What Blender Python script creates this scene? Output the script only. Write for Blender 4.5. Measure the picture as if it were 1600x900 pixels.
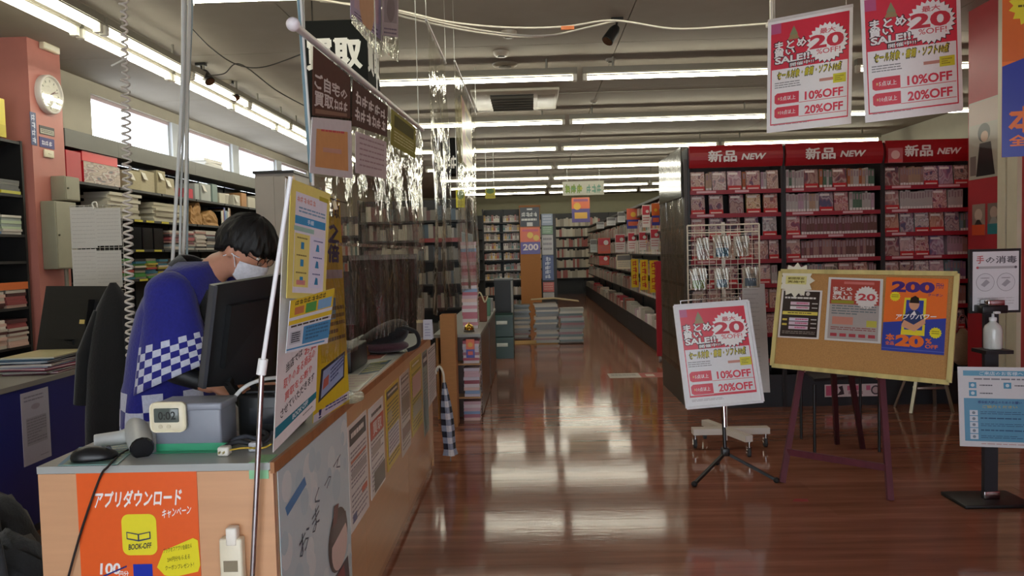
import bpy, bmesh, math, random
from mathutils import Vector, Matrix, Quaternion
for o in list(bpy.data.objects): bpy.data.objects.remove(o)
random.seed(7)
R = random.Random(11)
PI = math.pi
SC = bpy.context.scene
COL = SC.collection

# ------------------------------------------------------------------ camera
F, CX, CY, CAMZ = 1200.0, 800.0, 450.0, 1.5          # focal length in pixels of the 1600x900 frame
ey = Vector((.0242, .0483, -1)).normalized()         # world axes seen in camera space
ex = Vector((1, .024, .0254)).normalized()
ez = ex.cross(ey).normalized(); ex = ey.cross(ez).normalized()
MC = Matrix((ex, ey, ez))
cam = bpy.data.cameras.new('camera'); cam.sensor_width = 36; cam.lens = F*36/1600; cam.clip_start = .05; cam.clip_end = 200
camo = bpy.data.objects.new('camera', cam); COL.objects.link(camo)
camo.matrix_world = Matrix.Translation((0, 0, CAMZ)) @ MC.to_4x4()
SC.camera = camo
EYE = Vector((0, 0, CAMZ))

# ------------------------------------------------------------------ world, exposure
SC.view_settings.view_transform = 'Standard'; SC.view_settings.look = 'None'
SC.view_settings.gamma = 1; SC.view_settings.use_curve_mapping = False
SC.view_settings.exposure = 0.0
w = bpy.data.worlds.new('overcast_sky'); SC.world = w; w.use_nodes = True
w.node_tree.nodes['Background'].inputs[0].default_value = (.86, .93, 1, 1)
w.node_tree.nodes['Background'].inputs[1].default_value = 5.5
TUBE_STRENGTH = 22.0

# ------------------------------------------------------------------ helpers
def ray(px, py): return MC @ Vector(((px-CX)/F, (CY-py)/F, -1))
def aY(px, py, Y):
    d = ray(px, py); return EYE + d*(Y/d.y)
def aX(px, py, X):
    d = ray(px, py); return EYE + d*(X/d.x)
def aZ(px, py, Z=0.0):
    d = ray(px, py); return EYE + d*((Z-CAMZ)/d.z)
def lin(c):
    return c/12.92 if c <= .04045 else ((c+.055)/1.055)**2.4
def H(h, a=0.0):
    if not isinstance(h, str): return tuple(h) if len(h) == 4 else (*h, a)
    h = h.lstrip('#'); h = h if len(h) == 6 else ''.join(c*2 for c in h); return tuple(lin(int(h[i:i+2], 16)/255) for i in (0, 2, 4)) + (a,)

MATS = {}
def mat(key, rough=.6, metal=0., noise=.06, scale=30., bump=0., spec=.5, stretch=(1, 1, 1), alpha=None, sheen=0, coat=0, trans=0):
    if key in MATS: return MATS[key]
    m = bpy.data.materials.new(key); m.use_nodes = True; t = m.node_tree; N = t.nodes; L = t.links
    b = N['Principled BSDF']
    b.inputs['Roughness'].default_value = rough; b.inputs['Metallic'].default_value = metal
    b.inputs['Specular IOR Level'].default_value = spec; b.inputs['Coat Weight'].default_value = coat
    b.inputs['Sheen Weight'].default_value = sheen
    if trans: b.inputs['Transmission Weight'].default_value = trans
    at = N.new('ShaderNodeAttribute'); at.attribute_name = 'Col'
    oi = N.new('ShaderNodeObjectInfo')
    mu = N.new('ShaderNodeMix'); mu.data_type = 'RGBA'; mu.blend_type = 'MULTIPLY'
    L.new(at.outputs['Alpha'], mu.inputs[0]); L.new(at.outputs['Color'], mu.inputs[6]); L.new(oi.outputs['Color'], mu.inputs[7])
    tc = N.new('ShaderNodeTexCoord'); mp = N.new('ShaderNodeMapping'); mp.inputs['Scale'].default_value = stretch
    L.new(tc.outputs['Object'], mp.inputs[0])
    nz = N.new('ShaderNodeTexNoise'); nz.inputs['Scale'].default_value = scale; nz.inputs['Detail'].default_value = 4
    L.new(mp.outputs[0], nz.inputs['Vector'])
    mr = N.new('ShaderNodeMapRange'); mr.inputs['From Min'].default_value = .25; mr.inputs['From Max'].default_value = .75
    mr.inputs['To Min'].default_value = 1-noise; mr.inputs['To Max'].default_value = 1+noise
    L.new(nz.outputs[0], mr.inputs[0])
    mx = N.new('ShaderNodeVectorMath'); mx.operation = 'SCALE'
    L.new(mu.outputs[2], mx.inputs[0]); L.new(mr.outputs[0], mx.inputs['Scale'])
    L.new(mx.outputs[0], b.inputs['Base Color'])
    if bump:
        bp = N.new('ShaderNodeBump'); bp.inputs['Strength'].default_value = bump; bp.inputs['Distance'].default_value = .01
        L.new(nz.outputs[0], bp.inputs['Height']); L.new(bp.outputs[0], b.inputs['Normal'])
    if alpha is not None: b.inputs['Alpha'].default_value = alpha
    m['nodes_done'] = 1
    MATS[key] = m; return m
mat('matte', .75, noise=.07, scale=12); mat('paper', .6, noise=.03, scale=60); mat('gloss_paper', .28, noise=.02, scale=60)
mat('plastic', .38, noise=.04, scale=40); mat('gloss', .12, noise=.03); mat('metal', .32, 1.0, noise=.05); mat('paint', .45, noise=.05, scale=8)
mat('fabric', .9, noise=.12, scale=90, bump=.25, sheen=.2); mat('skin', .5, noise=.05, scale=40); mat('hair', .62, noise=.25, scale=60, bump=.5, stretch=(1, 1, .15))
mat('card', .7, noise=.06, scale=14, stretch=(1, 1, 6)); mat('wood', .45, noise=.22, scale=18, stretch=(1, 1, .15))
mat('laminate', .3, noise=.06, scale=9, stretch=(.3, .3, 4)); mat('cork', .9, noise=.16, scale=160, bump=.3); mat('chrome', .12, 1.0, noise=.02)
mat('rubber', .7, noise=.05); mat('matte_print', .85, noise=.04, spec=.12); mat('satin', .42, noise=.03); mat('wall', .85, noise=.04, scale=5, bump=.05)

def emissive(key, col, s):
    if key in MATS: return MATS[key]
    m = bpy.data.materials.new(key); m.use_nodes = True; N = m.node_tree.nodes; N.clear()
    e = N.new('ShaderNodeEmission'); e.inputs[0].default_value = H(col, 1); e.inputs[1].default_value = s
    o = N.new('ShaderNodeOutputMaterial'); m.node_tree.links.new(e.outputs[0], o.inputs[0]); MATS[key] = m; return m
emissive('tube_glow', '#fffbe6', TUBE_STRENGTH)

def cover_art(key, sc=5.0, mix=.5):
    m = bpy.data.materials.new(key); m.use_nodes = True; t = m.node_tree; N = t.nodes; L = t.links; b = N['Principled BSDF']
    b.inputs['Roughness'].default_value = .35
    oi = N.new('ShaderNodeObjectInfo'); tc = N.new('ShaderNodeTexCoord')
    ad = N.new('ShaderNodeVectorMath'); ad.operation = 'ADD'
    sc1 = N.new('ShaderNodeMath'); sc1.operation = 'MULTIPLY'; sc1.inputs[1].default_value = 37
    L.new(oi.outputs['Random'], sc1.inputs[0]); L.new(tc.outputs['Generated'], ad.inputs[0]); L.new(sc1.outputs[0], ad.inputs[1])
    nz = N.new('ShaderNodeTexNoise'); nz.inputs['Scale'].default_value = sc; nz.inputs['Detail'].default_value = 1.2; nz.inputs['Distortion'].default_value = .15
    L.new(ad.outputs[0], nz.inputs['Vector'])
    rp = N.new('ShaderNodeValToRGB'); e = rp.color_ramp.elements; rp.color_ramp.interpolation = 'LINEAR'
    e[0].position = 0; e[0].color = H('#2a2024', 1); e[1].position = .42; e[1].color = H('#d8b6a8', 1)
    for p, c in ((.48, '#8b5a5c'), (.53, '#e8d8d2'), (.6, '#b3696e'), (.66, '#5b4a66')):
        q = rp.color_ramp.elements.new(p); q.color = H(c, 1)
    L.new(nz.outputs[0], rp.inputs[0])
    at = N.new('ShaderNodeAttribute'); at.attribute_name = 'Col'
    m1 = N.new('ShaderNodeMix'); m1.data_type = 'RGBA'; m1.inputs[0].default_value = mix
    L.new(oi.outputs['Color'], m1.inputs[6]); L.new(rp.outputs[0], m1.inputs[7])
    m2 = N.new('ShaderNodeMix'); m2.data_type = 'RGBA'
    L.new(at.outputs['Alpha'], m2.inputs[0]); L.new(at.outputs['Color'], m2.inputs[6]); L.new(m1.outputs[2], m2.inputs[7])
    L.new(m2.outputs[2], b.inputs['Base Color']); MATS[key] = m; return m
cover_art('cover_art', 2.6); cover_art('cover_art_fine', 3.6, .6); cover_art('cover_art_soft', 1.8, .4)

def vinyl(key, gl=.14, rough=.06, sc=7, bump=.35, tint='#f4f4ee', top=.75):
    m = bpy.data.materials.new(key); m.use_nodes = True; t = m.node_tree; N = t.nodes; L = t.links; N.clear()
    o = N.new('ShaderNodeOutputMaterial'); tr = N.new('ShaderNodeBsdfTransparent'); tr.inputs[0].default_value = H(tint, 1)
    g = N.new('ShaderNodeBsdfGlossy'); g.inputs['Roughness'].default_value = rough; g.inputs[0].default_value = (.9, .9, .88, 1)
    fr = N.new('ShaderNodeLayerWeight'); fr.inputs[0].default_value = .25
    mr = N.new('ShaderNodeMapRange'); mr.inputs['To Min'].default_value = gl; mr.inputs['To Max'].default_value = top
    tc = N.new('ShaderNodeTexCoord'); mp = N.new('ShaderNodeMapping'); mp.inputs['Scale'].default_value = (1, 1, .4)
    nz = N.new('ShaderNodeTexNoise'); nz.inputs['Scale'].default_value = sc; nz.inputs['Detail'].default_value = 3; nz.inputs['Distortion'].default_value = 1.2
    bp = N.new('ShaderNodeBump'); bp.inputs['Strength'].default_value = bump; bp.inputs['Distance'].default_value = .05
    L.new(tc.outputs['Object'], mp.inputs[0]); L.new(mp.outputs[0], nz.inputs['Vector']); L.new(nz.outputs[0], bp.inputs['Height'])
    L.new(bp.outputs[0], g.inputs['Normal']); L.new(bp.outputs[0], fr.inputs['Normal']); L.new(fr.outputs['Fresnel'], mr.inputs[0])
    mx = N.new('ShaderNodeMixShader'); L.new(mr.outputs[0], mx.inputs[0]); L.new(tr.outputs[0], mx.inputs[1]); L.new(g.outputs[0], mx.inputs[2])
    L.new(mx.outputs[0], o.inputs[0]); MATS[key] = m; return m
vinyl('clear_vinyl'); vinyl('plastic_sleeve', .1, .08, 14, .5); vinyl('pane_glass', .03, .02, 2, 0, '#ffffff', .12); vinyl('acrylic', .06, .04, 2, .05); vinyl('dull_film', .05, .12, 6, .6, '#e8e4dc', .3)

_TXT = {}
def glyphs(s, bold=.0, res=2):
    k = (s, bold, res)
    if k in _TXT: return _TXT[k]
    cu = bpy.data.curves.new('t', 'FONT'); cu.body = s; cu.offset = bold; cu.resolution_u = res; cu.fill_mode = 'FRONT'
    ob = bpy.data.objects.new('t', cu); me = bpy.data.meshes.new_from_object(ob)
    vs = [(v.co.x, v.co.y) for v in me.vertices]; fs = [tuple(p.vertices) for p in me.polygons]
    bpy.data.objects.remove(ob); bpy.data.curves.remove(cu); bpy.data.meshes.remove(me)
    x0 = min(v[0] for v in vs); x1 = max(v[0] for v in vs); y0 = min(v[1] for v in vs); y1 = max(v[1] for v in vs)
    vs = [((x-x0)/(x1-x0), (y-y0)/(y1-y0)) for x, y in vs]
    _TXT[k] = (vs, fs, (x1-x0)/(y1-y0)); return _TXT[k]

def wm(o):
    m = Matrix.LocRotScale(o.location, o.rotation_euler, o.scale)
    return wm(o.parent) @ m if o.parent else m

class MB:
    def __init__(s): s.v = []; s.f = []; s.c = []; s.m = []; s.sm = []; s.mats = []
    def mi(s, m):
        if m not in s.mats: s.mats.append(m)
        return s.mats.index(m)
    def add(s, vs, fs, col='#ffffff', m='matte', smooth=False):
        n = len(s.v); s.v += [Vector(v) for v in vs]; c = H(col); k = s.mi(m)
        for f in fs: s.f.append(tuple(i+n for i in f)); s.c.append(c); s.m.append(k); s.sm.append(smooth)
        return s
    def box(s, a, b, col='#ffffff', m='matte', M=None):
        x0, y0, z0 = a; x1, y1, z1 = b
        vs = [Vector(p) for p in ((x0,y0,z0),(x1,y0,z0),(x1,y1,z0),(x0,y1,z0),(x0,y0,z1),(x1,y0,z1),(x1,y1,z1),(x0,y1,z1))]
        if M: vs = [M @ v for v in vs]
        return s.add(vs, [(0,3,2,1),(4,5,6,7),(0,1,5,4),(1,2,6,5),(2,3,7,6),(3,0,4,7)], col, m)
    def rbox(s, a, b, r=.01, col='#ffffff', m='matte', M=None, seg=2):
        bm = bmesh.new(); bmesh.ops.create_cube(bm, size=1)
        for v in bm.verts: v.co = Vector(((a[i]+b[i])/2 + v.co[i]*(b[i]-a[i]) for i in range(3)))
        bmesh.ops.bevel(bm, geom=bm.edges[:], offset=r, segments=seg, affect='EDGES', profile=.5)
        return s.bm(bm, col, m, M, seg > 1)
    def bm(s, bm, col, m='matte', M=None, smooth=False):
        bm.verts.index_update(); vs = [(M @ v.co) if M else v.co.copy() for v in bm.verts]
        fs = [tuple(v.index for v in f.verts) for f in bm.faces]; bm.free(); return s.add(vs, fs, col, m, smooth)
    def quad(s, p, col='#ffffff', m='matte'): return s.add(p, [(0, 1, 2, 3)], col, m)
    def slab(s, p, th, col='#ffffff', m='matte'):
        """closed plate: 4+ corner points, thickness th along the polygon's normal to its back"""
        p = [Vector(q) for q in p]; n = (p[1]-p[0]).cross(p[-1]-p[0]).normalized()*th; k = len(p)
        vs = p + [q+n for q in p]
        fs = [tuple(range(k-1, -1, -1)), tuple(range(k, 2*k))] + [(i, (i+1) % k, (i+1) % k+k, i+k) for i in range(k)]
        return s.add(vs, fs, col, m)
    def tube(s, path, r, n=8, col='#ffffff', m='plastic', caps=True, smooth=True):
        P = [Vector(p) for p in path]; k = len(P); rr = r if isinstance(r, (list, tuple)) else [r]*k
        vs = []; fs = []; up = None
        for i in range(k):
            t = (P[min(i+1, k-1)]-P[max(i-1, 0)])
            t = t.normalized() if t.length > 1e-9 else Vector((0, 0, 1))
            if up is None:
                up = Vector((0, 0, 1)) if abs(t.z) < .9 else Vector((1, 0, 0))
            a = up - t*up.dot(t); a = a.normalized() if a.length > 1e-6 else t.orthogonal().normalized(); up = a; b = t.cross(a)
            for j in range(n):
                th = 2*PI*j/n; vs.append(P[i]+(a*math.cos(th)+b*math.sin(th))*rr[i])
        for i in range(k-1):
            for j in range(n): fs.append((i*n+j, i*n+(j+1) % n, (i+1)*n+(j+1) % n, (i+1)*n+j))
        s.add(vs, fs, col, m, smooth)
        if caps: s.add(vs[:n], [tuple(range(n-1, -1, -1))], col, m); s.add(vs[-n:], [tuple(range(n))], col, m)
        return s
    def cyl(s, a, b, r, n=16, col='#ffffff', m='plastic', r2=None): return s.tube([a, b], [r, r if r2 is None else r2], n, col, m)
    def bar(s, a, b, wx, wy, col='#ffffff', m='matte', up=(0, 0, 1)):
        """square bar from a to b, wx across, wy along up"""
        a = Vector(a); b = Vector(b); t = (b-a).normalized(); u = Vector(up); u = u-t*u.dot(t)
        u = u.normalized() if u.length > 1e-5 else t.orthogonal().normalized(); x = t.cross(u)
        vs = [q+x*(sx*wx/2)+u*(sy*wy/2) for q in (a, b) for sx, sy in ((-1,-1),(1,-1),(1,1),(-1,1))]
        return s.add(vs, [(3,2,1,0),(4,5,6,7),(0,1,5,4),(1,2,6,5),(2,3,7,6),(3,0,4,7)], col, m)
    def lathe(s, prof, c, n=20, col='#ffffff', m='plastic', axis=None, smooth=True):
        q = Vector((0, 0, 1)).rotation_difference(Vector(axis).normalized()) if axis else Quaternion()
        c = Vector(c); vs = []; fs = []; k = len(prof)
        for r, z in prof:
            for j in range(n): vs.append(c + q @ Vector((r*math.cos(2*PI*j/n), r*math.sin(2*PI*j/n), z)))
        for i in range(k-1):
            for j in range(n): fs.append((i*n+j, i*n+(j+1) % n, (i+1)*n+(j+1) % n, (i+1)*n+j))
        s.add(vs, fs, col, m, smooth)
        if prof[0][0] > 1e-6: s.add(vs[:n], [tuple(range(n-1, -1, -1))], col, m)
        if prof[-1][0] > 1e-6: s.add(vs[-n:], [tuple(range(n))], col, m)
        return s
    def ell(s, c, r, col='#ffffff', m='plastic', M=None, n=16):
        bm = bmesh.new(); bmesh.ops.create_uvsphere(bm, u_segments=n, v_segments=max(6, n*2//3), radius=1)
        for v in bm.verts: v.co = Vector((v.co.x*r[0], v.co.y*r[1], v.co.z*r[2]))
        T = Matrix.Translation(c) @ (M.to_4x4() if M else Matrix()); return s.bm(bm, col, m, T, True)
    def build(s, name, parent=None, label=None, cat=None, group=None, kind=None, world=True, color=None):
        me = bpy.data.meshes.new(name)
        vs = s.v
        if parent is not None:
            loc = None
            if world: I = wm(parent).inverted(); vs = [I @ v for v in vs]
        else:
            xs = [v.x for v in vs]; ys = [v.y for v in vs]; zs = [v.z for v in vs]
            loc = Vector(((min(xs)+max(xs))/2, (min(ys)+max(ys))/2, min(zs))) if world else Vector()
            vs = [v-loc for v in vs]
        me.from_pydata(vs, [], s.f)
        for m in s.mats: me.materials.append(MATS[m])
        me.polygons.foreach_set('material_index', s.m); me.polygons.foreach_set('use_smooth', s.sm)
        at = me.color_attributes.new('Col', 'FLOAT_COLOR', 'CORNER')
        buf = []
        for p, c in zip(me.polygons, s.c): buf += list(c)*p.loop_total
        at.data.foreach_set('color', buf)
        o = bpy.data.objects.new(name, me); COL.objects.link(o)
        if parent is not None: o.parent = parent
        else: o.location = loc
        if color: o.color = H(color, 1)
        tag(o, label, cat, group, kind); return o

def tag(o, label=None, cat=None, group=None, kind=None):
    if label: o['label'] = label
    if cat: o['category'] = cat
    if group: o['group'] = group
    if kind: o['kind'] = kind
    return o
def thing(name, label, cat, loc=(0, 0, 0), rz=0, group=None, kind=None):
    o = bpy.data.objects.new(name, None); COL.objects.link(o); o.location = loc; o.rotation_euler = (0, 0, rz); o.empty_display_size = .1
    return tag(o, label, cat, group, kind)
def copy_tree(o, parent=None, loc=None, rz=None, label=None, group=None):
    c = o.copy(); COL.objects.link(c); c.parent = parent
    if loc is not None: c.location = loc
    if rz is not None: c.rotation_euler = (0, 0, rz)
    if label: c['label'] = label
    if group: c['group'] = group
    for ch in list(o.children): copy_tree(ch, c)
    return c

class Sheet(MB):
    """a printed sheet spanned by 4 world corners TL TR BR BL; print laid on it in (u, v), v downwards"""
    def __init__(s, tl, tr, br, bl, th=.002, col='#ffffff', m='paper', asp=None, bend=0.0, base=True):
        super().__init__(); s.p = [Vector(q) for q in (tl, tr, br, bl)]
        s.n = -((s.p[1]-s.p[0]).cross(s.p[3]-s.p[0])).normalized(); s.pm = m; s.bend = bend
        s.asp = asp or ((s.p[1]-s.p[0]).length+(s.p[2]-s.p[3]).length)/((s.p[3]-s.p[0]).length+(s.p[2]-s.p[1]).length)
        if base:
            if not bend: s.slab(s.p, th, col, m)
            else:
                k = 8; vs = []; fs = []
                for i in range(k+1):
                    for q in (0, -th):
                        vs += [s.at(0, i/k, q), s.at(1, i/k, q)]
                for i in range(k):
                    a = i*4; fs += [(a+4, a+5, a+1, a), (a+2, a+3, a+7, a+6), (a, a+2, a+6, a+4), (a+1, a+5, a+7, a+3)]
                fs += [(0, 1, 3, 2), (k*4, k*4+2, k*4+3, k*4+1)]
                s.add(vs, fs, col, m)
    def at(s, u, v, wz=0):
        a, b, c, d = s.p; q = (a*(1-u)+b*u)*(1-v)+(d*(1-u)+c*u)*v
        return q + s.n*(wz + s.bend*4*v*(1-v))
    def rect(s, u0, v0, u1, v1, col, l=1):
        k = 6 if s.bend else 1
        for i in range(k):
            a = v0+(v1-v0)*i/k; b = v0+(v1-v0)*(i+1)/k; s.poly([(u0, b), (u1, b), (u1, a), (u0, a)], col, l)
        return s
    def poly(s, uv, col, l=1): return s.add([s.at(u, v, .0006*l) for u, v in uv], [tuple(range(len(uv)))], col, s.pm)
    def disc(s, u, v, r, col, l=1, n=24, ry=None):
        return s.poly([(u+r*math.cos(2*PI*i/n), v+(ry or r*s.asp)*math.sin(2*PI*i/n)*-1) for i in range(n)], col, l)
    def star(s, u, v, r, col, l=1, n=16, k=.8, ell=1.0):
        q = []
        for i in range(2*n):
            rr = r if i % 2 == 0 else r*k; q.append((u+rr*math.cos(PI*i/n), v-rr*s.asp*ell*math.sin(PI*i/n)))
        c = len(q); return s.add([s.at(u, v, .0006*l)]+[s.at(a, b, .0006*l) for a, b in q], [(0, 1+i, 1+(i+1) % c) for i in range(c)], col, s.pm)
    def text(s, t, u0, v0, u1, v1, col, l=2, bold=.02, slope=0.0, shear=0.0, res=1, outline=None, ow=.05):
        """fit the string into the box; slope lifts its far end; shear slants it; outline draws a fatter copy behind"""
        if outline: s.text(t, u0-.01, v0-.006, u1+.01, v1+.006, outline, l, bold+ow, slope, shear, res); l += 1
        cjk = any(ord(ch) > 0x2000 for ch in t)
        vs, fs, a = glyphs(t, 0 if cjk else bold, res if cjk else 3)
        k = max(1, sum(2 if ord(ch) > 0x2000 else 1 for ch in t)/2); b = bold*1.1
        for q, (dx, dy) in enumerate(((0, 0),) if not cjk or bold < .004 else ((-b, 0), (b, 0), (0, b), (0, -b))):
            pts = []
            for x, y in vs:
                u = u0+(u1-u0)*(x+dx/k)+shear*y*(v1-v0)/s.asp; v = v1-(v1-v0)*(y+dy)-slope*x; pts.append(s.at(u, v, .0006*(l+q*.12)))
            s.add(pts, fs, col, s.pm)
        return s
    def vtext(s, t, u0, v0, u1, v1, col, l=2, bold=.02):
        n = len(t); h = (v1-v0)/n
        for i, ch in enumerate(t): s.text(ch, u0, v0+h*i+h*.06, u1, v0+h*(i+1)-h*.06, col, l, bold)
        return s
    def lines(s, u0, v0, u1, v1, n, col, l=2, fill=.55, seed=0, slope=0):
        """rows of print too small to read"""
        r = random.Random(seed+n); h = (v1-v0)/n
        for i in range(n):
            u = u0; e = u1 if r.random() < .7 else u0+(u1-u0)*r.uniform(.5, .95)
            while u < e-.01:
                du = min((u1-u0)*r.uniform(.06, .2), e-u); v = v0+h*i
                a, b = slope*(u-u0), slope*(u+du-u0)
                s.poly([(u, v+h*fill-a), (u+du, v+h*fill-b), (u+du, v-b), (u, v-a)], col, l); u += du+(u1-u0)*.02
        return s
    def marks(s, u0, v0, u1, v1, n, col, l=2, vertical=False, seed=0):
        """a line of bold characters too blurred to read"""
        r = random.Random(seed*7+n)
        for i in range(n):
            if vertical: a, b, c, d = u0, v0+(v1-v0)*i/n, u1, v0+(v1-v0)*(i+.86)/n
            else: a, b, c, d = u0+(u1-u0)*i/n, v0, u0+(u1-u0)*(i+.86)/n, v1
            for k in range(2):
                y = b+(d-b)*(.12+.45*k+r.uniform(0, .2)); s.rect(a+(c-a)*r.uniform(0, .15), y, c-(c-a)*r.uniform(0, .2), y+(d-b)*.17, col, l+.02*k)
            x = a+(c-a)*r.uniform(.25, .6); s.rect(x, b, x+(c-a)*.2, d, col, l+.06); x = a+(c-a)*r.choice((0, .78)); s.rect(x, b+(d-b)*.3, x+(c-a)*.17, d, col, l+.09)
        return s
    def border(s, w, col, l=1, i=0.0):
        h = w*s.asp; j = i*s.asp
        s.rect(i, j, 1-i, j+h, col, l); s.rect(i, 1-j-h, 1-i, 1-j, col, l); s.rect(i, j+h, i+w, 1-j-h, col, l); s.rect(1-i-w, j+h, 1-i, 1-j-h, col, l); return s
def pxq(c, Y, th=.002, **k):
    """sheet whose corners stand at pixel c[i] and depth Y[i]"""
    if not isinstance(Y, (list, tuple)): Y = [Y]*4
    q = [aY(p[0], p[1], y) for p, y in zip(c, Y)]
    n = (q[1]-q[0]).cross(q[3]-q[0]); d = ray(*c[2]); q[2] = EYE+d*((q[0]-EYE).dot(n)/d.dot(n))      # keep the sheet flat
    return Sheet(*q, th=th, **k)
def xq(X, y0, y1, z0, z1, th=.002, flip=False, **k):
    """sheet in the plane x = X facing +x (or -x with flip)"""
    if not flip: c = [(X, y0, z1), (X, y1, z1), (X, y1, z0), (X, y0, z0)]
    else: c = [(X, y1, z1), (X, y0, z1), (X, y0, z0), (X, y1, z0)]
    return Sheet(*c, th=th, **k)
def yq(Y, x0, x1, z0, z1, th=.002, **k):
    return Sheet((x0, Y, z1), (x1, Y, z1), (x1, Y, z0), (x0, Y, z0), th=th, **k)
def catenary(a, b, sag, n=14):
    a = Vector(a); b = Vector(b); return [a.lerp(b, i/n)-Vector((0, 0, sag*4*(i/n)*(1-i/n))) for i in range(n+1)]
def bez(p, n=16):
    P = [Vector(q) for q in p]; out = []
    k = len(P)-1
    for i in range(k):
        p0 = P[max(i-1, 0)]; p1 = P[i]; p2 = P[i+1]; p3 = P[min(i+2, k)]
        m = max(2, n//k)
        for j in range(m):
            t = j/m; out.append(.5*((2*p1)+(p2-p0)*t+(2*p0-5*p1+4*p2-p3)*t*t+(3*p1-p0-3*p2+p3)*t**3))
    out.append(P[-1]); return out
# ------------------------------------------------------------------ the room
CEIL, XL, XR, YB, YF, XE = 3.4, -4.58, 6.3, 26.6, -2.6, 3.70
def floor_material():
    m = bpy.data.materials.new('polished_wood_floor'); m.use_nodes = True; t = m.node_tree; N = t.nodes; L = t.links; b = N['Principled BSDF']
    g = N.new('ShaderNodeNewGeometry'); oi = N.new('ShaderNodeObjectInfo')
    mp = N.new('ShaderNodeMapping'); mp.inputs['Scale'].default_value = (.4, 5.5, 1); L.new(g.outputs['Position'], mp.inputs[0])
    nz = N.new('ShaderNodeTexNoise'); nz.inputs['Scale'].default_value = 2.2; nz.inputs['Detail'].default_value = 5; nz.inputs['Roughness'].default_value = .55
    L.new(mp.outputs[0], nz.inputs['Vector'])
    ma = N.new('ShaderNodeMath'); ma.operation = 'MULTIPLY_ADD'; ma.inputs[1].default_value = .14; L.new(oi.outputs['Random'], ma.inputs[0])
    sb = N.new('ShaderNodeMath'); sb.operation = 'SUBTRACT'; sb.inputs[1].default_value = .07; L.new(nz.outputs[0], sb.inputs[0]); L.new(sb.outputs[0], ma.inputs[2])
    rp = N.new('ShaderNodeValToRGB'); e = rp.color_ramp.elements
    e[0].position = .3; e[0].color = H('#7a4f3e', 1); e[1].position = .7; e[1].color = H('#9c6c57', 1)
    q = rp.color_ramp.elements.new(.5); q.color = H('#8a5b48', 1)
    L.new(ma.outputs[0], rp.inputs[0]); L.new(rp.outputs[0], b.inputs['Base Color'])
    n2 = N.new('ShaderNodeTexNoise'); n2.inputs['Scale'].default_value = 9; n2.inputs['Detail'].default_value = 3; L.new(g.outputs['Position'], n2.inputs['Vector'])
    mp2 = N.new('ShaderNodeMapping'); mp2.inputs['Scale'].default_value = (.7, 4.2, 1); L.new(g.outputs['Position'], mp2.inputs[0]); L.new(mp2.outputs[0], n2.inputs['Vector'])
    bp = N.new('ShaderNodeBump'); bp.inputs['Strength'].default_value = .03; bp.inputs['Distance'].default_value = .01
    L.new(n2.outputs[0], bp.inputs['Height']); L.new(bp.outputs[0], b.inputs['Normal'])
    b.inputs['Roughness'].default_value = .085; b.inputs['IOR'].default_value = 1.5; b.inputs['Specular IOR Level'].default_value = .4
    MATS['floor'] = m
floor_material()
fl = MB().box((XL-.4, YF, -.1), (XR+.2, YB+.2, -.0008), m='floor').build('floor', kind='structure')
fl['label'] = 'polished reddish brown wood floor'
k = 0
pw, plen = .152, 1.82
pm = MB().box((0, 0, -.0006), (1.8185, .151, 0), m='floor')
pmesh = None
for i in range(40):
    y = 3.0+i*pw; x = -1.4+(i*.61 % plen)-plen
    while x < 3.6:
        if x+plen > -.72 and x < .64*y+.3:
            if pmesh is None: o = pm.build('plank', fl, world=False); pmesh = o.data
            else: o = bpy.data.objects.new('plank', pmesh); COL.objects.link(o); o.parent = fl
            o.location = Vector((x, y, .0002))-fl.location; k += 1
        x += plen
# ceiling: backing slab and boards with open joints
ce = MB().box((XL-.4, YF, CEIL+.012), (XR+.2, YB+.2, CEIL+.12), '#6f675c', 'wall').build('ceiling', kind='structure')
bmesh_ = None
for iy in range(8):
    for ix in range(4):
        x0 = XL+ix*2.72; y0 = 3.2+iy*2.0
        if bmesh_ is None:
            o = MB().box((0, 0, 0), (2.712, 1.992, .012), '#938b7f', 'wall').build('ceiling_board', ce, world=False); bmesh_ = o.data
        else: o = bpy.data.objects.new('ceiling_board', bmesh_); COL.objects.link(o); o.parent = ce
        o.location = Vector((x0, y0, CEIL))-ce.location
MB().box((XL, YF, CEIL), (XR, 3.195, CEIL+.012), '#938b7f', 'wall').build('ceiling_sheet', ce)
MB().box((XL, 19.2, CEIL), (XR, YB, CEIL+.012), '#938b7f', 'wall').build('ceiling_sheet', ce)
MB().box((XL-.2, YB, 0), (XR+.2, YB+.15, CEIL), '#a9a689', 'wall').build('wall_back', kind='structure')
# right: store wall far side, entrance side wall with red cladding nearer
MB().box((XR, 6.6, 0), (XR+.15, YB, CEIL), '#b8b29e', 'wall').build('wall_right', kind='structure')
er = MB().box((XE, YF, 0), (XE+.14, 6.6, CEIL), '#a3222b', 'paint').box((XE+.14, 6.46, 0), (XR+.15, 6.6, CEIL), '#a3222b', 'paint').build('wall_entrance', kind='structure')
for n, (p0, p1) in enumerate(((1565, 1577), (1580, 1596))):
    a = aX(p0, 400, XE).y; b = aX(p1, 400, XE).y
    MB().box((XE-.035, b, 0), (XE, a, CEIL), '#c9c0a8', 'paint').build('trim_%d' % (n+1), kind='structure')
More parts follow.
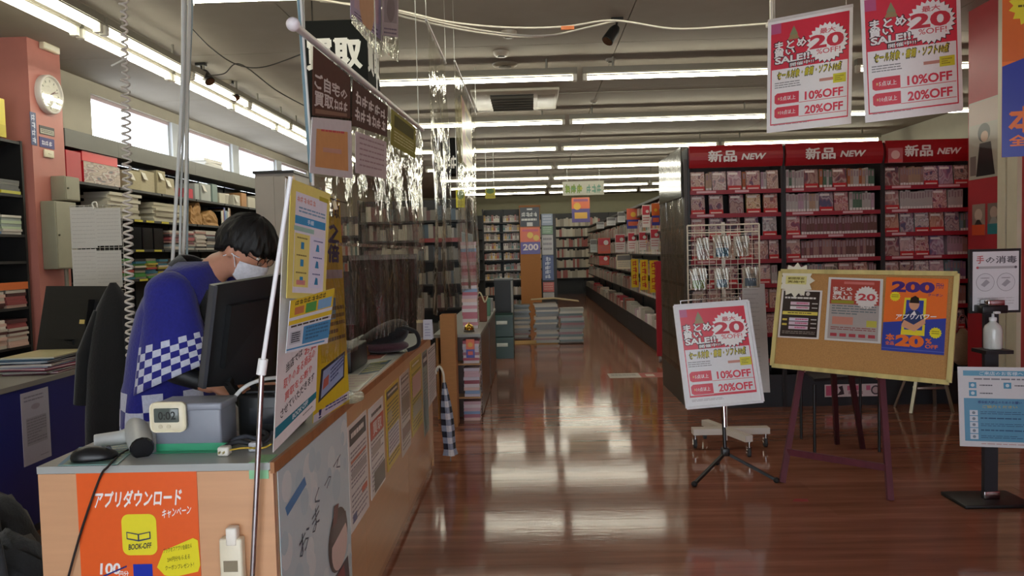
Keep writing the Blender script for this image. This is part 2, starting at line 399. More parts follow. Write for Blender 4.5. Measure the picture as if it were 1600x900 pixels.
# left wall with the strip of windows under the ceiling
Ws = [aX(p, 180, XL).y for p in (143, 268, 280, 361, 371, 429, 437, 478)]
WZ0, WZ1 = 2.42, 3.27
wl = MB()
wl.box((XL-.15, YF, 0), (XL, YB, WZ0), '#b8b2a1', 'wall').box((XL-.15, YF, WZ1), (XL, YB, CEIL), '#b8b2a1', 'wall')
wl.box((XL-.15, YF, WZ0), (XL, Ws[0], WZ1), '#b8b2a1', 'wall')
for i in (1, 3, 5): wl.box((XL-.15, Ws[i], WZ0), (XL, Ws[i+1], WZ1), '#d6dbe0', 'wall')
wl.box((XL-.15, Ws[7], WZ0), (XL, YB, WZ1), '#b8b2a1', 'wall')
wl.build('wall_left', kind='structure')
for i in range(4):
    a, b = Ws[2*i], Ws[2*i+1]; fr = MB(); t = .04; x0, x1 = XL-.1, XL-.04
    fr.box((x0, a, WZ0), (x1, b, WZ0+t), '#c8b4b8', 'paint').box((x0, a, WZ1-t), (x1, b, WZ1), '#c8b4b8', 'paint')
    fr.box((x0, a, WZ0+t), (x1, a+t, WZ1-t), '#c8ccd2', 'paint').box((x0, b-t, WZ0+t), (x1, b, WZ1-t), '#c8ccd2', 'paint')
    fo = fr.build('window_%d' % (i+1), kind='structure')
    MB().box((XL-.075, a+t, WZ0+t), (XL-.069, b-t, WZ1-t), m='pane_glass').build('pane', fo)
# entrance front behind the camera: glazed shop front letting the daylight in
wf = MB(); wf.box((XL-.15, YF-.15, 2.7), (XR, YF, CEIL), '#b8b2a1', 'wall').box((XL-.15, YF-.15, 0), (-2.6, YF, 2.7), '#b8b2a1', 'wall').box((2.6, YF-.15, 0), (XR, YF, 2.7), '#b8b2a1', 'wall')
wf.build('wall_front', kind='structure')
df = MB()
for x in (-2.6, -1.3, 0, 1.3, 2.55): df.box((x, YF-.1, 0), (x+.05, YF-.04, 2.7), '#9a9a98', 'metal')
d_ = df.build('door_1', kind='structure')
MB().box((-2.55, YF-.075, 0.02), (2.55, YF-.069, 2.68), m='pane_glass').build('pane', d_)
# pink pillar at the left wall
PX, PY0, PY1 = -4.18, 6.43, 6.88
pl = MB().box((XL-.05, PY0, 0), (PX, PY1, CEIL), '#b8756a', 'paint').build('wall_pillar', kind='structure')
# plinth line of the far left: skirting
MB().box((XL, PY1, 0), (XL+.012, YB, .08), '#3a332e').build('baseboard_left', kind='structure')

# ------------------------------------------------------------------ ceiling lights
LZ = 3.2
def lamp(L, label, group, double=False):
    t = thing('ceiling_light', label, 'ceiling light', (0, 0, LZ), 0, group)
    b = MB(); b.box((-L/2, -.04, .045), (L/2, .04, .1), '#7f7a6c', 'paint')
    b.box((-L/2, -.03, .036), (L/2, .03, .045), '#8d8878', 'paint'); b.build('housing', t, world=False)
    MB().tube([(-L/2+.045, 0, 0), (L/2-.045, 0, 0)], .019, 10, '#ffffff', 'tube_glow').build('tube', t, world=False)
    for sx in (-1, 1):
        x = sx*(L/2-.02)
        MB().rbox((x-.022, -.03, -.03), (x+.022, .03, .045), .008, '#d8d5c6', 'plastic').build('lamp_holder', t, world=False)
        MB().cyl((sx*(L/2-.3), 0, .1), (sx*(L/2-.3), 0, CEIL-LZ), .012, 8, '#8a867a', 'paint').build('stem', t, world=False)
    return t
ROWS = [5.08, 7.73, 10.36, 13.03, 15.9, 18.3, 20.6, 22.75]
JX, LL = .53, 2.62
proto = None
who = ['above the sale posters', 'above the big trade-in cube sign', 'beyond the ceiling vent', 'above the red case signs', 'over the magazine stacks', 'over the cardboard pillar', 'over the green and white hanging sign', 'last before the end wall']
for i, y in enumerate(ROWS):
    for kx in (-1, 0, 1, 2):
        cx = JX+(kx-.5)*(LL+.06)
        if kx == 2 and i == 0: continue
        if kx == -1 and i > 0: continue
        if i == 0 and kx == -1: continue
        lab = 'glowing fluorescent batten hung across the shop, row ' + who[i]
        if proto is None: o = proto = lamp(LL, lab, 'fluorescent battens across the shop')
        else: o = copy_tree(proto, None, label=lab)
        o.location = (cx-(.1 if i == 0 else 0), y, LZ)
p2 = None
for x, ys, off in ((-3.12, 5.66, 'inner'), (-3.33, 5.72, 'outer')):
    for j in range(-2, 6):
        y = ys+(j+.5)*1.47
        lab = 'short fluorescent batten in the %s of two lines along the window wall' % off
        if p2 is None: o = p2 = lamp(1.43, lab, 'short battens along the window wall')
        else: o = copy_tree(p2, None, label=lab)
        o.location = (x, y, LZ); o.rotation_euler = (0, 0, PI/2)
# ------------------------------------------------------------------ purchase counter
KX0, KX1, KY0, KY1, KZ = -1.374, -.72, 2.06, 5.37, .94
ct = thing('counter', 'long tan laminate sales counter with grey worktop, hung with clear vinyl', 'counter', ((KX0+KX1)/2, (KY0+KY1)/2, 0))
c = MB(); TAN = '#c79a68'
KXM, KYM = -1.2, 2.62
c.box((KX0+.01, KY0+.02, 0), (KX1-.012, KYM, .9), '#b5875a', 'laminate'); c.box((KXM+.01, KYM, 0), (KX1-.012, KY1-.02, .9), '#b5875a', 'laminate'); c.build('body', ct)
MB().box((KX0, KY0, 0), (KX1, KY0+.02, KZ-.022), '#cf9f78', 'laminate').build('end_panel', ct, label='pinkish tan end panel')
MB().box((KXM+.01, KY1-.02, 0), (KX1, KY1, KZ-.022), TAN, 'laminate').build('end_panel', ct)
for a, b in ((KY0+.021, 3.16), (3.162, 4.26), (4.262, KY1-.021)):
    MB().box((KX1-.012, a, .06), (KX1, b, KZ-.024), TAN, 'laminate').build('front_panel', ct)
MB().box((KX0, KY0-.004, KZ-.02), (KX1-.006, KYM, KZ), '#a4a7a4', 'laminate').box((KXM, KYM, KZ-.02), (KX1-.006, KY1, KZ), '#a4a7a4', 'laminate').build('worktop', ct, label='grey worktop')
MB().box((KX1-.0055, KY0-.004, KZ-.03), (KX1+.006, KY1, KZ+.001), '#a06a3c', 'wood').build('edge_strip', ct, label='brown wood edging')
MB().box((KX1-.03, KY0+.03, 0), (KX1-.013, KY1-.03, .06), '#2b2521').build('toe_kick', ct)
FXP = KX1+.003
def front_sheet(x0, t0, b0, x1, col='#e9e6e2', name='counter_poster', **k):
    """poster on the counter front: near edge at pixel column x0 from t0 down to b0, far edge at column x1"""
    a = aX(x0, t0, FXP); b = aX(x0, b0, FXP); e = aX(x1, t0, FXP)
    return xq(FXP, a.y, e.y, b.z, min(a.z, KZ-.032), col=col, m='gloss_paper', **k)
# pale blue poster with an illustrated figure
s = xq(FXP, 2.09, 2.89, .06, .905, col='#cfe4ea', m='gloss_paper')
r = random.Random(4)
for i in range(46):
    u, v = r.random(), r.random(); rr = r.uniform(.03, .08); s.disc(min(max(u, rr), 1-rr), min(max(v, rr*1.3), 1-rr*1.3), rr, r.choice(['#dcedf0', '#c4dee6', '#e4f0f2', '#bcd8e2']), .5+i*.03, 12)
s.poly([(.06, .14), (.3, .1), (.32, .135), (.08, .175)], '#3f86c4', 2)
s.text('くって', .42, .2, .85, .26, '#2a4661', 3, .0, .05)
s.text('おま', .2, .3, .48, .38, '#2a4661', 3, .0, .05)
s.disc(.76, .5, .17, '#4a3a40', 3, 24, .13); s.disc(.78, .53, .14, '#e9d2c8', 4, 24, .1); s.poly([(.6, .5), (.92, .47), (.9, .42), (.7, .41)], '#57444a', 5); s.poly([(.5, 1), (.98, 1), (.92, .63), (.64, .63)], '#3d3a4d', 3); s.poly([(.64, .85), (.9, .85), (.84, .64), (.7, .64)], '#8d2c3c', 4)
s.disc(.4, .62, .14, '#d9b9c4', 3, 24, .09); s.poly([(.2, 1), (.56, 1), (.52, .7), (.28, .7)], '#7487b0', 3)
s.poly([(.66, .42), (.7, .34), (.78, .35), (.74, .42)], '#6d3138', 6)
s.build('poster', label='pale blue poster with soft bubbles and slanting lettering on counter front', cat='poster')
def fill_sheet(s, head, headcol, body, seed, blocks=()):
    s.rect(.06, .04, .94, .04+head, headcol, 1); s.lines(.14, .04+head*.3, .86, .04+head*.8, 1, '#efe9e2' if headcol != '#e9e6e2' else '#333', 2, .6, seed)
    s.lines(.08, .1+head, .92, .62, 9, body, 2, .4, seed)
    for u0, v0, u1, v1, cc in blocks: s.rect(u0, v0, u1, v1, cc, 3)
    s.lines(.08, .66, .9, .96, 6, body, 2, .35, seed+1)
s = front_sheet(543, 668, 845, 573); fill_sheet(s, .16, '#26242a', '#8a8088', 1, [(.08, .34, .9, .37, '#c4683e'), (.1, .44, .9, .52, '#a9a4a2'), (.6, .7, .9, .76, '#d2562c'), (.1, .85, .3, .93, '#3a4787')])
s.build('poster', label='white price list with black heading bar on counter front', cat='poster')
s = front_sheet(576, 640, 790, 599); fill_sheet(s, .12, '#e9e6e2', '#8a8088', 2, [(.04, .16, .96, .36, '#c94a26'), (.1, .45, .7, .55, '#b9b0a6'), (.2, .74, .96, .97, '#57473a')])
s.text('買取', .2, .19, .8, .33, '#f0e6e0', 4, .02)
s.build('poster', label='white notice with orange-red block and dark photo on counter front', cat='poster')
s = front_sheet(602, 610, 745, 623, '#d9bd20'); fill_sheet(s, .1, '#3a3526', '#4a4326', 3, [(.08, .52, .92, .84, '#d8d3d6'), (.1, .3, .4, .42, '#b8a872')])
s.lines(.14, .54, .86, .82, 6, '#8a7f96', 4, .5, 6)
s.build('poster', label='yellow notice with black heading and white box on counter front', cat='poster')
s = front_sheet(625, 588, 722, 639, '#cfc6bd'); fill_sheet(s, .08, '#77685a', '#6b5a4c', 4, [(.05, .3, .95, .5, '#8a7660'), (.05, .66, .95, .8, '#7a4e38')])
s.build('poster', label='narrow greyish brown notice between two yellow ones on counter front', cat='poster')
s = front_sheet(641, 566, 690, 658, '#cbb62c'); fill_sheet(s, .08, '#b3a220', '#7a7030', 5, [(.1, .22, .9, .5, '#cfa79a'), (.1, .6, .9, .78, '#a8a48c')])
s.build('poster', label='yellow notice with pink panel on counter front', cat='poster')
s = front_sheet(659.5, 552, 690, 667, '#8c9a88'); fill_sheet(s, .14, '#33302c', '#565c55', 6, [(.1, .6, .9, .9, '#6c8570')])
s.build('poster', label='grey-green notice with dark top on counter front', cat='poster')
s = front_sheet(668, 546, 640, 680, '#d4d0cc'); fill_sheet(s, .06, '#5c5450', '#9a9490', 7)
s.build('poster', label='plain pale grey text sheet, last notice along counter front', cat='poster')

# app poster on the counter end
EY = KY0-.003
pa = aY(119, 748, EY); pb = aY(307, 745, EY)
s = Sheet((pa.x, EY, .921), (pb.x, EY, .921), (pb.x, EY, .461), (pa.x, EY, .461), col='#e8622a', m='gloss_paper')
s.text('アプリダウンロード', .14, .115, .86, .215, '#f2ece8', 2, .03, .012, .12)
s.text('キャンペーン', .7, .23, .94, .285, '#f2ece8', 2, .02, .025, .1)
q = []
for cx_, cy_, a0 in ((.36+.06, .255+.045, 90), (.65-.06, .255+.045, 0), (.65-.06, .505-.045, -90), (.36+.06, .505-.045, 180)):
    for j in range(6):
        th = math.radians(a0+90-18*j); q.append((cx_+.06*math.cos(th), cy_-.045*math.sin(th)))
s.poly(q[::-1], '#e9dc33', 2)
s.poly([(.4, .36), (.5, .375), (.5, .42), (.4, .405)], '#2b3560', 5); s.poly([(.6, .36), (.5, .375), (.5, .42), (.6, .405)], '#2b3560', 5)
s.poly([(.408, .366), (.494, .38), (.494, .41), (.408, .398)], '#e9dc33', 6); s.poly([(.592, .366), (.506, .38), (.506, .41), (.592, .398)], '#e9dc33', 6)
s.text('BOOK-OFF', .41, .437, .6, .472, '#2b3040', 4, .02, .01, .1)
s.poly([(.64, .58), (.7, .48), (.95, .405), (.99, .42), (1.0, .57), (.98, .61), (.82, .635), (.78, .67), (.76, .64), (.7, .63)][::-1], '#e7da2c', 3)
s.text('ブックオフアプリ会員なら', .7, .465, .94, .495, '#3a3a20', 5, .0, .03); s.text('200円分もらえる', .73, .52, .92, .55, '#3a3a20', 5, .0, .02); s.text('クーポンプレゼント！', .71, .57, .95, .6, '#3a3a20', 5, .0, .02)
s.text('100', .16, .55, .33, .62, '#f2ece8', 3, .03, .0, .1); s.text('円分', .32, .6, .4, .635, '#f2ece8', 3, .02); s.poly([(.17, .64), (.17, .63), (.39, .565), (.39, .575)], '#26307a', 5)
s.poly([(.44, .56), (.6, .56), (.6, .66), (.71, .66), (.52, .8), (.33, .66), (.44, .66)][::-1], '#1f35a8', 2)
s.rect(0, .66, .18, 1, '#1f35a8', 1); s.rect(.86, .66, 1, 1, '#1f35a8', 1); s.rect(.18, .8, .86, 1, '#1f35a8', 1)
s.text('200円', .2, .73, .86, .92, '#f2ece8', 5, .04)
s.build('poster', label='orange and blue app download poster on the counter end', cat='poster')

# things lying on the worktop
T = KZ+.001
def onT(px, py, dz=0): return aZ(px, py, T+dz)
m = [onT(66, 739), onT(180, 728), onT(228, 688), onT(120, 700)]
m = [Vector((max(p.x, KX0-.0), max(p.y, KY0), p.z)) for p in m]
s = Sheet(m[3]+Vector((0,0,.002)), m[2]+Vector((0,0,.002)), m[1]+Vector((0,0,.002)), m[0]+Vector((0,0,.002)), th=.002, col='#7fa7a0', m='gloss_paper')
s.rect(.0, .0, 1, .12, '#3f8fb5', 1); s.rect(0, .12, .08, 1, '#3f8fb5', 1); s.lines(.12, .18, .96, .95, 7, '#b9c2a0', 2, .5, 5); s.lines(.12, .24, .96, .99, 6, '#41726e', 2, .25, 9)
s.build('leaflet', label='teal printed leaflet lying flat under the black mouse', cat='leaflet')
# mouse
mc = onT(142, 722); mt = thing('computer_mouse', 'black computer mouse on teal leaflet at counter corner', 'mouse', (mc.x, mc.y+.02, T+.003), -1.2)
bm = bmesh.new(); bmesh.ops.create_uvsphere(bm, u_segments=20, v_segments=12, radius=1)
for v in bm.verts:
    z = max(v.co.z, -.25); v.co = Vector((v.co.x*.033*(1+.12*abs(v.co.y)), v.co.y*.062, (z+.25)*.03*(1-.25*v.co.y)))
MB().bm(bm, '#1a1a1c', 'plastic', None, True).build('shell', mt, world=False)
MB().cyl((-.004, .035, .026), (.004, .035, .026), .008, 12, '#333336', 'rubber').build('scroll_wheel', mt, world=False)
# scanner gun
sg = thing('barcode_scanner', 'light grey handheld barcode scanner lying by the timer', 'scanner', onT(200, 700))
a = onT(148, 690, .03); b = onT(200, 682, .035); h0 = onT(212, 664, .06); h1 = onT(222, 700, .025)
MB().tube(bez([a, a.lerp(b, .4), b, h0.lerp(h1, .45)], 14), [.02, .021, .021, .021, .021, .021, .021, .021, .022, .022, .024, .024, .024][:len(bez([a, a.lerp(b, .4), b, h0], 14))], 12, '#c3c4c1', 'plastic').build('grip', sg)
MB().tube([h0+Vector((-.005, 0, .0)), h0.lerp(h1, .2), h0.lerp(h1, .6), h1], [.024, .034, .036, .032], 14, '#b9bbb9', 'plastic').build('head', sg)
MB().tube([h1, h1+(h1-h0).normalized()*.008], [.033, .03], 14, '#1c1d20', 'gloss').build('window', sg)
MB().cyl(h0.lerp(h1, .35)+Vector((.01, -.036, .01)), h0.lerp(h1, .35)+Vector((.01, -.03, .01)), .006, 10, '#26282c', 'plastic').build('trigger', sg)
pts = [onT(222, 690, .012), onT(205, 700, .004), onT(185, 712, .004), aZ(168, 730, T+.006), aY(158, 742, EY-.008), aY(140, 790, EY-.01), aY(118, 860, EY-.01), aY(95, 960, EY-.012), Vector((aY(90, 960, EY).x, EY-.02, .3)), Vector((aY(95, 960, EY).x, EY-.04, .01))]
MB().tube(bez(pts, 44), .0032, 7, '#221a18', 'rubber').build('cable', label='thin black cable running down over the app poster', cat='cable')
# grey case with the timer stuck on it
A, B_ = onT(238, 708), onT(352, 700)
gx0, gx1, gy = A.x, B_.x, 2.2
gb = thing('grey_case', 'slate grey plastic case behind the cream timer', 'case', ((gx0+gx1)/2, gy+.05, T))
g = MB(); g.rbox((gx0, gy, T), (gx1, gy+.12, T+.135), .006, '#7d818c', 'plastic'); g.build('body', gb)
MB().rbox((gx0-.004, gy-.004, T+.118), (gx1+.004, gy+.124, T+.14), .005, '#878b96', 'plastic').build('lid', gb)
tm = thing('timer', 'cream digital kitchen timer with dark display', 'timer', (aY(262, 650, gy).x, gy-.022, T+.02))
tx = aY(262, 652, gy-.02); W_, Hh = .052, .044
t0 = MB(); t0.rbox((tx.x-W_, gy-.024, tx.z-Hh), (tx.x+W_, gy-.006, tx.z+Hh), .017, '#e6ddc2', 'plastic', seg=3); t0.build('body', tm)
MB().rbox((tx.x-.037, gy-.0265, tx.z-.014), (tx.x+.035, gy-.0235, tx.z+.027), .003, '#59615c', 'gloss').build('display', tm, label='grey liquid crystal display')
s = Sheet((tx.x-.035, gy-.027, tx.z+.024), (tx.x+.033, gy-.027, tx.z+.024), (tx.x+.033, gy-.027, tx.z-.011), (tx.x-.035, gy-.027, tx.z-.011), th=.0001, base=False, m='plastic')
s.text('0:02', .16, .18, .9, .85, '#171a18', 1, .01); s.build('digits', tm)
for dx in (-.02, .004): MB().cyl((tx.x+dx, gy-.027, tx.z-.026), (tx.x+dx, gy-.023, tx.z-.026), .006, 12, '#cfc5a8', 'plastic').build('button', tm)
gt = MB(); gt.box((gx0+.003, gy-.0022, T+.001), (gx1+.03, gy-.0008, T+.022), '#3f9f77', 'gloss_paper'); gt.box((gx0+.003, gy-.028, T), (gx1+.03, gy-.0008, T+.0012), '#3f9f77', 'gloss_paper')
gt.build('tape', label='strip of green tape along foot of grey case', cat='tape')
a = aY(388, 712, EY); b = aY(420, 748, EY)
tp = MB(); tp.box((a.x, EY-.0005, b.z), (min(b.x, KX1-.006), EY+.001, KZ), '#8cc596', 'gloss_paper'); tp.box((a.x, EY-.0005, KZ+.0005), (min(b.x, KX1-.008), EY+.08, KZ+.0018), '#8cc596', 'gloss_paper'); tp.build('tape', label='pale green tape patch folded over counter corner', cat='tape')
# register terminal, printer, plugs behind the case
bx = onT(395, 690); rp = thing('receipt_printer', 'black receipt printer between grey case and notice boards', 'printer', (bx.x+.02, 2.46, T))
MB().rbox((bx.x-.07, 2.36, T), (bx.x+.09, 2.56, T+.13), .01, '#17181a', 'plastic').build('body', rp)
MB().box((bx.x-.055, 2.4, T+.1305), (bx.x+.075, 2.47, T+.136), '#2b2c2f', 'plastic').build('paper_slot', rp)
MB().box((bx.x-.03, 2.357, T+.04), (bx.x+.05, 2.3595, T+.09), '#24262b', 'gloss').build('panel', rp)
for i, (px, py, cc, dx) in enumerate(((350, 712, '#e2ded2', -.02), (362, 688, '#d8d8d6', .01), (398, 705, '#cfd0d6', .015))):
    p = onT(px, py); t = thing('plug', ['cream power plug lying on counter edge', 'white adapter plug standing among the cables', 'pale grey connector by the green tape'][i], 'plug', p)
    MB().rbox((p.x-.016, p.y-.01, T), (p.x+.016, p.y+.022, T+.026), .005, cc, 'plastic', Matrix()).build('body', t)
    for sx in (-.006, .006): MB().box((p.x+sx-.001, p.y-.024, T+.01), (p.x+sx+.001, p.y-.01, T+.016), '#b5a878', 'metal').build('pin', t)
for i, (pp, cc, lab) in enumerate((([(348, 700), (372, 690), (400, 694), (418, 680), (405, 672)], '#2b2c30', 'thick black cable looped behind the plugs'), ([(356, 704), (380, 700), (410, 700), (424, 694)], '#c9a93a', 'thin yellow cable among the plugs'), ([(360, 690), (385, 682), (412, 690), (425, 676)], '#4a4d57', 'dark grey cable coiled by the receipt printer'))):
    MB().tube(bez([onT(x, y, .012+.012*(j % 2)) for j, (x, y) in enumerate(pp)], 20), .007 if i != 1 else .0025, 8, cc, 'rubber').build('cable', label=lab, cat='cable')
w0 = [onT(352, 690, .01), aY(353, 655, 2.3), aY(366, 622, 2.32), aY(385, 603, 2.34), aY(410, 593, 2.38), aY(432, 590, 2.42)]
MB().tube(bez(w0, 24), .006, 8, '#d6d6d4', 'rubber').build('cable', label='white cable arching up behind the grey case', cat='cable')
s = Sheet(onT(318, 625, .001)+Vector((0, .0, .1)), onT(352, 606)+Vector((0, .05, .1)), onT(362, 622)+Vector((.01, 0, .09)), onT(322, 640)+Vector((0, 0, .09)), col='#cfcbd6')
# monitor seen from behind
mo = thing('monitor', 'black flat register monitor turned to the clerk, seen from behind', 'monitor', (-.86, 2.6, T), 0)
def mq(px, py, Y): return aY(px, py, Y)
tl, tr, br, bl = mq(334, 446, 2.42), mq(446, 428, 2.62), mq(438, 596, 2.62), mq(316, 606, 2.42)
n_ = (tr-tl).cross(bl-tl).normalized()
s = MB(); s.slab([tl, tr, br, bl], .03, '#1b1c1e', 'plastic'); s.build('shell', mo)
ce_ = [tl.lerp(br, .5)+(p-tl.lerp(br, .5))*.62 for p in (tl, tr, br, bl)]
MB().slab([p-n_*.028 for p in ce_], .03, '#161719', 'plastic').build('rear_housing', mo)
scn = [tl.lerp(br, .5)+(p-tl.lerp(br, .5))*.94+n_*.031 for p in (tl, tr, br, bl)]
MB().slab(scn, .001, '#0d1218', 'gloss').build('screen', mo)
edge = MB().bar(tl, bl, .012, .03, '#43454c', 'plastic', n_); edge.build('bezel_edge', mo, label='grey side edge')
for f_ in (.3, .62): MB().bar(bl.lerp(br, f_)+Vector((0, 0, .02)), Vector((bl.lerp(br, f_).x+.02, 2.62, T+.012)), .03, .02, '#222327', 'plastic').build('stand_leg', mo)
MB().rbox((-.98, 2.56, T), (-.82, 2.74, T+.014), .005, '#1d1e21', 'plastic').build('base', mo)
MB().add([p-n_*.03 for p in (ce_[0].lerp(ce_[2], .72), ce_[0].lerp(ce_[2], .72)+(tr-tl)*.06, ce_[0].lerp(ce_[2], .72)+(tr-tl)*.06+(bl-tl)*.05, ce_[0].lerp(ce_[2], .72)+(bl-tl)*.05)], [(0, 1, 2, 3)], '#8a8a8a', 'metal').build('maker_badge', mo)
# white leaning pole and the power strip
a, b = aY(371, 832, EY-.03), aY(454, 276, EY-.025)
ps = thing('extension_pole', 'thin white telescopic pole leaning against counter end', 'pole', (a.x, a.y, 0))
mid = a.lerp(b, .47)
MB().cyl(Vector((a.x-.02, a.y, .0)), mid, .0075, 10, '#b9b4b6', 'metal').build('lower_tube', ps, label='brushed grey lower tube')
MB().cyl(mid, b, .0062, 10, '#eeeef0', 'plastic').build('upper_tube', ps)
MB().cyl(mid-(b-a).normalized()*.02, mid+(b-a).normalized()*.022, .013, 12, '#f1f1f0', 'plastic').build('clamp', ps)
p0, p1 = aY(346, 838, EY-.01), aY(384, 900, EY-.01)
st = thing('power_strip', 'cream power strip fixed upright to counter end', 'power strip', ((p0.x+p1.x)/2, EY-.02, .3))
MB().rbox((p0.x, EY-.032, .3), (p1.x, EY, p0.z), .006, '#e4dac0', 'plastic').build('body', st)
MB().rbox((p0.x+.02, EY-.034, p0.z-.02), (p0.x+.05, EY-.003, p0.z+.03), .005, '#efe9dc', 'plastic').build('plug', st)
for i in range(4):
    z = p0.z-.09-.06*i
    MB().box((p0.x+.012, EY-.0335, z), (p1.x-.012, EY-.0318, z+.03), '#8a7f68', 'plastic').build('socket', st)
# leaflets, bag and odds on the far part of the worktop
for i, (cs, col, lab) in enumerate(((((560, 556), (606, 552), (596, 560), (548, 566)), '#6a4a40', 'dark price card lying flat by the black bag'), (((578, 566), (616, 560), (592, 582), (556, 588)), '#2f4f66', 'blue and yellow leaflet lying flat on grey worktop'), (((545, 585), (588, 583), (560, 610), (520, 612)), '#c9c1ae', 'pale leaflet lying flat on grey worktop'))):
    s = Sheet(*[onT(x, y, .002+i*.0) for x, y in cs], col='#d7d4c8', m='gloss_paper'); s.rect(.05, .06, .95, .94, col, 1); s.lines(.1, .12, .9, .9, 5, ['#b8584a', '#c9c04a', '#b89a9a'][i], 2, .4, i)
    s.build('leaflet', label=lab, cat='leaflet')
bg = thing('shoulder_bag', 'black soft bag with dark maroon base lying on counter', 'bag', onT(605, 538))
q0, q1 = onT(558, 537), onT(652, 530); yb = 4.35
bx0, bx1 = aY(560, 535, yb).x, aY(640, 535, yb).x
def blob(a, b, h, prof, col, m, name, par, z0=0, th=.12):
    bmx = bmesh.new(); bmesh.ops.create_uvsphere(bmx, u_segments=24, v_segments=14, radius=1)
    for v in bmx.verts:
        t = (v.co.x+1)/2; hh = h*prof(t); v.co = Vector((a+(b-a)*t, yb+v.co.y*th, T+z0+max(v.co.z*.5+.5, .02)*hh))
    return MB().bm(bmx, col, m, None, True).build(name, par)
blob(bx0, bx1, .17, lambda t: .45+.75*t, '#121316', 'fabric', 'body', bg, .03)
blob(bx0+.005, bx1-.005, .075, lambda t: 1, '#4a2c36', 'fabric', 'base', bg, 0, .125)
MB().tube(bez([(bx1-.03, yb-.06, T+.15), (bx1+.05, yb-.08, T+.12), (bx1+.06, yb-.07, T+.05), (bx1, yb-.09, T+.02)], 16), .012, 8, '#141518', 'fabric').build('strap', bg)
tb = thing('carton', 'small tan carton on counter behind black bag', 'box', (-1.02, 4.2, T)); MB().rbox((-1.12, 4.12, T), (-.92, 4.3, T+.05), .004, '#b0885e', 'card').build('body', tb); MB().box((-1.12, 4.2, T+.0505), (-.92, 4.22, T+.0515), '#cbb48a', 'gloss_paper').build('tape', tb)
# crumpled pinkish wrapper near the counter edge
bm = bmesh.new(); bmesh.ops.create_icosphere(bm, subdivisions=2, radius=1); rr = random.Random(3); wc = onT(542, 632)
for v in bm.verts: v.co = Vector((v.co.x*.05, v.co.y*.07, max(v.co.z, -.2)*.03+.006))*rr.uniform(.8, 1.25) + Vector((wc.x, wc.y+.05, T+.004))
MB().bm(bm, '#d9b8b4', 'plastic_sleeve').build('wrapper', label='crumpled clear wrapper on counter edge', cat='wrapper')

# hanging notices at the near end of the counter
s = pxq([(447, 279), (506, 302), (493, 640), (427, 707)], [2.2, 2.46, 2.46, 2.13], col='#e8e3e0', bend=-.0)
s.text('当店では', .2, .7, .58, .735, '#55504e', 1, .02, .03); s.text('お買', .64, .68, .95, .715, '#d9736f', 1, .03, .01)
s.text('取りのある商品の', .16, .755, .92, .795, '#d9736f', 1, .02, .05); s.text('買取をお断り', .2, .81, .85, .845, '#d9736f', 1, .02, .04); s.text('させていただきます', .12, .865, .92, .9, '#3f3c3a', 1, .02, .05)
s.poly([(.02, .955), (1, .945), (1, .915), (.02, .915)], '#17788c', 1); s.text('BOOK·OFF', .4, .922, .78, .943, '#d9e8ea', 2, .03, .004); s.lines(.66, .965, .92, .975, 1, '#8d8884', 1)
s.build('notice', label='tall white notice with teal band and red lettering', cat='notice')
s = pxq([(512, 305), (531, 312), (546, 628), (489, 662)], [2.62, 2.74, 2.86, 2.54], col='#e3c81c')
s.text('買取', .1, .03, .9, .09, '#4b3a14', 1, .04); s.vtext('２倍', .2, .12, .8, .3, '#3b2a6b', 1, .05); s.rect(.05, .33, .95, .37, '#c9c4d8', 1)
s.rect(.0, .46, .6, .56, '#6ea7c8', 1); s.lines(.3, .5, .95, .68, 5, '#7a6a16', 2, .5, 2)
s.poly([(.1, .92), (.86, .86), (.92, .73), (.14, .775)], '#23283a', 1); s.poly([(.16, .905), (.82, .85), (.87, .745), (.2, .785)], '#9fb6dd', 2)
s.poly([(.2, .87), (.36, .855), (.37, .81), (.22, .825)], '#c46a5c', 3); s.lines(.42, .79, .84, .86, 4, '#3a4a86', 3, .45, 3, .1)
s.poly([(.0, 1), (1, .985), (1, .94), (.0, .965)], '#d8d4e0', 1); s.text('！', .12, .955, .2, .992, '#2c2870', 2, .03); s.lines(.3, .952, .95, .98, 2, '#4a478a', 2, .5, 1)
s.build('notice', label='yellow notice with blue framed box and purple numeral', cat='notice')
s = pxq([(455, 279), (516, 303), (508, 468), (448, 466)], [2.16, 2.4, 2.38, 2.13], col='#e7d874')
s.rect(.12, .09, .92, .95, '#e4e2ea', 1); s.marks(.15, .12, .62, .17, 6, '#d99a90', 2); s.rect(.7, .06, .95, .1, '#b8a81c', 2); s.lines(.2, .21, .9, .27, 2, '#7fa2bc', 2, .5, 1)
s.rect(.12, .29, .9, .36, '#2a90c4', 2); s.text('手順', .42, .305, .58, .345, '#d8e8f0', 3, .02); s.rect(.1, .38, .6, .42, '#9cc4b4', 2)
s.rect(.13, .44, .5, .9, '#e9dc7c', 2); s.rect(.54, .44, .9, .9, '#e0dff0', 2)
for i in range(3):
    v = .47+.15*i; s.lines(.18, v, .45, v+.02, 1, '#8a7a3a', 3, .6, i); s.lines(.6, v, .85, v+.02, 1, '#6a72a0', 3, .6, i+3)
    s.rect(.28, v+.04, .36, v+.1, '#2a86b4', 3); s.poly([(.66, v+.1), (.76, v+.1), (.74, v+.04), (.69, v+.035)], '#2a86b4', 3)
s.rect(.2, .84, .42, .88, '#d99088', 3)
s.build('notice', label='pale yellow step-by-step notice with two columns', cat='notice')
s = pxq([(454, 470), (523, 450), (512, 536), (447, 552)], [2.15, 2.42, 2.4, 2.12], col='#dfe2e8')
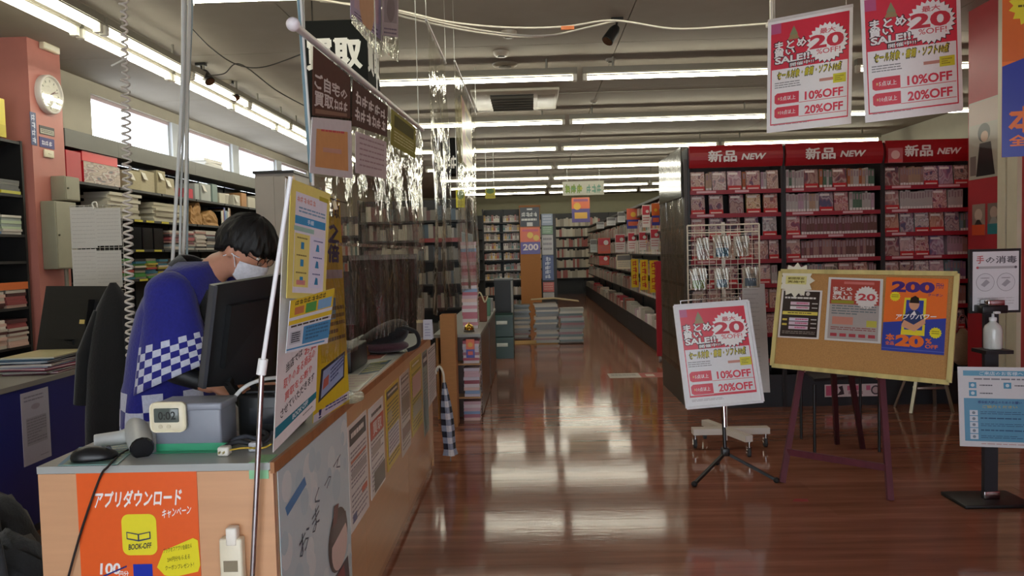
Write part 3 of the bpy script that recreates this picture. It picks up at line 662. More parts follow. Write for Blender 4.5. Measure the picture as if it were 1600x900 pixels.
s.rect(0, 0, 1, .34, '#e3c52c', 1); s.marks(.1, .03, .8, .12, 8, '#5a4a18', 2); s.rect(.1, .16, .3, .3, '#c77a4a', 2); s.rect(.34, .14, .58, .32, '#4f9f48', 2); s.rect(.62, .14, .95, .32, '#7fb0d6', 2)
s.rect(0, .4, 1, .48, '#e3c52c', 1); s.lines(.05, .5, .95, .54, 1, '#38342a', 2, .8, 2); s.rect(.34, .57, 1, .9, '#4a94c4', 1); s.lines(.4, .6, .94, .86, 4, '#356c92', 2, .5, 3); s.rect(.05, .62, .3, .86, '#c8ccd4', 1)
s.lines(.08, .64, .27, .84, 5, '#30343c', 2, .6, 5); s.rect(.0, .93, .9, .96, '#4a94c4', 1)
s.build('notice', label='small white notice with yellow top and blue text block', cat='notice')
# clothes clips on the string that carries the notices
a, b = aY(446, 276, 2.16), aY(545, 318, 2.86)
MB().tube(catenary(a, b, .01), .0025, 6, '#6b5a48', 'rubber').build('string', label='string carrying the notices above the counter', cat='string')
for i, t in enumerate((.12, .5, .72)):
    p = a.lerp(b, t)-Vector((0, 0, .012)); pg = thing('clothes_peg', ['wooden peg clipping the step-by-step notice', 'brown peg in the middle of the notice string', 'pale peg holding the yellow notice'][i], 'peg', p-Vector((0, 0, .03)))
    for sx in (-1, 1): MB().bar(p+Vector((sx*.006-.01, -.004, .025)), p+Vector((sx*.002+.006, -.004, -.03)), .008, .006, ['#c9a87a', '#5a4434', '#d2bd96'][i], 'wood').build('jaw', pg)
    MB().cyl(p+Vector((-.006, -.004, .004)), p+Vector((.006, -.004, .004)), .005, 8, '#8d8d8d', 'metal').build('spring', pg)

# ------------------------------------------------------------------ clear vinyl screens
VA, VB = aY(458, 38, 2.31), aY(660, 203, 4.31)
vp = thing('hanging_rail', 'white round rail carrying clear vinyl above the counter', 'rail', VA)
MB().cyl(VA, VB, .012, 12, '#d8d4d0', 'plastic').build('tube', vp)
MB().ell(VA, (.021, .021, .021), '#e9e2e4', 'plastic').build('end_ball', vp)
for t in (.05, .5, .95):
    p = VA.lerp(VB, t); MB().cyl(p, (p.x, p.y, CEIL), .0022, 6, '#c9c9c4', 'metal').build('hanger_wire', vp)
def curtain(A, B, z0, nx=40, nz=16, amp=.02, seed=0, waves=7):
    """hanging film from rail A-B down to z0 with folds"""
    A = Vector(A); B = Vector(B); d = (B-A).normalized(); nn = Vector((-d.y, d.x, 0)); rr = random.Random(seed); ph = [rr.uniform(0, 6.28) for _ in range(6)]
    vs = []; fs = []
    for i in range(nx+1):
        t = i/nx; P = A.lerp(B, t); zt = P.z-.014
        for j in range(nz+1):
            s_ = j/nz; off = amp*(.25+s_)*(math.sin(waves*6.28*t+ph[0]+s_)*.5+math.sin(waves*2.7*6.28*t+ph[1]-2*s_)*.3+math.sin(9*s_+ph[2]+3*t)*.35)
            vs.append(Vector((P.x, P.y, zt+(z0-zt)*s_))+nn*off)
    for i in range(nx):
        for j in range(nz): a = i*(nz+1)+j; fs.append((a, a+1, a+nz+2, a+nz+1))
    m = MB(); m.add(vs, fs, '#ffffff', 'clear_vinyl', True); return m
vc = thing('vinyl_screen', 'long clear vinyl screen hanging along the counter front', 'vinyl screen', (VA.x, VA.y, 1.0))
curtain(VA.lerp(VB, .08), VB, 1.15, 60, 24, .02, 3, 3).build('film', vc)
zs = 1.54; d_ = (VB-VA); MB().bar(Vector((VA.lerp(VB, .18).x, VA.lerp(VB, .18).y, zs)), Vector((VB.x, VB.y, zs-.01)), .006, .012, '#c9c7c0', 'plastic_sleeve').build('weld_seam', vc)
VD = Vector((VB.x-VA.x, VB.y-VA.y, 0)).normalized(); VN = Vector((VD.y, -VD.x, 0))
def aV(px, py, off=.03):
    o = VA+VN*off; dd = ray(px, py); k_ = (o-EYE).dot(VN)/dd.dot(VN); return EYE+dd*k_
def vsheet(c, col, m='matte_print', off=.03): return Sheet(*[aV(x, y, off) for x, y in c], col=col, m=m)
s = vsheet([(490, 72), (547, 120), (547, 185), (489, 180)], '#5b3a2e'); s.text('ご自宅の', .03, .36, .9, .6, '#d8cfc8', 1, .03); s.text('買取', .03, .64, .5, .86, '#d8cfc8', 1, .03); s.marks(.52, .66, .95, .86, 3, '#d8cfc8', 1); s.rect(.05, .9, .9, .97, '#8a6a56', 1)
s.build('poster', label='brown poster with white lettering hung inside vinyl, above the orange square', cat='poster')
s = vsheet([(488, 183), (549, 189), (551, 279), (484, 270)], '#d8d4d4'); s.rect(.1, .2, .88, .88, '#d9a066', 1); s.lines(.2, .2, .8, .26, 1, '#cf5a5a', 2, .6, 2); s.rect(.25, .52, .7, .6, '#cfa08a', 2)
s.build('poster', label='white sheet with plain orange square hung inside vinyl', cat='poster')
s = vsheet([(552, 124), (606, 166), (605, 214), (551, 196)], '#54382e'); s.marks(.05, .2, .95, .48, 5, '#d8cfc8', 1); s.marks(.05, .55, .95, .85, 6, '#d8cfc8', 1, False, 3)
s.build('poster', label='brown poster behind folds of vinyl, beyond the orange square', cat='poster')
s = vsheet([(556, 205), (604, 222), (604, 280), (556, 270)], '#c9bcbc'); s.lines(.1, .1, .9, .9, 6, '#a58f92', 1, .3, 2)
s.build('poster', label='pinkish grey sheet under the further brown poster', cat='poster')
s = vsheet([(612, 170), (650, 200), (649, 248), (611, 226)], '#8f8a3c'); s.rect(.1, .1, .9, .45, '#5a5624', 1); s.lines(.1, .55, .9, .9, 4, '#c9c48a', 1, .4, 4)
s.build('poster', label='olive yellow poster at far end of vinyl rail', cat='poster')
def strip(x, y0, y1, zt, zb, seed, lab, bow=0):
    A, B = Vector((x, y0, zt)), Vector((x+bow, y1, zt)); t = thing('vinyl_screen', lab, 'vinyl screen', (x, (y0+y1)/2, zb))
    curtain(A, B, zb, 34, 26, .03, seed, 2).build('film', t); MB().cyl(A, B, .008, 8, '#cfcfc8', 'plastic').build('rail', t)
    for q in (A, B): MB().cyl(q, (q.x, q.y, CEIL), .002, 6, '#c9c9c4', 'metal').build('hanger_wire', t)
strip(-.585, 4.6, 5.65, 2.88, 1.12, 5, 'narrow clear vinyl strip between the two counters')
strip(-.53, 5.75, 8.0, 2.92, 1.2, 8, 'clear vinyl strip with yellow poster over second counter')
s = xq(-.5, 5.9, 6.9, 2.2, 2.7, col='#cdb85a', m='gloss_paper'); s.rect(.0, .0, .3, 1, '#b5623c', 1); s.rect(.36, .1, .9, .5, '#8a6a2c', 1); s.lines(.36, .6, .9, .9, 4, '#7a4a3a', 1, .4, 1)
s.build('poster', label='yellow and orange poster on the further vinyl strip', cat='poster')
for i, (cs, Ys, lab) in enumerate(((((548, -40), (596, -40), (595, 76), (548, 28)), (3.4, 3.9, 3.9, 3.4), 'plastic sleeved lilac poster hanging from the ceiling'), (((598, -40), (623, -40), (622, 70), (597, 66)), (3.85, 4.1, 4.1, 3.85), 'plastic sleeved greyish poster next to the lilac one'))):
    t = thing('poster_sleeve', lab, 'poster', aY(cs[3][0], cs[3][1], Ys[3]))
    s = Sheet(*[aY(x, y, Y) for (x, y), Y in zip(cs, Ys)], col=['#b0a3b8', '#a79a9c'][i], m='matte_print'); s.rect(.1, .1, .9, .7, ['#c3a9b4', '#8f8486'][i], 1); s.disc(.5, .5, .25, ['#c9a07a', '#7d7070'][i], 2); s.lines(.1, .78, .9, .95, 3, '#6f6474', 1, .4, i); s.build('print', t)
    q = [s.at(0, .9, .004), s.at(1, .9, .004), s.at(1, 1.12 if i == 0 else 1.25, .004), s.at(0, 1.12, .004)]
    MB().slab(q, .001, '#ffffff', 'plastic_sleeve').build('sleeve', t)
# cables dropping beside the rail
for i, (c0, rr_, col, lab) in enumerate(((((462, -60), (467, 0), (475, 120), (482, 220), (487, 285)), .0065, '#6f8a94', 'teal grey tube dropping from ceiling beside the rail end'), (((468, -60), (470, 0), (474, 70), (482, 180), (489, 290)), .0055, '#d4d0c8', 'white cable dropping from ceiling beside the rail end'))):
    MB().tube(bez([aY(x, y, 2.42) for x, y in c0], 20), rr_, 8, col, 'plastic').build('cable', label=lab, cat='cable')
# ------------------------------------------------------------------ pillar fittings
wc = aX(73, 148, PX)
ck = thing('wall_clock', 'round white wall clock on the pink pillar', 'clock', (PX, wc.y, wc.z-.17))
rc = .168
MB().lathe([(rc, 0), (rc, .045), (rc-.012, .055), (rc-.02, .05), (rc-.021, .02), (.001, .019)], (PX, wc.y, wc.z), 36, '#cfcac2', 'plastic', (1, 0, 0)).build('case', ck)
f = MB(); f.lathe([(rc-.018, .03), (.001, .031)], (PX, wc.y, wc.z), 36, '#dcd9cc', 'paper', (1, 0, 0))
for i in range(12):
    a = 2*PI*i/12; f.bar((PX+.032, wc.y-math.sin(a)*.125, wc.z+math.cos(a)*.125), (PX+.032, wc.y-math.sin(a)*.105, wc.z+math.cos(a)*.105), .009, .001, '#7d8078', 'paper', (1, 0, 0))
f.build('dial', ck)
for L_, a, w_, nm in ((.075, math.radians(62), .008, 'hour_hand'), (.11, math.radians(72), .005, 'minute_hand')):
    MB().bar((PX+.037, wc.y+.015*math.sin(a)*0, wc.z), (PX+.037, wc.y+math.sin(a)*L_, wc.z+math.cos(a)*L_), w_, .002, '#5a2a2c', 'plastic', (1, 0, 0)).build(nm, ck)
MB().lathe([(rc-.02, .05), (.001, .052)], (PX, wc.y, wc.z), 36, '#ffffff', 'pane_glass', (1, 0, 0)).build('glass', ck)
def xbox(p0, p1, x0, x1): a = aX(*p0, x0); b = aX(*p1, x0); return (x0, min(a.y, b.y), min(a.z, b.z)), (x1, max(a.y, b.y), max(a.z, b.z))
a, b = xbox((60, 64), (86, 86), PX+.001, PX+.05); el = thing('emergency_light', 'small cream box high on the pink pillar', 'emergency light', a); MB().rbox(a, b, .008, '#d8cfb4', 'plastic').build('body', el); MB().box((b[0], a[1]+.01, a[2]+.01), (b[0]+.002, b[1]-.01, b[2]-.015), '#ebe6d4', 'gloss').build('lens', el)
for (q0, q1, cols, lab) in (((( 46, 174), (58, 228), ('#33406e', '#b9c0d6'), 'narrow blue vertical sign under the clock')), ((61, 195), (85, 214), ('#2c2a2c', '#b8b49c'), 'black and pale sign plate right under the clock'), ((61, 213), (85, 234), ('#2a2770', '#c9c6d6'), 'dark violet sign plate under the black one')):
    a, b = xbox(q0, q1, PX+.001, PX+.004); s = xq(b[0], a[1], b[1], a[2], b[2], th=.003, col=cols[0], m='plastic')
    if 'narrow' in lab: s.marks(.2, .06, .8, .96, 4, cols[1], 1, True)
    elif 'violet' in lab: s.marks(.12, .3, .9, .75, 3, cols[1], 1)
    else: s.rect(.05, .35, .95, .9, '#a9a694', 1); s.lines(.1, .45, .9, .85, 2, '#4a4640', 2, .5, 3)
    s.build('sign_plate', label=lab, cat='sign')
a, b = xbox((67, 233), (82, 248), PX+.001, PX+.02); tt = thing('thermostat', 'small cream switch box under the sign plates', 'switch', a); MB().rbox(a, b, .006, '#ddd6bc', 'plastic').build('body', tt); MB().rbox((b[0]-.001, (a[1]+b[1])/2-.02, a[2]+.03), (b[0]+.004, (a[1]+b[1])/2+.02, b[2]-.03), .002, '#c9c1a4', 'plastic').build('rocker', tt)
for q0, q1, lab in (((78, 275), (104, 316), 'small grey-beige electrical box above the larger one'), ((62, 314), (102, 420), 'tall grey-beige electrical box on the pink pillar')):
    a, b = xbox(q0, q1, PX+.001, PX+.13); eb = thing('electrical_box', lab, 'electrical box', a)
    MB().rbox(a, b, .008, '#8d8a76', 'paint').build('body', eb); MB().box((b[0], a[1]+.012, a[2]+.012), (b[0]+.004, b[1]-.012, b[2]-.012), '#9a9782', 'paint').build('door', eb)
    MB().cyl((b[0]+.004, a[1]+.03, (a[2]+b[2])/2), (b[0]+.014, a[1]+.03, (a[2]+b[2])/2), .008, 10, '#5c5a50', 'metal').build('lock', eb)
    MB().cyl((PX+.04, b[1]-.05, .0 if 'tall' in lab else a[2]-.02), (PX+.04, b[1]-.05, a[2]), .018, 10, '#8d8a76', 'paint').build('conduit', eb)

# ------------------------------------------------------------------ stock shelving along the left wall
SX, SB = PX, XL+.02
SY0, SY1 = PY1+.01, 13.2
BZ = [2.255, 1.94, 1.62, 1.305, .95, .6, .2]
ss = thing('stock_shelving', 'long black stock shelving with grey fascia under the windows', 'shelving', (SX, (SY0+SY1)/2, 0))
bays = 7; bw = (SY1-SY0)/bays
for i in range(bays+1):
    y = SY0+i*bw; MB().box((SB, y-.012, 0), (SB+.028, y+.012, 2.56), '#1d1c1c', 'paint').build('upright', ss)
for i in range(bays):
    y0, y1 = SY0+i*bw+.013, SY0+(i+1)*bw-.013
    MB().box((SX-.012, y0-.012, 2.555), (SX+.004, y1+.012, 2.715), '#5c5b53', 'paint').build('fascia_panel', ss, label='grey fascia panel')
    MB().box((SB, y0, .02), (SB+.008, y1, 2.56), '#171717', 'paint').build('back_panel', ss)
    for z in BZ: MB().box((SB+.03, y0, z-.025), (SX-.002, y1, z), '#232222', 'paint').build('shelf_board', ss)
MB().box((SB, SY0, 2.565), (SX-.013, SY1, 2.585), '#3a3936', 'paint').build('top_board', ss)
def pbox(name, lab, x0, x1, y0, y1, z0, z1, col, m='card', group=None, cat='box', art=None, artcol='#a89a90', flap=None, r=.004):
    t = thing(name, lab, cat, ((x0+x1)/2, (y0+y1)/2, z0), 0, group); MB().rbox((x0, y0, z0), (x1, y1, z1), r, col, m, seg=1).build('body', t)
    if art:
        s = MB().quad([(x1+.001, y0, z0), (x1+.001, y1, z0), (x1+.001, y1, z1), (x1+.001, y0, z1)], (1, 1, 1, 1), art); s.color = None
        s.build('picture_panel', t, color=artcol)
    if flap: MB().slab([(x1+.002, y0+.02, z1-.02), (x1+.002, y0+.11, z1-.03), (x1+.03, y0+.12, z1-.11), (x1+.03, y0+.03, z1-.1)], .002, flap, 'paper').build('tag', t)
    return t
Z1, Z2, Z3, Z4 = [z+.002 for z in BZ[:4]]
ART = ['#b9b3a6', '#8d6f66', '#c9c2b6', '#5f6f78', '#b5645c', '#9aa08a', '#d8d2c6']
pbox('boxed_set', 'red boxed set with blue and white cover, end one by the pink pillar', SX-.3, SX-.02, 6.93, 7.16, Z1, Z1+.27, '#c3202c', 'gloss_paper', art='gloss_paper', artcol='#b5242e', cat='boxed set')
pbox('boxed_set', 'red boxed set with picture panel, under another red box', SX-.31, SX-.02, 7.2, 7.84, Z1, Z1+.2, '#c5222e', 'gloss_paper', art='cover_art_fine', artcol='#8a9a88', cat='boxed set')
pbox('boxed_set', 'bright red box with white lid edge lying on top of another', SX-.31, SX-.018, 7.18, 7.8, Z1+.202, Z1+.294, '#d32a33', 'gloss_paper', art='gloss_paper', artcol='#d63a3c', cat='boxed set')
ys = [7.97, 8.28, 8.62, 8.84, 9.1]
for i in range(4): pbox('storage_carton', ['beige carton with white tag next to the red boxes', 'wide beige carton with two paper tags', 'narrow beige carton with a folded tag', 'beige carton with open paper flap'][i], SX-.31, SX-.015-.02*(i % 2), ys[i], ys[i+1]-.02, Z1, Z1+.2+.03*((i*7) % 3), ['#b3a989', '#b8ae90', '#aea484', '#bdb396'][i], 'card', 'cartons on the top stock shelf', 'carton', flap='#e4e0d2')
# goods further along the top shelf
x = 9.35
for i in range(10):
    w_ = [.22, .12, .3, .16, .2, .18, .24, .2, .3, .22][i]; h_ = [.12, .2, .22, .24, .14, .17, .15, .2, .16, .2][i]
    cc = ['#c43a4a', '#a8b0ac', '#b8bdb8', '#8fa29c', '#cfcab8', '#d6d2c4', '#d0ccbd', '#b98a5c', '#c9c4b4', '#aaa79a'][i]
    lab = ['low pink-red package', 'slim grey-green bottle-like package', 'pale film-wrapped package', 'tall grey-green package', 'white roll pack', 'white stacked tub', 'cream parcel', 'small orange-brown carton', 'off-white parcel', 'grey parcel'][i]+' on the top stock shelf'
    if i in (5,): 
        t = thing('tub', lab, 'tub', (SX-.13, x+w_/2, Z1)); MB().lathe([(.07, 0), (.085, .13)], (SX-.13, x+w_/2, Z1), 18, cc).build('body', t); MB().lathe([(.09, .13), (.09, .15), (.02, .16)], (SX-.13, x+w_/2, Z1), 18, '#e6e2d6').build('lid', t)
    else: pbox('package', lab, SX-.28, SX-.03, x, x+w_, Z1, Z1+h_, cc, 'paper', cat='package', flap='#dedad0' if i in (2, 6) else None)
    x += w_+.06
# stacks of paper on the second shelf, each pack its own
def stack(name, lab, x0, x1, y0, y1, z, n, th, cols, cat, group, m='paper', jit=.02, seed=0):
    g = random.Random(seed); first = {}
    for i in range(n):
        c_ = g.choice(cols); w_, d_, t_ = x1-x0, y1-y0, th*g.uniform(.8, 1.2)
        o = first.get('m')
        if o is None:
            b = MB(); b.box((-.5, -.5, 0), (.5, .5, .93), '#ffffff', m); 
            b.c = [(1, 1, 1, 1)]*len(b.c); o = b.build(name, world=False); first['m'] = o; q = o
        else: q = o.copy(); COL.objects.link(q)
        q.location = ((x0+x1)/2+g.uniform(-jit, jit), (y0+y1)/2+g.uniform(-jit, jit), z); q.scale = (w_, d_, t_); q.rotation_euler = (0, 0, g.uniform(-jit, jit)*2); q.color = H(c_, 1)
        tag(q, lab, cat, group); z += t_*.94+.0004
    return z
stack('paper_pack', 'white paper pack in the stack behind the hanging wire grid', SX-.3, SX-.03, 7.62, 8.22, Z2, 8, .034, ['#c9c4b2', '#bdb7a4', '#d2cdbb', '#aaa490'], 'paper pack', 'paper stack behind the wire grid', seed=1)
stack('paper_pack', 'cream paper pack in the stack under the tagged cartons', SX-.3, SX-.03, 8.55, 9.35, Z2, 7, .033, ['#c4bfa9', '#b5ae97', '#cdc7b2', '#a39c86'], 'paper pack', 'paper stack under the tagged cartons', seed=2)
# two brown paper bags
for i, (y0, y1, hh, lab) in enumerate(((9.5, 9.85, .24, 'crumpled brown paper bag standing on second stock shelf'), (9.85, 10.35, .17, 'crumpled brown paper bag lying beside another'))):
    bm = bmesh.new(); bmesh.ops.create_cube(bm, size=1); bmesh.ops.subdivide_edges(bm, edges=bm.edges[:], cuts=4, use_grid_fill=True); g = random.Random(i+5)
    for v in bm.verts:
        k_ = 1-.25*max(0, v.co.z); v.co = Vector((SX-.17+v.co.x*.26*k_+g.uniform(-.014, .014), (y0+y1)/2+v.co.y*(y1-y0-.03)*k_+g.uniform(-.014, .014), Z2+.0+(v.co.z+.5)*hh*(1+.2*math.sin(v.co.y*6+i))))
        v.co.z = max(v.co.z, Z2)
    MB().bm(bm, '#b08550', 'card').build('paper_bag', label=lab, cat='paper bag')
BOOKM = MB(); BOOKM.box((-.5, -.5, 0), (.5, .5, 1), '#ffffff', 'gloss_paper'); 
def upright_books(y0, n, z, cols, lab, group, hmin=.2, hmax=.27, tmin=.025, tmax=.05, seed=0, name='file_book'):
    g = random.Random(seed); y = y0
    for i in range(n):
        t_ = g.uniform(tmin, tmax); h_ = g.uniform(hmin, hmax); c_ = cols[i % len(cols)]
        b = MB(); b.box((SX-.25, y, z), (SX-.035, y+t_-.002, z+h_), '#e3ddcb', 'paper'); b.box((SX-.25, y, z), (SX-.03, y+.003, z+h_+.003), c_, 'gloss_paper'); b.box((SX-.25, y+t_-.004, z), (SX-.03, y+t_-.001, z+h_+.003), c_, 'gloss_paper'); b.box((SX-.034, y, z), (SX-.028, y+t_-.001, z+h_+.003), c_, 'gloss_paper')
        b.build(name, label=lab % {'#c9c4b4': 'cream', '#a9764e': 'tan', '#33429a': 'blue', '#6f9ac4': 'light blue', '#8f9a98': 'grey', '#d6d2c6': 'white'}[c_], cat='book', group=group); y += t_
upright_books(10.42, 9, Z2, ['#c9c4b4', '#d6d2c6', '#a9764e', '#33429a', '#6f9ac4', '#8f9a98'], '%s book upright beside the brown paper bags', 'books beside the brown paper bags', seed=4)
# third and fourth shelf: black cases, disc stacks, small colourful packs
for i in range(5): pbox('disc_case', 'black glossy player case on third stock shelf', SX-.28, SX-.02, 7.5+.25*i, 7.72+.25*i, Z3, Z3+.24, '#17181b', 'gloss', 'black cases on the third stock shelf', 'case')
CDS = ['#b9b0a6', '#a8555a', '#c9c2b8', '#6d3c44', '#d2ccc2', '#4a4648', '#b58a80', '#8a9aa0']
for j in range(5): stack('disc', 'jewel case in a leaning stack, third stock shelf behind the clerk', SX-.2, SX-.03, 8.9+.34*j, 9.2+.34*j, Z3, 11, .022, CDS, 'disc case', 'disc stacks behind the clerk', 'gloss_paper', .012, 20+j)
for j in range(5): stack('video_case', 'small bright video case stacked on fourth stock shelf', SX-.2, SX-.03, 7.55+.26*j, 7.77+.26*j, Z4, 9, .025, ['#4f8f4a', '#a84a44', '#c9c0b0', '#3a6f86', '#b9a84a', '#8a8578', '#2f2c2c'], 'video case', 'bright cases on the fourth stock shelf', 'gloss_paper', .012, 40+j)
for j in range(5): stack('white_case', 'white plastic case stacked on fourth stock shelf behind the clerk', SX-.2, SX-.03, 9.0+.34*j, 9.3+.34*j, Z4, 8, .026, ['#c9c6bc', '#b8b4a8', '#a39f94', '#d4d1c8'], 'case', 'white cases behind the clerk', 'plastic', .012, 60+j)
for i, (y, z) in enumerate(((8.05, BZ[1]), (8.3, BZ[1]), (8.65, BZ[1]), (8.05, BZ[2]), (8.45, BZ[2]), (8.1, BZ[3]))): MB().box((SX-.001, y, z-.024), (SX+.003, y+.17, z-.002), '#c9bd3c', 'paper').build('shelf_label', ss, label='yellow shelf label')
st_y = 10.15
stack('paper_pack', 'magazine lying in the pile on top of stock shelving by the window', SX-.3, SX-.03, 10.0, 10.55, 2.586, 7, .035, ['#d8d8d4', '#c9ccd0', '#e2e0da', '#3a3c40'], 'magazine', 'magazine pile on top of the stock shelving', seed=9)

# ------------------------------------------------------------------ steel cabinet behind the clerk
a, b = aY(398, 272, 5.6), aY(458, 272, 5.6)
cb = thing('steel_cabinet', 'tall grey-beige steel cabinet behind the clerk', 'cabinet', ((a.x+b.x)/2, 5.8, 0))
MB().box((a.x, 5.602, .06), (b.x, 6.0, a.z), '#a59d92', 'paint').build('body', cb)
for x0, x1 in ((a.x+.003, (a.x+b.x)/2-.001), ((a.x+b.x)/2+.001, b.x-.003)): d_ = MB().box((x0, 5.588, .08), (x1, 5.601, a.z-.02), '#aaa297', 'paint').build('door', cb)
MB().bar(((a.x+b.x)/2-.02, 5.583, 1.05), ((a.x+b.x)/2-.02, 5.583, 1.17), .012, .012, '#8b8b88', 'metal').build('handle', cb)
MB().box((a.x-.01, 5.58, a.z), (b.x+.01, 6.01, a.z+.02), '#2a2826', 'paint').build('top_rim', cb, label='black top rim'); MB().box((a.x, 5.61, 0), (b.x, 6.0, .06), '#2a2826').build('plinth', cb)

# ------------------------------------------------------------------ blue side counter
BX, BY0, BY1, BT = -2.79, 3.3, 6.1, .85
bc = thing('side_counter', 'side counter with dark blue front panel and grey top', 'counter', (-3.2, 4.7, 0))
MB().box((-3.5, BY0+.01, 0), (BX-.016, BY1-.01, BT-.03), '#20242f', 'paint').build('body', bc)
for y0, y1 in ((BY0, 4.7), (4.702, BY1)): MB().box((BX-.015, y0, .05), (BX, y1, BT-.03), '#20266e', 'paint').build('front_panel', bc, label='dark blue front panel')
MB().box((-3.52, BY0-.02, BT-.028), (BX+.015, BY1+.01, BT), '#8c877e', 'laminate').build('top', bc)
pa, pb = aX(31, 616, BX), aX(80, 712, BX)
s = xq(BX+.003, pa.y, pb.y, pb.z, pa.z, col='#bdb6bd'); s.lines(.1, .06, .8, .16, 2, '#8f8790', 1, .4, 3); s.disc(.5, .22, .16, '#a89aa0', 1, 18, .04); s.rect(.14, .36, .88, .74, '#a8a0a4', 1); s.lines(.16, .38, .86, .73, 9, '#8d8489', 2, .45, 5); s.lines(.6, .92, .9, .94, 1, '#8f8790', 1)
s.build('notice', label='pale grey notice taped to dark blue panel', cat='notice')
g = random.Random(5); z = BT+.001
for i in range(9):
    t_ = 1.9*[.006, .005, .008, .004, .006, .005, .007, .005, .004][i]; cc = ['#7a2c48', '#3a3a40', '#a83a58', '#4a6f94', '#c9b8b0', '#4a2c3a', '#35506e', '#5c88a8', '#cfc49a'][i]
    cx_, cy_ = aZ(40, 585, BT).x, aZ(40, 585, BT).y+.17; L_, W_ = .4+g.uniform(-.02, .02), .31
    m_ = Matrix.Translation((cx_+g.uniform(-.02, .02), cy_+g.uniform(-.03, .03), z)) @ Matrix.Rotation(g.uniform(-.15, .15), 4, 'Z')
    b = MB(); b.box((-W_/2, -L_/2, 0), (W_/2, L_/2, t_*.3), cc, 'gloss_paper', m_); b.box((-W_/2+.002, -L_/2+.002, t_*.3), (W_/2-.002, L_/2-.002, t_*.7), '#d8d4c8', 'paper', m_); b.box((-W_/2, -L_/2, t_*.7), (W_/2, L_/2, t_), cc, 'gloss_paper', m_)
    b.build('magazine', label='%s magazine in the pile on the blue side counter' % ['plum', 'black', 'crimson', 'steel blue', 'pinkish', 'maroon', 'navy', 'light blue', 'cream, topmost'][i], cat='magazine', group='magazine pile on the side counter'); z += t_+.0008
# black monitor on the side counter, seen from behind
q = [aY(72, 447, 4.95), aY(172, 447, 4.75), aY(160, 548, 4.75), aY(56, 552, 4.95)]
m2 = thing('monitor', 'black monitor on the blue side counter, seen from behind', 'monitor', (-2.95, 4.9, BT+.001))
MB().slab(q, .04, '#191a1c', 'plastic').build('shell', m2); nn = (q[1]-q[0]).cross(q[3]-q[0]).normalized(); cc_ = sum(q, Vector())/4
MB().slab([cc_+(p-cc_)*.6-nn*.045 for p in q], .045, '#141517', 'plastic').build('rear_housing', m2)
MB().slab([cc_+(p-cc_)*.95+nn*.041 for p in q], .001, '#0b0e12', 'gloss').build('screen', m2)
MB().bar(cc_+(q[3]-q[0])*.3, Vector((cc_.x, cc_.y+.06, BT+.015)), .08, .03, '#202124', 'plastic').build('stand', m2); MB().rbox((cc_.x-.12, cc_.y-.04, BT+.001), (cc_.x+.1, cc_.y+.18, BT+.018), .006, '#202124', 'plastic').build('base', m2)
MB().add([cc_+(q[1]-q[0])*.22-nn*.052, cc_+(q[1]-q[0])*.3-nn*.052, cc_+(q[1]-q[0])*.3+(q[3]-q[0])*.06-nn*.052, cc_+(q[1]-q[0])*.22+(q[3]-q[0])*.06-nn*.052], [(0, 3, 2, 1)], '#c9b06a', 'paper').build('sticker', m2)
# wire grid hung with paper sheets
a, b = aY(109, 322, 5.7), aY(196, 452, 5.7)
wg = thing('wire_grid', 'white wire grid panel covered with paper sheets behind side counter monitor', 'wire grid', ((a.x+b.x)/2, 5.7, BT))
w_ = MB()
for i in range(12): x_ = a.x+(b.x-a.x)*i/11; w_.cyl((x_, 5.7, BT+.01), (x_, 5.7, a.z), .0022, 5, '#bdbab2', 'paint')
for i in range(24): z_ = BT+.03+(a.z-BT-.03)*i/23; w_.cyl((a.x, 5.697, z_), (b.x, 5.697, z_), .0022, 5, '#bdbab2', 'paint')
w_.build('mesh', wg); MB().rbox((a.x, 5.6, BT+.001), (b.x, 5.8, BT+.012), .003, '#bdbab2', 'paint').build('foot', wg)
for i, (x0, x1, z0, z1) in enumerate(((.02, .52, .0, .5), (.5, 1.0, .02, .48), (.02, .5, .5, .98), (.48, .98, .52, .97))):
    s = yq(5.685-.002*i, a.x+(b.x-a.x)*x0, a.x+(b.x-a.x)*x1, a.z-(a.z-b.z)*z1, a.z-.01-(a.z-b.z)*z0, col='#c4c1bb'); s.lines(.06, .08, .94, .95, 9, '#aaa6a2', 1, .12, i)
    s.build('paper_sheet', label=['ruled paper sheet, near pillar and high on the wire grid', 'ruled paper sheet, near coiled cord and high on the wire grid', 'ruled paper sheet, near pillar and low on the wire grid', 'ruled paper sheet, near coiled cord and low on the wire grid'][i], cat='paper sheet')
MB().tube(bez([aY(147, 326, 5.68), aY(144, 318, 5.68), aY(150, 316, 5.68), aY(152, 324, 5.68)], 12), .006, 8, '#e0ddd4', 'plastic').build('hook', wg)
# black coat on a stand
cs_ = aZ(170, 650, 0); sp = Vector((aY(176, 432, 4.3).x, 4.3, 0))
co = thing('coat_stand', 'black coat hanging on a stand beside the side counter', 'coat', sp)
MB().cyl(sp+Vector((0, 0, .02)), sp+Vector((0, 0, 1.36)), .016, 10, '#1b1b1c', 'metal').build('pole', co); MB().lathe([(.17, 0), (.17, .015), (.03, .03)], sp, 24, '#1b1b1c', 'metal').build('base', co)
rings = []; n = 28
for i, (zz, rx, ry) in enumerate(((1.38, .015, .02), (1.33, .05, .04), (1.24, .1, .07), (1.1, .14, .1), (.9, .17, .13), (.6, .19, .15), (.32, .2, .16))):
    rings.append([sp+Vector((rx*math.cos(2*PI*j/n)*(1+.05*math.sin(5*2*PI*j/n)), ry*math.sin(2*PI*j/n)*(1+.05*math.sin(6*2*PI*j/n+1)), zz)) for j in range(n)])
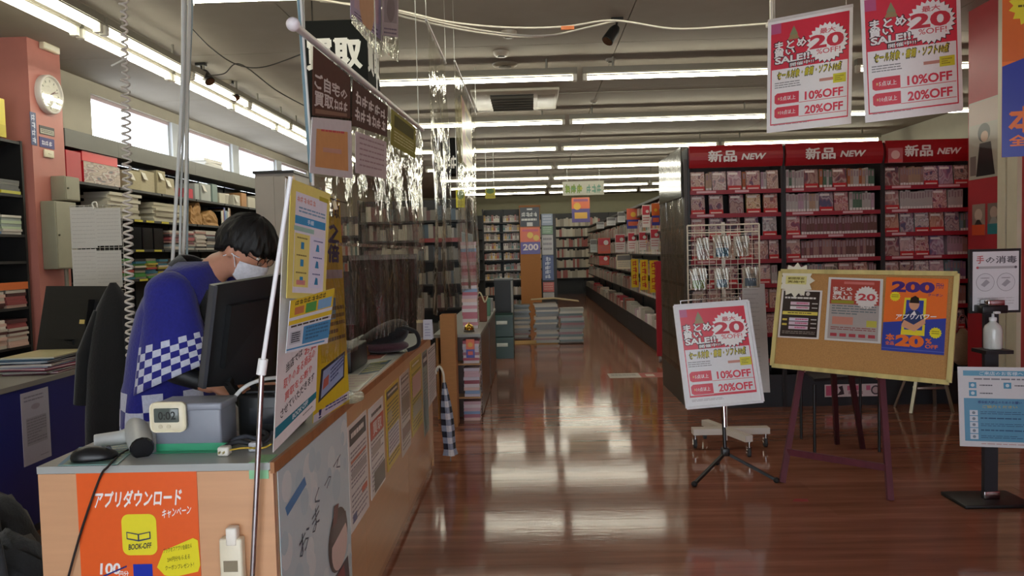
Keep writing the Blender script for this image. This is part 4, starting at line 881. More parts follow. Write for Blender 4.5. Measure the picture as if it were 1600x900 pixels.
b = MB(); vs = [p for r_ in rings for p in r_]; b.add(vs, [(i*n+j, i*n+(j+1) % n, (i+1)*n+(j+1) % n, (i+1)*n+j) for i in range(len(rings)-1) for j in range(n)], '#0d0d0e', 'fabric', True); b.build('coat', co)
for sx in (-1, 1): MB().tube([sp+Vector((sx*.07, -.03, 1.22)), sp+Vector((sx*.14, -.06, .98)), sp+Vector((sx*.17, -.07, .7))], [.03, .05, .045], 12, '#0e0f10', 'fabric').build('sleeve', co)
# far left bookcase facing the shop, end on to the pink pillar
lx, ly0, ly1, lz = -4.22, 5.3, 6.36, 2.52
lb = thing('bookcase', 'black bookcase end to end with the pink pillar', 'bookcase', (lx-.17, (ly0+ly1)/2, 0))
for y in (ly0, ly1-.025): MB().box((lx-.3, y, 0), (lx, y+.025, lz), '#191818', 'paint').build('side_panel', lb)
MB().box((lx-.3, ly0+.026, 0), (lx-.29, ly1-.026, lz), '#141414', 'paint').build('back_panel', lb)
BB = (.08, .45, .8, 1.12, 1.5, 1.72, 2.05, 2.49)
for z in BB: MB().box((lx-.289, ly0+.026, z), (lx-.004, ly1-.026, z+.022), '#201f1f', 'paint').build('shelf_board', lb)
MB().box((lx-.004, ly0+.026, 1.29), (lx+.002, ly1-.026, 1.35), '#c9662c', 'paper').build('price_strip', lb, label='orange price strip')
for zi, nn_, cols, wd in ((1.742, 7, ['#c9c4ba', '#b9b4aa', '#8f9a94', '#4f6f94', '#a8b89a'], 'fourth'), (1.142, 6, ['#8d4a4a', '#c9a89a', '#4a2c2c', '#b9b0a4'], 'sixth'), (.822, 10, ['#8d4a4a', '#c9a89a', '#5a3a3a', '#b9b0a4', '#d8cfc4'], 'seventh'), (2.072, 5, ['#3a3a38', '#55534c', '#b8b32c'], 'third')):
    for col_ in range(3): stack('piled_book', 'book lying flat in a pile, %s board down of pillar-side bookcase' % wd, lx-.22, lx-.0, ly1-.3-.26*col_, ly1-.06-.26*col_, zi+.001, nn_, .024, cols, 'book', 'piled books, %s board of pillar-side bookcase' % wd, 'gloss_paper', .008, int(zi*100)+col_)
s = xq(lx, ly0, 6.17, lz+.002, 2.83, th=.02, col='#d6c52e', m='plastic'); s.rect(0, .68, 1, 1, '#c4b31e', 1); s.rect(.72, .35, .8, .6, '#2b2820', 2); s.lines(.2, .35, .7, .6, 1, '#2b2820', 2, .8, 4)
s.build('shelf_sign', label='yellow sign board on top of the black bookcase', cat='sign')
# bags on the floor behind the counter end
for i, (px, py, rx, ry, rz, lab) in enumerate(((20, 880, .19, .2, .2, 'black slumped cloth bag on floor beside the counter'), (8, 812, .16, .16, .14, 'dark backpack on floor next to another bag'))):
    Y = 2.55+.55*i; c_ = aY(px, py, Y); bg = thing('cloth_bag', lab, 'bag', (c_.x-.05, c_.y, 0))
    bm = bmesh.new(); bmesh.ops.create_uvsphere(bm, u_segments=20, v_segments=14, radius=1); g = random.Random(i)
    zt = max(c_.z+.12, .3)
    for v in bm.verts: v.co = Vector((c_.x-.05+v.co.x*rx*(1+g.uniform(-.08, .08)), c_.y+v.co.y*ry, max(0, (v.co.z*.5+.5)*zt*(1+g.uniform(-.05, .05))-.02)))
    MB().bm(bm, ['#1c1d1f', '#232427'][i], 'fabric', None, True).build('body', bg)
    MB().tube(bez([(c_.x-.12, c_.y-.1, zt*.7), (c_.x-.09, c_.y-.12, zt*1.05), (c_.x+.02, c_.y-.12, zt*1.08), (c_.x+.06, c_.y-.12, zt*.7)], 18), .012, 8, '#2c2d30', 'fabric').build('strap', bg)
# hanging cords
Y = 3.3; top = aY(192, -140, Y); pts = []
for i in range(481):
    t = i/480; px = 192+14*t; py = -60+715*t; p = aY(px, py, Y); a_ = 2*PI*i/8; r_ = .017 if .25 < t or t < .1 else .012
    pts.append(p+Vector((r_*math.cos(a_), r_*math.sin(a_), 0)))
ccd = thing('coiled_cord', 'white coiled cord hanging from ceiling beside the clerk', 'cord', pts[-1])
MB().tube(pts, .0052, 5, '#cdc4b8', 'plastic').build('coil', ccd)
MB().tube([(pts[0].x, pts[0].y, CEIL), pts[0]], .004, 6, '#cdc4b8', 'plastic').build('lead', ccd)
MB().cyl(aY(199, 90, Y), aY(174, 103, Y), .004, 6, '#d8d4c8', 'plastic').build('stub', ccd)
for i, (c0, col, lab) in enumerate((((286, 284, 276, 268), '#cfcfc8', 'white cable in the bundle behind the clerk, sloping most'), ((290, 288, 283, 280), '#b9bdb9', 'grey cable in the middle of the bundle behind the clerk'), ((296, 292, 290, 284), '#d8d6cd', 'white cable in the bundle, hanging straightest'), ((300, 294, 293, 291), '#9fb0b4', 'blue-grey cable in the bundle behind the clerk'))):
    P = [aY(c0[0]+6, -70, 3.45+.03*i), aY(c0[0], 5, 3.45+.03*i), aY(c0[1], 150, 3.45+.03*i), aY(c0[2], 300, 3.45+.03*i), aY(c0[3], 440, 3.45+.03*i), aY(c0[3]-8, 640, 3.45+.03*i)]
    P[0].z = CEIL; MB().tube(bez(P, 26), .0085 if i in (0, 2) else .006, 8, col, 'plastic').build('cable', label=lab, cat='cable')
# ------------------------------------------------------------------ the clerk: standing behind the counter, facing +x, head bowed
PYC = 3.0
hc = aY(384, 390, PYC-.02)                                   # head centre
fw = Vector((.80, -.20, -.50)).normalized(); up = Vector((.5, -.06, .86)); sd = fw.cross(up).normalized(); up = sd.cross(fw).normalized()
HM = Matrix((sd, fw, up)).transposed().to_4x4(); HM.translation = hc       # local: x to the clerk's right, y forward, z up
def hl(x, y, z): return HM @ Vector((x, y, z))
nb = aY(318, 421, PYC+.03)                                   # base of the neck
hipx = nb.x-.17
shR, shL = aY(264, 462, PYC-.16), Vector((nb.x-.02, PYC+.2, nb.z-.07))
elR = aY(252, 572, PYC-.22); wrR = Vector((-1.2, PYC-.2, 1.03)); elL = Vector((nb.x+.02, PYC+.26, 1.14)); wrL = Vector((-1.13, PYC+.1, 1.03))
pe = thing('person', 'clerk in blue happi coat with checkered hems and face mask, head bowed', 'person', (hipx, PYC, 0))
b = MB()
def capsule(p, r, n=14):
    P = [Vector(q) for q in p]; b.tube(P, r, n, '#ffffff', 'skin')
    for q, rr in ((P[0], r[0]), (P[-1], r[-1])): b.ell(q, (rr*.98,)*3, '#ffffff', 'skin', None, 12)
# trunk: pelvis, waist, chest
b.ell((hipx, PYC, .93), (.125, .175, .12)); b.ell((hipx+.01, PYC, 1.08), (.115, .16, .15)); b.ell((hipx+.05, PYC, 1.25), (.125, .175, .17)); b.ell((nb.x-.07, PYC, nb.z-.09), (.1, .19, .09))
capsule([nb+Vector((-.02, 0, -.06)), nb+(hl(0, -.02, -.07)-nb)*.55, hl(0, -.015, -.06)], [.066, .057, .056])
# head with jaw, brow, nose, ears
b.ell(hc, (.074, .094, .105), '#fff', 'skin', HM.to_3x3()); b.ell(hl(0, .03, -.062), (.055, .062, .058), '#fff', 'skin', HM.to_3x3()); b.ell(hl(0, -.012, .02), (.078, .096, .09), '#fff', 'skin', HM.to_3x3())
b.ell(hl(0, .098, -.022), (.014, .02, .024), '#fff', 'skin', HM.to_3x3()); b.ell(hl(0, .088, -.002), (.01, .016, .025), '#fff', 'skin', HM.to_3x3())
for sx in (-1, 1):
    b.ell(hl(sx*.079, -.012, -.012), (.012, .02, .033), '#fff', 'skin', HM.to_3x3())
# arms
for s_, e_, w_ in ((shR, elR, wrR), (shL, elL, wrL)):
    capsule([s_, s_.lerp(e_, .5), e_], [.055, .05, .043]); capsule([e_, e_.lerp(w_, .4), w_], [.043, .042, .028])
    d = (w_-e_).normalized(); q = Vector((0, 0, 1)).cross(d).normalized(); pl_ = w_+d*.05
    b.ell(pl_, (.045, .04, .018), '#fff', 'skin', Matrix((d, q, d.cross(q))).transposed())
    for k, (o_, L_) in enumerate(((-.03, .06), (-.011, .07), (.009, .066), (.028, .05))):
        r0 = pl_+d*.03+q*o_; capsule([r0, r0+d*L_*.5+Vector((0, 0, .004)), r0+d*L_*.85-Vector((0, 0, .014)), r0+d*L_-Vector((0, 0, .026))], [.0095, .009, .0085, .0075], 8)
    th = -1 if s_ is shR else 1
    r0 = pl_-d*.015-q*th*.032; capsule([r0, r0+d*.03-q*th*.022, r0+d*.055-q*th*.026-Vector((0, 0, .008))], [.012, .0105, .009], 8)
# legs and feet
for sy in (-1, 1):
    hp = Vector((hipx, PYC+sy*.09, .9)); kn = Vector((hipx+.02, PYC+sy*.1, .48)); an = Vector((hipx-.02, PYC+sy*.1, .09))
    capsule([hp, hp.lerp(kn, .5), kn], [.085, .075, .058]); capsule([kn, kn.lerp(an, .35), an], [.057, .056, .038])
    b.ell((an.x+.06, an.y, .045), (.13, .047, .045))
src = b.build('body_shape', world=True)
md = src.modifiers.new('r', 'REMESH'); md.mode = 'VOXEL'; md.voxel_size = .0065; md.use_smooth_shade = True
m2_ = src.modifiers.new('s', 'SMOOTH'); m2_.factor = .5; m2_.iterations = 4
bpy.context.view_layer.update()
dg = bpy.context.evaluated_depsgraph_get(); ev = src.evaluated_get(dg); me = ev.to_mesh()
mv = [src.location+v.co for v in me.vertices]; mf = [tuple(p.vertices) for p in me.polygons]; ev.to_mesh_clear()
bpy.data.objects.remove(src)
body = MB(); body.add(mv, mf, '#c98f74', 'skin', True)
neckn = (hc-nb).normalized(); cols = []
for f_ in mf:
    c_ = mv[f_[0]]
    if (c_-nb).dot(neckn) > -.02 and c_.z > 1.3 or (c_-wrR).dot((wrR-elR).normalized()) > -.03 and (c_-wrR).length < .2 or (c_-wrL).dot((wrL-elL).normalized()) > -.03 and (c_-wrL).length < .2:
        q = HM.inverted() @ c_
        cols.append(H('#c98f74') if not (.06 < q.y and abs(q.z+.06) < .008 and abs(q.x) < .022) else H('#a85f55'))
    elif c_.z < .075: cols.append(H('#1a1a1c'))
    else: cols.append(H('#17181c') if c_.z > .93 else H('#22242c'))
body.c = cols
bo = body.build('body', pe)
# eyes
for sx in (-1, 1):
    e = MB(); e.ell(hl(sx*.03, .084, .004), (.013, .008, .007), '#e4ddd6', 'gloss', HM.to_3x3(), 12); e.ell(hl(sx*.03, .0905, .002), (.005, .003, .005), '#1c1412', 'gloss', HM.to_3x3(), 10); e.build('eye', pe)
    MB().tube([hl(sx*.014, .094, .026), hl(sx*.03, .094, .031), hl(sx*.047, .084, .026)], [.003, .004, .002], 6, '#17120f', 'hair').build('eyebrow', pe)
# hair: closed cap with a fringe, sideburns and nape
bm = bmesh.new(); bmesh.ops.create_uvsphere(bm, u_segments=72, v_segments=48, radius=1); g = random.Random(2)
for v in bm.verts:
    d = v.co.normalized(); az = math.atan2(d.x, d.y)         # 0 = front
    fr = (1+math.cos(az))/2
    lim = -.62+.72*fr**1.2+(.12 if abs(abs(az)-1.55) < .32 else 0)+.1*math.sin(az*17)*fr+.05*math.sin(az*31)
    clump = .035*math.sin(az*23+3*d.z)+.03*math.sin(az*41+7*d.z)+.02*math.sin(az*13-9*d.z)
    k_ = 1.0 if d.z > lim else max(.55, 1-(lim-d.z)*2.2)
    r_ = Vector((d.x*.098, d.y*.122, d.z*.122))*(1+clump*(1-.6*max(0, d.z)))*k_
    v.co = HM @ (r_+Vector((0, -.006, .022)))
MB().bm(bm, '#0d0a09', 'hair', None, True).build('hair', pe)
# mask hugging nose, cheeks and chin
vs = []; fs = []; NU, NV = 20, 12
for i in range(NU+1):
    a = -1.22+2.44*i/NU
    for j in range(NV+1):
        t = j/NV; z = -.012-.098*t*(1-.35*abs(a/1.22)**2)-.018*abs(a/1.22)
        rr = 1.0-.32*max(0, t-.55)
        bulge = .02*math.exp(-(a*2.2)**2)*(1-.5*abs(t-.35)*2)
        pleat = .0025*math.sin(t*18)
        vs.append(hl(math.sin(a)*(.079*rr), math.cos(a)*(.098*rr+bulge+pleat)+.008, z))
for i in range(NU):
    for j in range(NV): q = i*(NV+1)+j; fs.append((q, q+1, q+NV+2, q+NV+1))
mk = MB(); mk.add(vs, fs, '#dcdce6', 'fabric', True); mo_ = mk.build('face_mask', pe, label='white face mask')
for sx in (-1, 1):
    for z in (-.02, -.06): MB().tube(bez([hl(sx*.073, .036, z), hl(sx*.082, .008, -.02), hl(sx*.086, -.022, -.002 if z > -.03 else -.045)], 8), .0018, 6, '#e6e6ea', 'fabric').build('ear_loop', mo_)
# glasses
gl_ = None; gg = MB()
for sx in (-1, 1):
    pts = [hl(sx*.032+.022*math.cos(a), .102, .0+.016*math.sin(a)) for a in [2*PI*i/20 for i in range(21)]]; gg.tube(pts, .0015, 6, '#3a2626', 'metal')
    gg.tube([hl(sx*.054, .101, .004), hl(sx*.078, .06, .006), hl(sx*.085, -.01, .004)], .0014, 6, '#3a2626', 'metal')
gg.tube([hl(-.011, .103, .004), hl(0, .108, .007), hl(.011, .103, .004)], .0014, 6, '#3a2626', 'metal'); gl_ = gg.build('glasses', pe)
for sx in (-1, 1): MB().add([hl(sx*.032+.0205*math.cos(a), .102, .0145*math.sin(a)) for a in [2*PI*i/16 for i in range(16)]], [tuple(range(16))], '#ffffff', 'acrylic').build('lens', gl_)
# happi coat: trunk loft with checkered hem
BLUE, WHT = '#1d1f7c', '#c9cbdc'
def loft(rings, rows, seg_cols, name, par, n):
    vs = [p for r_ in rings for p in r_]; m_ = MB()
    for i in range(len(rings)-1):
        for j in range(n): m_.add([vs[i*n+j], vs[i*n+(j+1) % n], vs[(i+1)*n+(j+1) % n], vs[(i+1)*n+j]], [(0, 1, 2, 3)], seg_cols(i, j), 'fabric', True)
    # weld
    o = m_.build(name, par); me_ = o.data; bmw = bmesh.new(); bmw.from_mesh(me_); bmesh.ops.remove_doubles(bmw, verts=bmw.verts[:], dist=.0004); bmesh.ops.recalc_face_normals(bmw, faces=bmw.faces[:]); bmw.to_mesh(me_); bmw.free()
    sl = o.modifiers.new('thick', 'SOLIDIFY'); sl.thickness = .004; sl.offset = 1
    return o
n = 48
def ring(cx, cy, z, rx, ry, tilt=0, ph=0, fold=.0):
    out = []
    for j in range(n):
        a = 2*PI*j/n; k_ = 1+fold*(math.sin(4*a+ph)+.5*math.sin(9*a+2*ph)); x = rx*math.cos(a)*k_; y = ry*math.sin(a)*k_; out.append(Vector((cx+x, cy+y, z+tilt*x)))
    return out
rows = [(nb.x-.02, nb.z+.03, .075, .085, .0, 0), (nb.x-.03, nb.z-.005, .1, .13, .05, 0), (nb.x-.05, nb.z-.06, .128, .2, .08, .01), (nb.x-.075, nb.z-.15, .148, .225, .06, .015), (nb.x-.1, nb.z-.25, .155, .225, .02, .02), (nb.x-.12, nb.z-.34, .158, .22, 0, .03), (nb.x-.13, nb.z-.42, .162, .222, 0, .035)]
zc = nb.z-.42
for i in range(1, 13): rows.append((nb.x-.135, zc-.033*i, .165+.002*i, .224+.002*i, 0, .04))
R0 = len(rows)
rings = [ring(cx_, PYC, z_, rx_, ry_, t_, i*.3, f_) for i, (cx_, z_, rx_, ry_, t_, f_) in enumerate(rows)]
hemrow = 7
loft(rings, rows, lambda i, j: BLUE if i < hemrow else (WHT if ((i-hemrow)//2+j//3) % 2 == 0 else BLUE), 'coat', pe, n)
# sleeves: wide, ending in three checked rows
def sleeve(S, E, drop, r0, name, ph, lift):
    S = Vector(S); E = Vector(E); out = []; K = 14
    for dz, k_ in ((.06, .06), (.052, .35), (.036, .68), (.018, .9)):
        out.append([Vector((S.x+.085*k_*math.cos(2*PI*j/n)+.0, S.y+.07*k_*math.sin(2*PI*j/n), S.z+dz)) for j in range(n)])
    for i in range(K+1):
        t = i/K; c_ = S.lerp(E, t); ax = .085+.055*t; ay = .07+.015*t
        cir = []
        for j in range(n):
            a = 2*PI*j/n; f_ = 1+.03*math.sin(3*a+ph+2*t)*t; x = ax*math.cos(a)*f_; y = ay*math.sin(a)*f_; cir.append(Vector((c_.x+x, c_.y+y, c_.z+x*lift*t)))
        out.append(cir)
    hr = K-6+4
    return loft(out, None, lambda i, j: BLUE if i < hr else (WHT if (i-hr+j//2) % 2 == 0 else BLUE), name, pe, n)
h_ = aY(270, 592, PYC-.2)
sleeve(shR+Vector((-.0, .01, .03)), h_, .2, .09, 'coat_sleeve', 0, .42)
sleeve(shL+Vector((0, 0, .03)), Vector((nb.x+.0, PYC+.25, 1.07)), .2, .09, 'coat_sleeve', 1, .42)
# black collar band running round the neck and down the front, lanyard with printing
cb_ = [Vector((nb.x+.105, PYC-.075, nb.z-.34)), Vector((nb.x+.075, PYC-.1, nb.z-.2)), Vector((nb.x+.03, PYC-.105, nb.z-.07)), Vector((nb.x-.045, PYC-.078, nb.z+.02)), Vector((nb.x-.09, PYC, nb.z+.035)), Vector((nb.x-.045, PYC+.078, nb.z+.02)), Vector((nb.x+.03, PYC+.105, nb.z-.07)), Vector((nb.x+.075, PYC+.1, nb.z-.2)), Vector((nb.x+.105, PYC+.075, nb.z-.34))]
P = bez(cb_, 48); ax_ = Vector((nb.x-.1, PYC, 0)); vs = []; fs = []
for i, p in enumerate(P):
    t = (P[min(i+1, len(P)-1)]-P[max(i-1, 0)]).normalized(); o_ = Vector((p.x-nb.x+.05, p.y-PYC, .05)).normalized(); s2 = t.cross(o_).normalized()
    for k_, (u_, w_) in enumerate(((-.028, 0), (-.028, .012), (.028, .012), (.028, 0))): vs.append(p+s2*u_+o_*w_)
for i in range(len(P)-1):
    for j in range(4): fs.append((i*4+j, i*4+(j+1) % 4, (i+1)*4+(j+1) % 4, (i+1)*4+j))
MB().add(vs, fs, '#101012', 'fabric', True).build('collar', pe, label='black collar band')
ly_ = bez([Vector((nb.x+.03, PYC-.09, nb.z-.02)), Vector((nb.x+.1, PYC-.085, nb.z-.16)), Vector((nb.x+.13, PYC-.05, nb.z-.3)), Vector((nb.x+.14, PYC, nb.z-.4)), Vector((nb.x+.13, PYC+.05, nb.z-.3)), Vector((nb.x+.1, PYC+.085, nb.z-.16)), Vector((nb.x+.03, PYC+.09, nb.z-.02))], 30)
MB().tube(ly_, .005, 6, '#16324a', 'fabric').build('lanyard', pe)
# ------------------------------------------------------------------ sale poster artwork, used on several boards
RED, CRM = '#c8283a', '#f6f2f0'
def sale_art(s, l=1, mar=.04):
    m = mar; mh = m*s.asp
    s.rect(m, mh, 1-m, .44, '#dc3046', l); s.rect(m, .44, m+.012, 1-2.2*mh, '#dc3046', l); s.rect(1-m-.012, .44, 1-m, 1-2.2*mh, '#dc3046', l); s.rect(m, 1-2.6*mh, 1-m, 1-2.2*mh, '#dc3046', l)
    s.rect(m, mh, .16, .12, '#c05a86', l+.5)
    s.poly([(.24, .19), (.38, .19), (.31, .09)], '#a08a60', l+1); s.poly([(.26, .15), (.36, .15), (.31, .07)], '#8d9068', l+1.5)
    s.star(.71, .27, .25, '#2f1218', l+.8, 26, .86); s.star(.705, .265, .245, CRM, l+1, 26, .86)
    s.poly([(.36, .345), (.52, .3), (.55, .34)], CRM, l+1.2)
    s.text('最大', .62, .14, .8, .185, '#d8606a', l+2, .02); s.text('20', .5, .19, .9, .31, '#cf3446', l+2, .035); s.text('%OFF!', .58, .315, .86, .36, '#d8606a', l+2, .01)
    for t, u0, v0, u1, v1 in (('まとめ', .09, .2, .46, .275), ('買い', .08, .275, .32, .335), ('SALE!!', .09, .335, .5, .395)): s.text(t, u0, v0, u1, v1, CRM, l+2, .035, .012, 0, 1, '#3a2226', .045)
    s.text('開催中!!', .27, .4, .55, .432, CRM, l+2, .02, .008, 0, 1, '#3a2226', .04)
    s.text('セール対象・書籍・ソフト10点', .12, .465, .86, .53, '#d6c82c', l+2, .02, .012, .15, 1, '#4a4420', .05)
    s.lines(.09, .56, .4, .62, 3, '#8d8a8a', l+1, .4, 2); s.rect(.62, .575, .78, .6, '#c98a7a', l+1); s.rect(.78, .55, .93, .63, '#d8d02c', l+1); s.lines(.8, .57, .91, .62, 3, '#8a8420', l+2, .4, 1)
    for v, t in ((.655, '10%OFF'), (.78, '20%OFF')):
        s.poly([(.09, v+.085), (.12, v+.1), (.38, v+.1), (.38, v), (.12, v), (.09, v+.02)], '#dc3046', l+1); s.text('5点以上' if '10' in t else '10点以上', .16, v+.03, .34, v+.07, '#f0dcdc', l+2, .02); s.rect(.13, v+.04, .15, v+.06, '#e6b07a', l+2)
        s.text(t, .45, v+.015, .9, v+.09, '#dc3046', l+2, .03); s.rect(.38, v+.1, .94, v+.105, '#dc3046', l+1)
    s.lines(.08, .925, .5, .95, 2, '#a8a0a0', l+1, .4, 3)
def app_art(s, l=1):
    s.rect(0, 0, 1, .58, '#e5702c', l); s.poly([(0, 1), (1, 1), (1, .52), (0, .62)], '#33429c', l+.4)
    s.text('200', .1, .05, .8, .2, '#4a2c78', l+1, .05); s.text('円分', .82, .06, .94, .13, '#4a2c78', l+1, .02); s.text('クーポン', .7, .2, .93, .24, '#4a2c78', l+1, .02)
    s.star(.17, .26, .09, '#e3d52c', l+1, 14, .84); s.lines(.11, .235, .23, .285, 2, '#8a7a1c', l+2, .4, 1)
    s.poly([(.3, .77), (.68, .77), (.68, .27), (.33, .27)], '#e3cf30', l+1); s.poly([(.35, .7), (.64, .7), (.64, .3), (.36, .3)], '#33429c', l+1.5)
    # plain figure with folded arms
    s.disc(.49, .35, .085, '#d49a78', l+2.5, 20, .085); s.poly([(.41, .34), (.57, .34), (.56, .27), (.5, .24), (.43, .27)], '#241c18', l+3); s.poly([(.3, .62), (.7, .62), (.64, .5), (.55, .44), (.43, .44), (.34, .5)], '#2b3a66', l+2)
    s.poly([(.3, .66), (.52, .72), (.69, .6), (.66, .54), (.5, .63), (.34, .57)], '#d49a78', l+3); s.poly([(.44, .5), (.54, .5), (.5, .44)], '#e8e4e6', l+3)
    s.text('アプリパワー', .2, .5, .84, .57, '#ece8ec', l+4, .03, .03, .2); s.star(.85, .72, .1, '#e3d52c', l+2, 14, .84); s.lines(.79, .695, .91, .75, 2, '#8a7a1c', l+3, .4, 1)
    s.text('本', .06, .77, .2, .86, '#e5702c', l+2, .04); s.text('全品', .06, .87, .2, .92, '#e5702c', l+2, .02); s.text('20', .22, .77, .68, .93, '#e5702c', l+2, .06); s.text('%', .7, .8, .8, .87, '#e5702c', l+2, .03); s.text('OFF', .7, .88, .9, .93, '#e5702c', l+2, .03); s.rect(.0, .96, 1, .97, '#5a68b8', l+1)
# two hanging sale posters
for i, (cs, Ys, lab) in enumerate(((((1200, 35), (1333, 10), (1330, 193), (1198, 208)), (5.0, 4.9, 4.9, 5.0), 'red and white sale poster hanging from ceiling, beside the ceiling camera side'), (((1344, -4), (1500, -26), (1505, 173), (1352, 192)), (4.55, 4.4, 4.4, 4.55), 'red and white sale poster hanging from ceiling, next to the red wall'))):
    t = thing('sale_poster', ['red and white sale poster hanging from ceiling in front of the tripod sign', 'red and white sale poster hanging from ceiling in front of the cork board'][i], 'poster', aY(*cs[3], Ys[3]))
    s = pxq(cs, list(Ys), m='gloss_paper', col=CRM); sale_art(s); s.build('print', t)
    MB().bar(s.at(0, -.008), s.at(1, -.008), .012, .018, '#d8d2cc', 'plastic').build('hanger_bar', t)
    for u in (.08, .92):
        p = s.at(u, -.01); MB().cyl(p, (p.x, p.y, CEIL), .0018, 5, '#cfcac4', 'rubber').build('hanging_string', t)
# campaign banner by the red wall
a = aY(1565, 246, 3.6); x0, z0 = a.x, a.z
bn = thing('campaign_banner', 'large orange and blue banner hanging in front of the red wall', 'banner', (x0+.4, 3.55, z0))
s = Sheet((x0, 3.6, z0+1.08), (x0+.76, 3.42, z0+1.08), (x0+.76, 3.42, z0), (x0, 3.6, z0), m='gloss_paper', col='#e5702c')
app = s; s.rect(0, 0, 1, .6, '#c85f22', 1); s.poly([(0, 1), (1, 1), (1, .36), (0, .62)], '#2f3a90', 1.5); s.star(.16, .37, .13, '#d2c02a', 2, 15, .8); s.text('本', .04, .79, .2, .9, '#d96a2a', 3, .04); s.text('全品', .04, .91, .22, .955, '#d96a2a', 3, .03); s.text('20', .3, .78, .85, .95, '#d96a2a', 3, .05); s.text('200', .1, .06, .85, .2, '#4a2c78', 3, .05)
s.lines(.08, .34, .24, .4, 2, '#5a4a14', 3, .3, 2); s.build('print', bn)
for u in (.05, .95): p = s.at(u, 0); MB().cyl(p, (p.x, p.y, CEIL), .002, 5, '#cfcac4', 'rubber').build('hanging_string', bn)

# ------------------------------------------------------------------ new-release cases
NY, ND = 7.1, 1.33
NX = [1.45, 2.318, 3.215, 4.05]; NZ = 2.23
LIP = [2.0, 1.785, 1.575, 1.36, 1.135, .91, .68, .44]
ROWN = ['top', 'second', 'third', 'fourth', 'fifth', 'sixth', 'seventh', 'eighth']
CASE = ['case behind the wire rack', 'middle case', 'case next to red wall']
cases = []
for c_ in range(3):
    x0, x1 = NX[c_], NX[c_+1]
    t = thing('display_case', 'black book case with red top sign reading NEW, '+['behind the wire rack', 'middle of three', 'next to the red wall'][c_], 'bookcase', ((x0+x1)/2, NY+.2, 0)); cases.append(t)
    for xx in (x0, x1-.022): MB().box((xx, NY, 0), (xx+.02, NY+.34, 2.4), '#1c1a1b', 'paint').build('upright', t)
    MB().box((x0+.021, NY+.32, .0), (x1-.023, NY+.34, 2.4), '#191718', 'paint').build('back_panel', t)
    MB().box((x0+.021, NY+.002, 0), (x1-.023, NY+.018, .3), '#22262b', 'paint').build('base_panel', t)
    for k_, z in enumerate(LIP):
        sb = MB().box((x0+.021, NY+.019, z-.022), (x1-.023, NY+.319, z), '#211f20', 'paint').build('shelf_board', t)
        MB().box((x0+.021, NY-.004, z-.026), (x1-.023, NY+.002, z+.012), '#8a1828', 'satin').build('shelf_lip', sb, label='red shelf lip')
        g = random.Random(c_*10+k_); x = x0+.08
        for q in range(g.randint(1, 3)):
            w_ = g.uniform(.1, .2); MB().box((x, NY-.0062, z-.014), (x+w_, NY-.0045, z+.006), '#c9a0a4', 'paper').build('price_card', sb); x += w_+g.uniform(.08, .3)
            if x > x1-.25: break
    # curved red header
    m_ = MB(); vs = []; K = 6
    for i in range(K+1):
        th = i/K; yy = NY-.02-.035*math.sin(PI*th); zz = 2.215+.2*th
        vs += [Vector((x0+.012, yy, zz)), Vector((x1-.016, yy, zz))]
    vs += [Vector((x0+.012, NY+.02, 2.415)), Vector((x1-.016, NY+.02, 2.415)), Vector((x0+.012, NY+.02, 2.215)), Vector((x1-.016, NY+.02, 2.215))]
    fs = [(2*i, 2*i+1, 2*i+3, 2*i+2) for i in range(K)]+[(12, 13, 15, 14), (14, 15, 17, 16), (16, 17, 1, 0), tuple([0, 2, 4, 6, 8, 10, 12, 14, 16]), tuple([17, 15, 13, 11, 9, 7, 5, 3, 1])]
    s = yq(NY-.0585, x0+.012, x1-.016, 2.215, 2.415, base=False, m='plastic'); s.text('新品', .2, .26, .5, .76, '#d8d0cc', 1, .03, 0, 0, 2); s.text('NEW', .55, .42, .8, .7, '#d8d0cc', 1, .04, 0, .3)
    s.add(vs, fs, '#96141c', 'satin', False); s.build('header_sign', t, label='glossy red header sign with white lettering')
# left end cheek of the case block, covered with film
ep = thing('end_cheek', 'dark end cheek of the new-release cases covered in wrinkled clear film', 'panel', (NX[0]-.03, NY+.67, 0))
MB().box((NX[0]-.03, NY+.002, 0), (NX[0]-.002, NY+ND, 2.3), '#3a322b', 'paint').build('panel', ep)
pm = MB(); g = random.Random(3)
for i in range(7):
    for j in range(3): y = NY+.05+.42*j; z = .35+.27*i; pm.slab([(NX[0]-.031, y+.4, z+.24), (NX[0]-.031, y, z+.24), (NX[0]-.031, y, z), (NX[0]-.031, y+.4, z)], .001, g.choice(['#3f352d', '#4a4034', '#332c27', '#50463e', '#3c3935', '#4a3d36']), 'gloss_paper')
pm.build('pasted_sheets', ep)
bm = bmesh.new(); bmesh.ops.create_grid(bm, x_segments=16, y_segments=30, size=.5)
for v in bm.verts: v.co = Vector((NX[0]-.04-.006*math.sin(v.co.x*20+3*math.sin(v.co.y*17)), NY+.03+(v.co.x+.5)*(ND-.08), .3+(v.co.y+.5)*1.98))
MB().bm(bm, '#ffffff', 'dull_film', None, True).build('film', ep)
s = xq(NX[0]-.05, NY+.06, NY+1.25, 1.96, 2.42, flip=True, col='#4a4740', m='gloss', th=.012); s.rect(0, .62, 1, 1, '#1c1b19', 1); s.marks(.06, .12, .94, .5, 5, '#a8a498', 2)
s.build('flag_sign', label='glossy dark sign fixed above the film-covered end cheek', cat='sign')
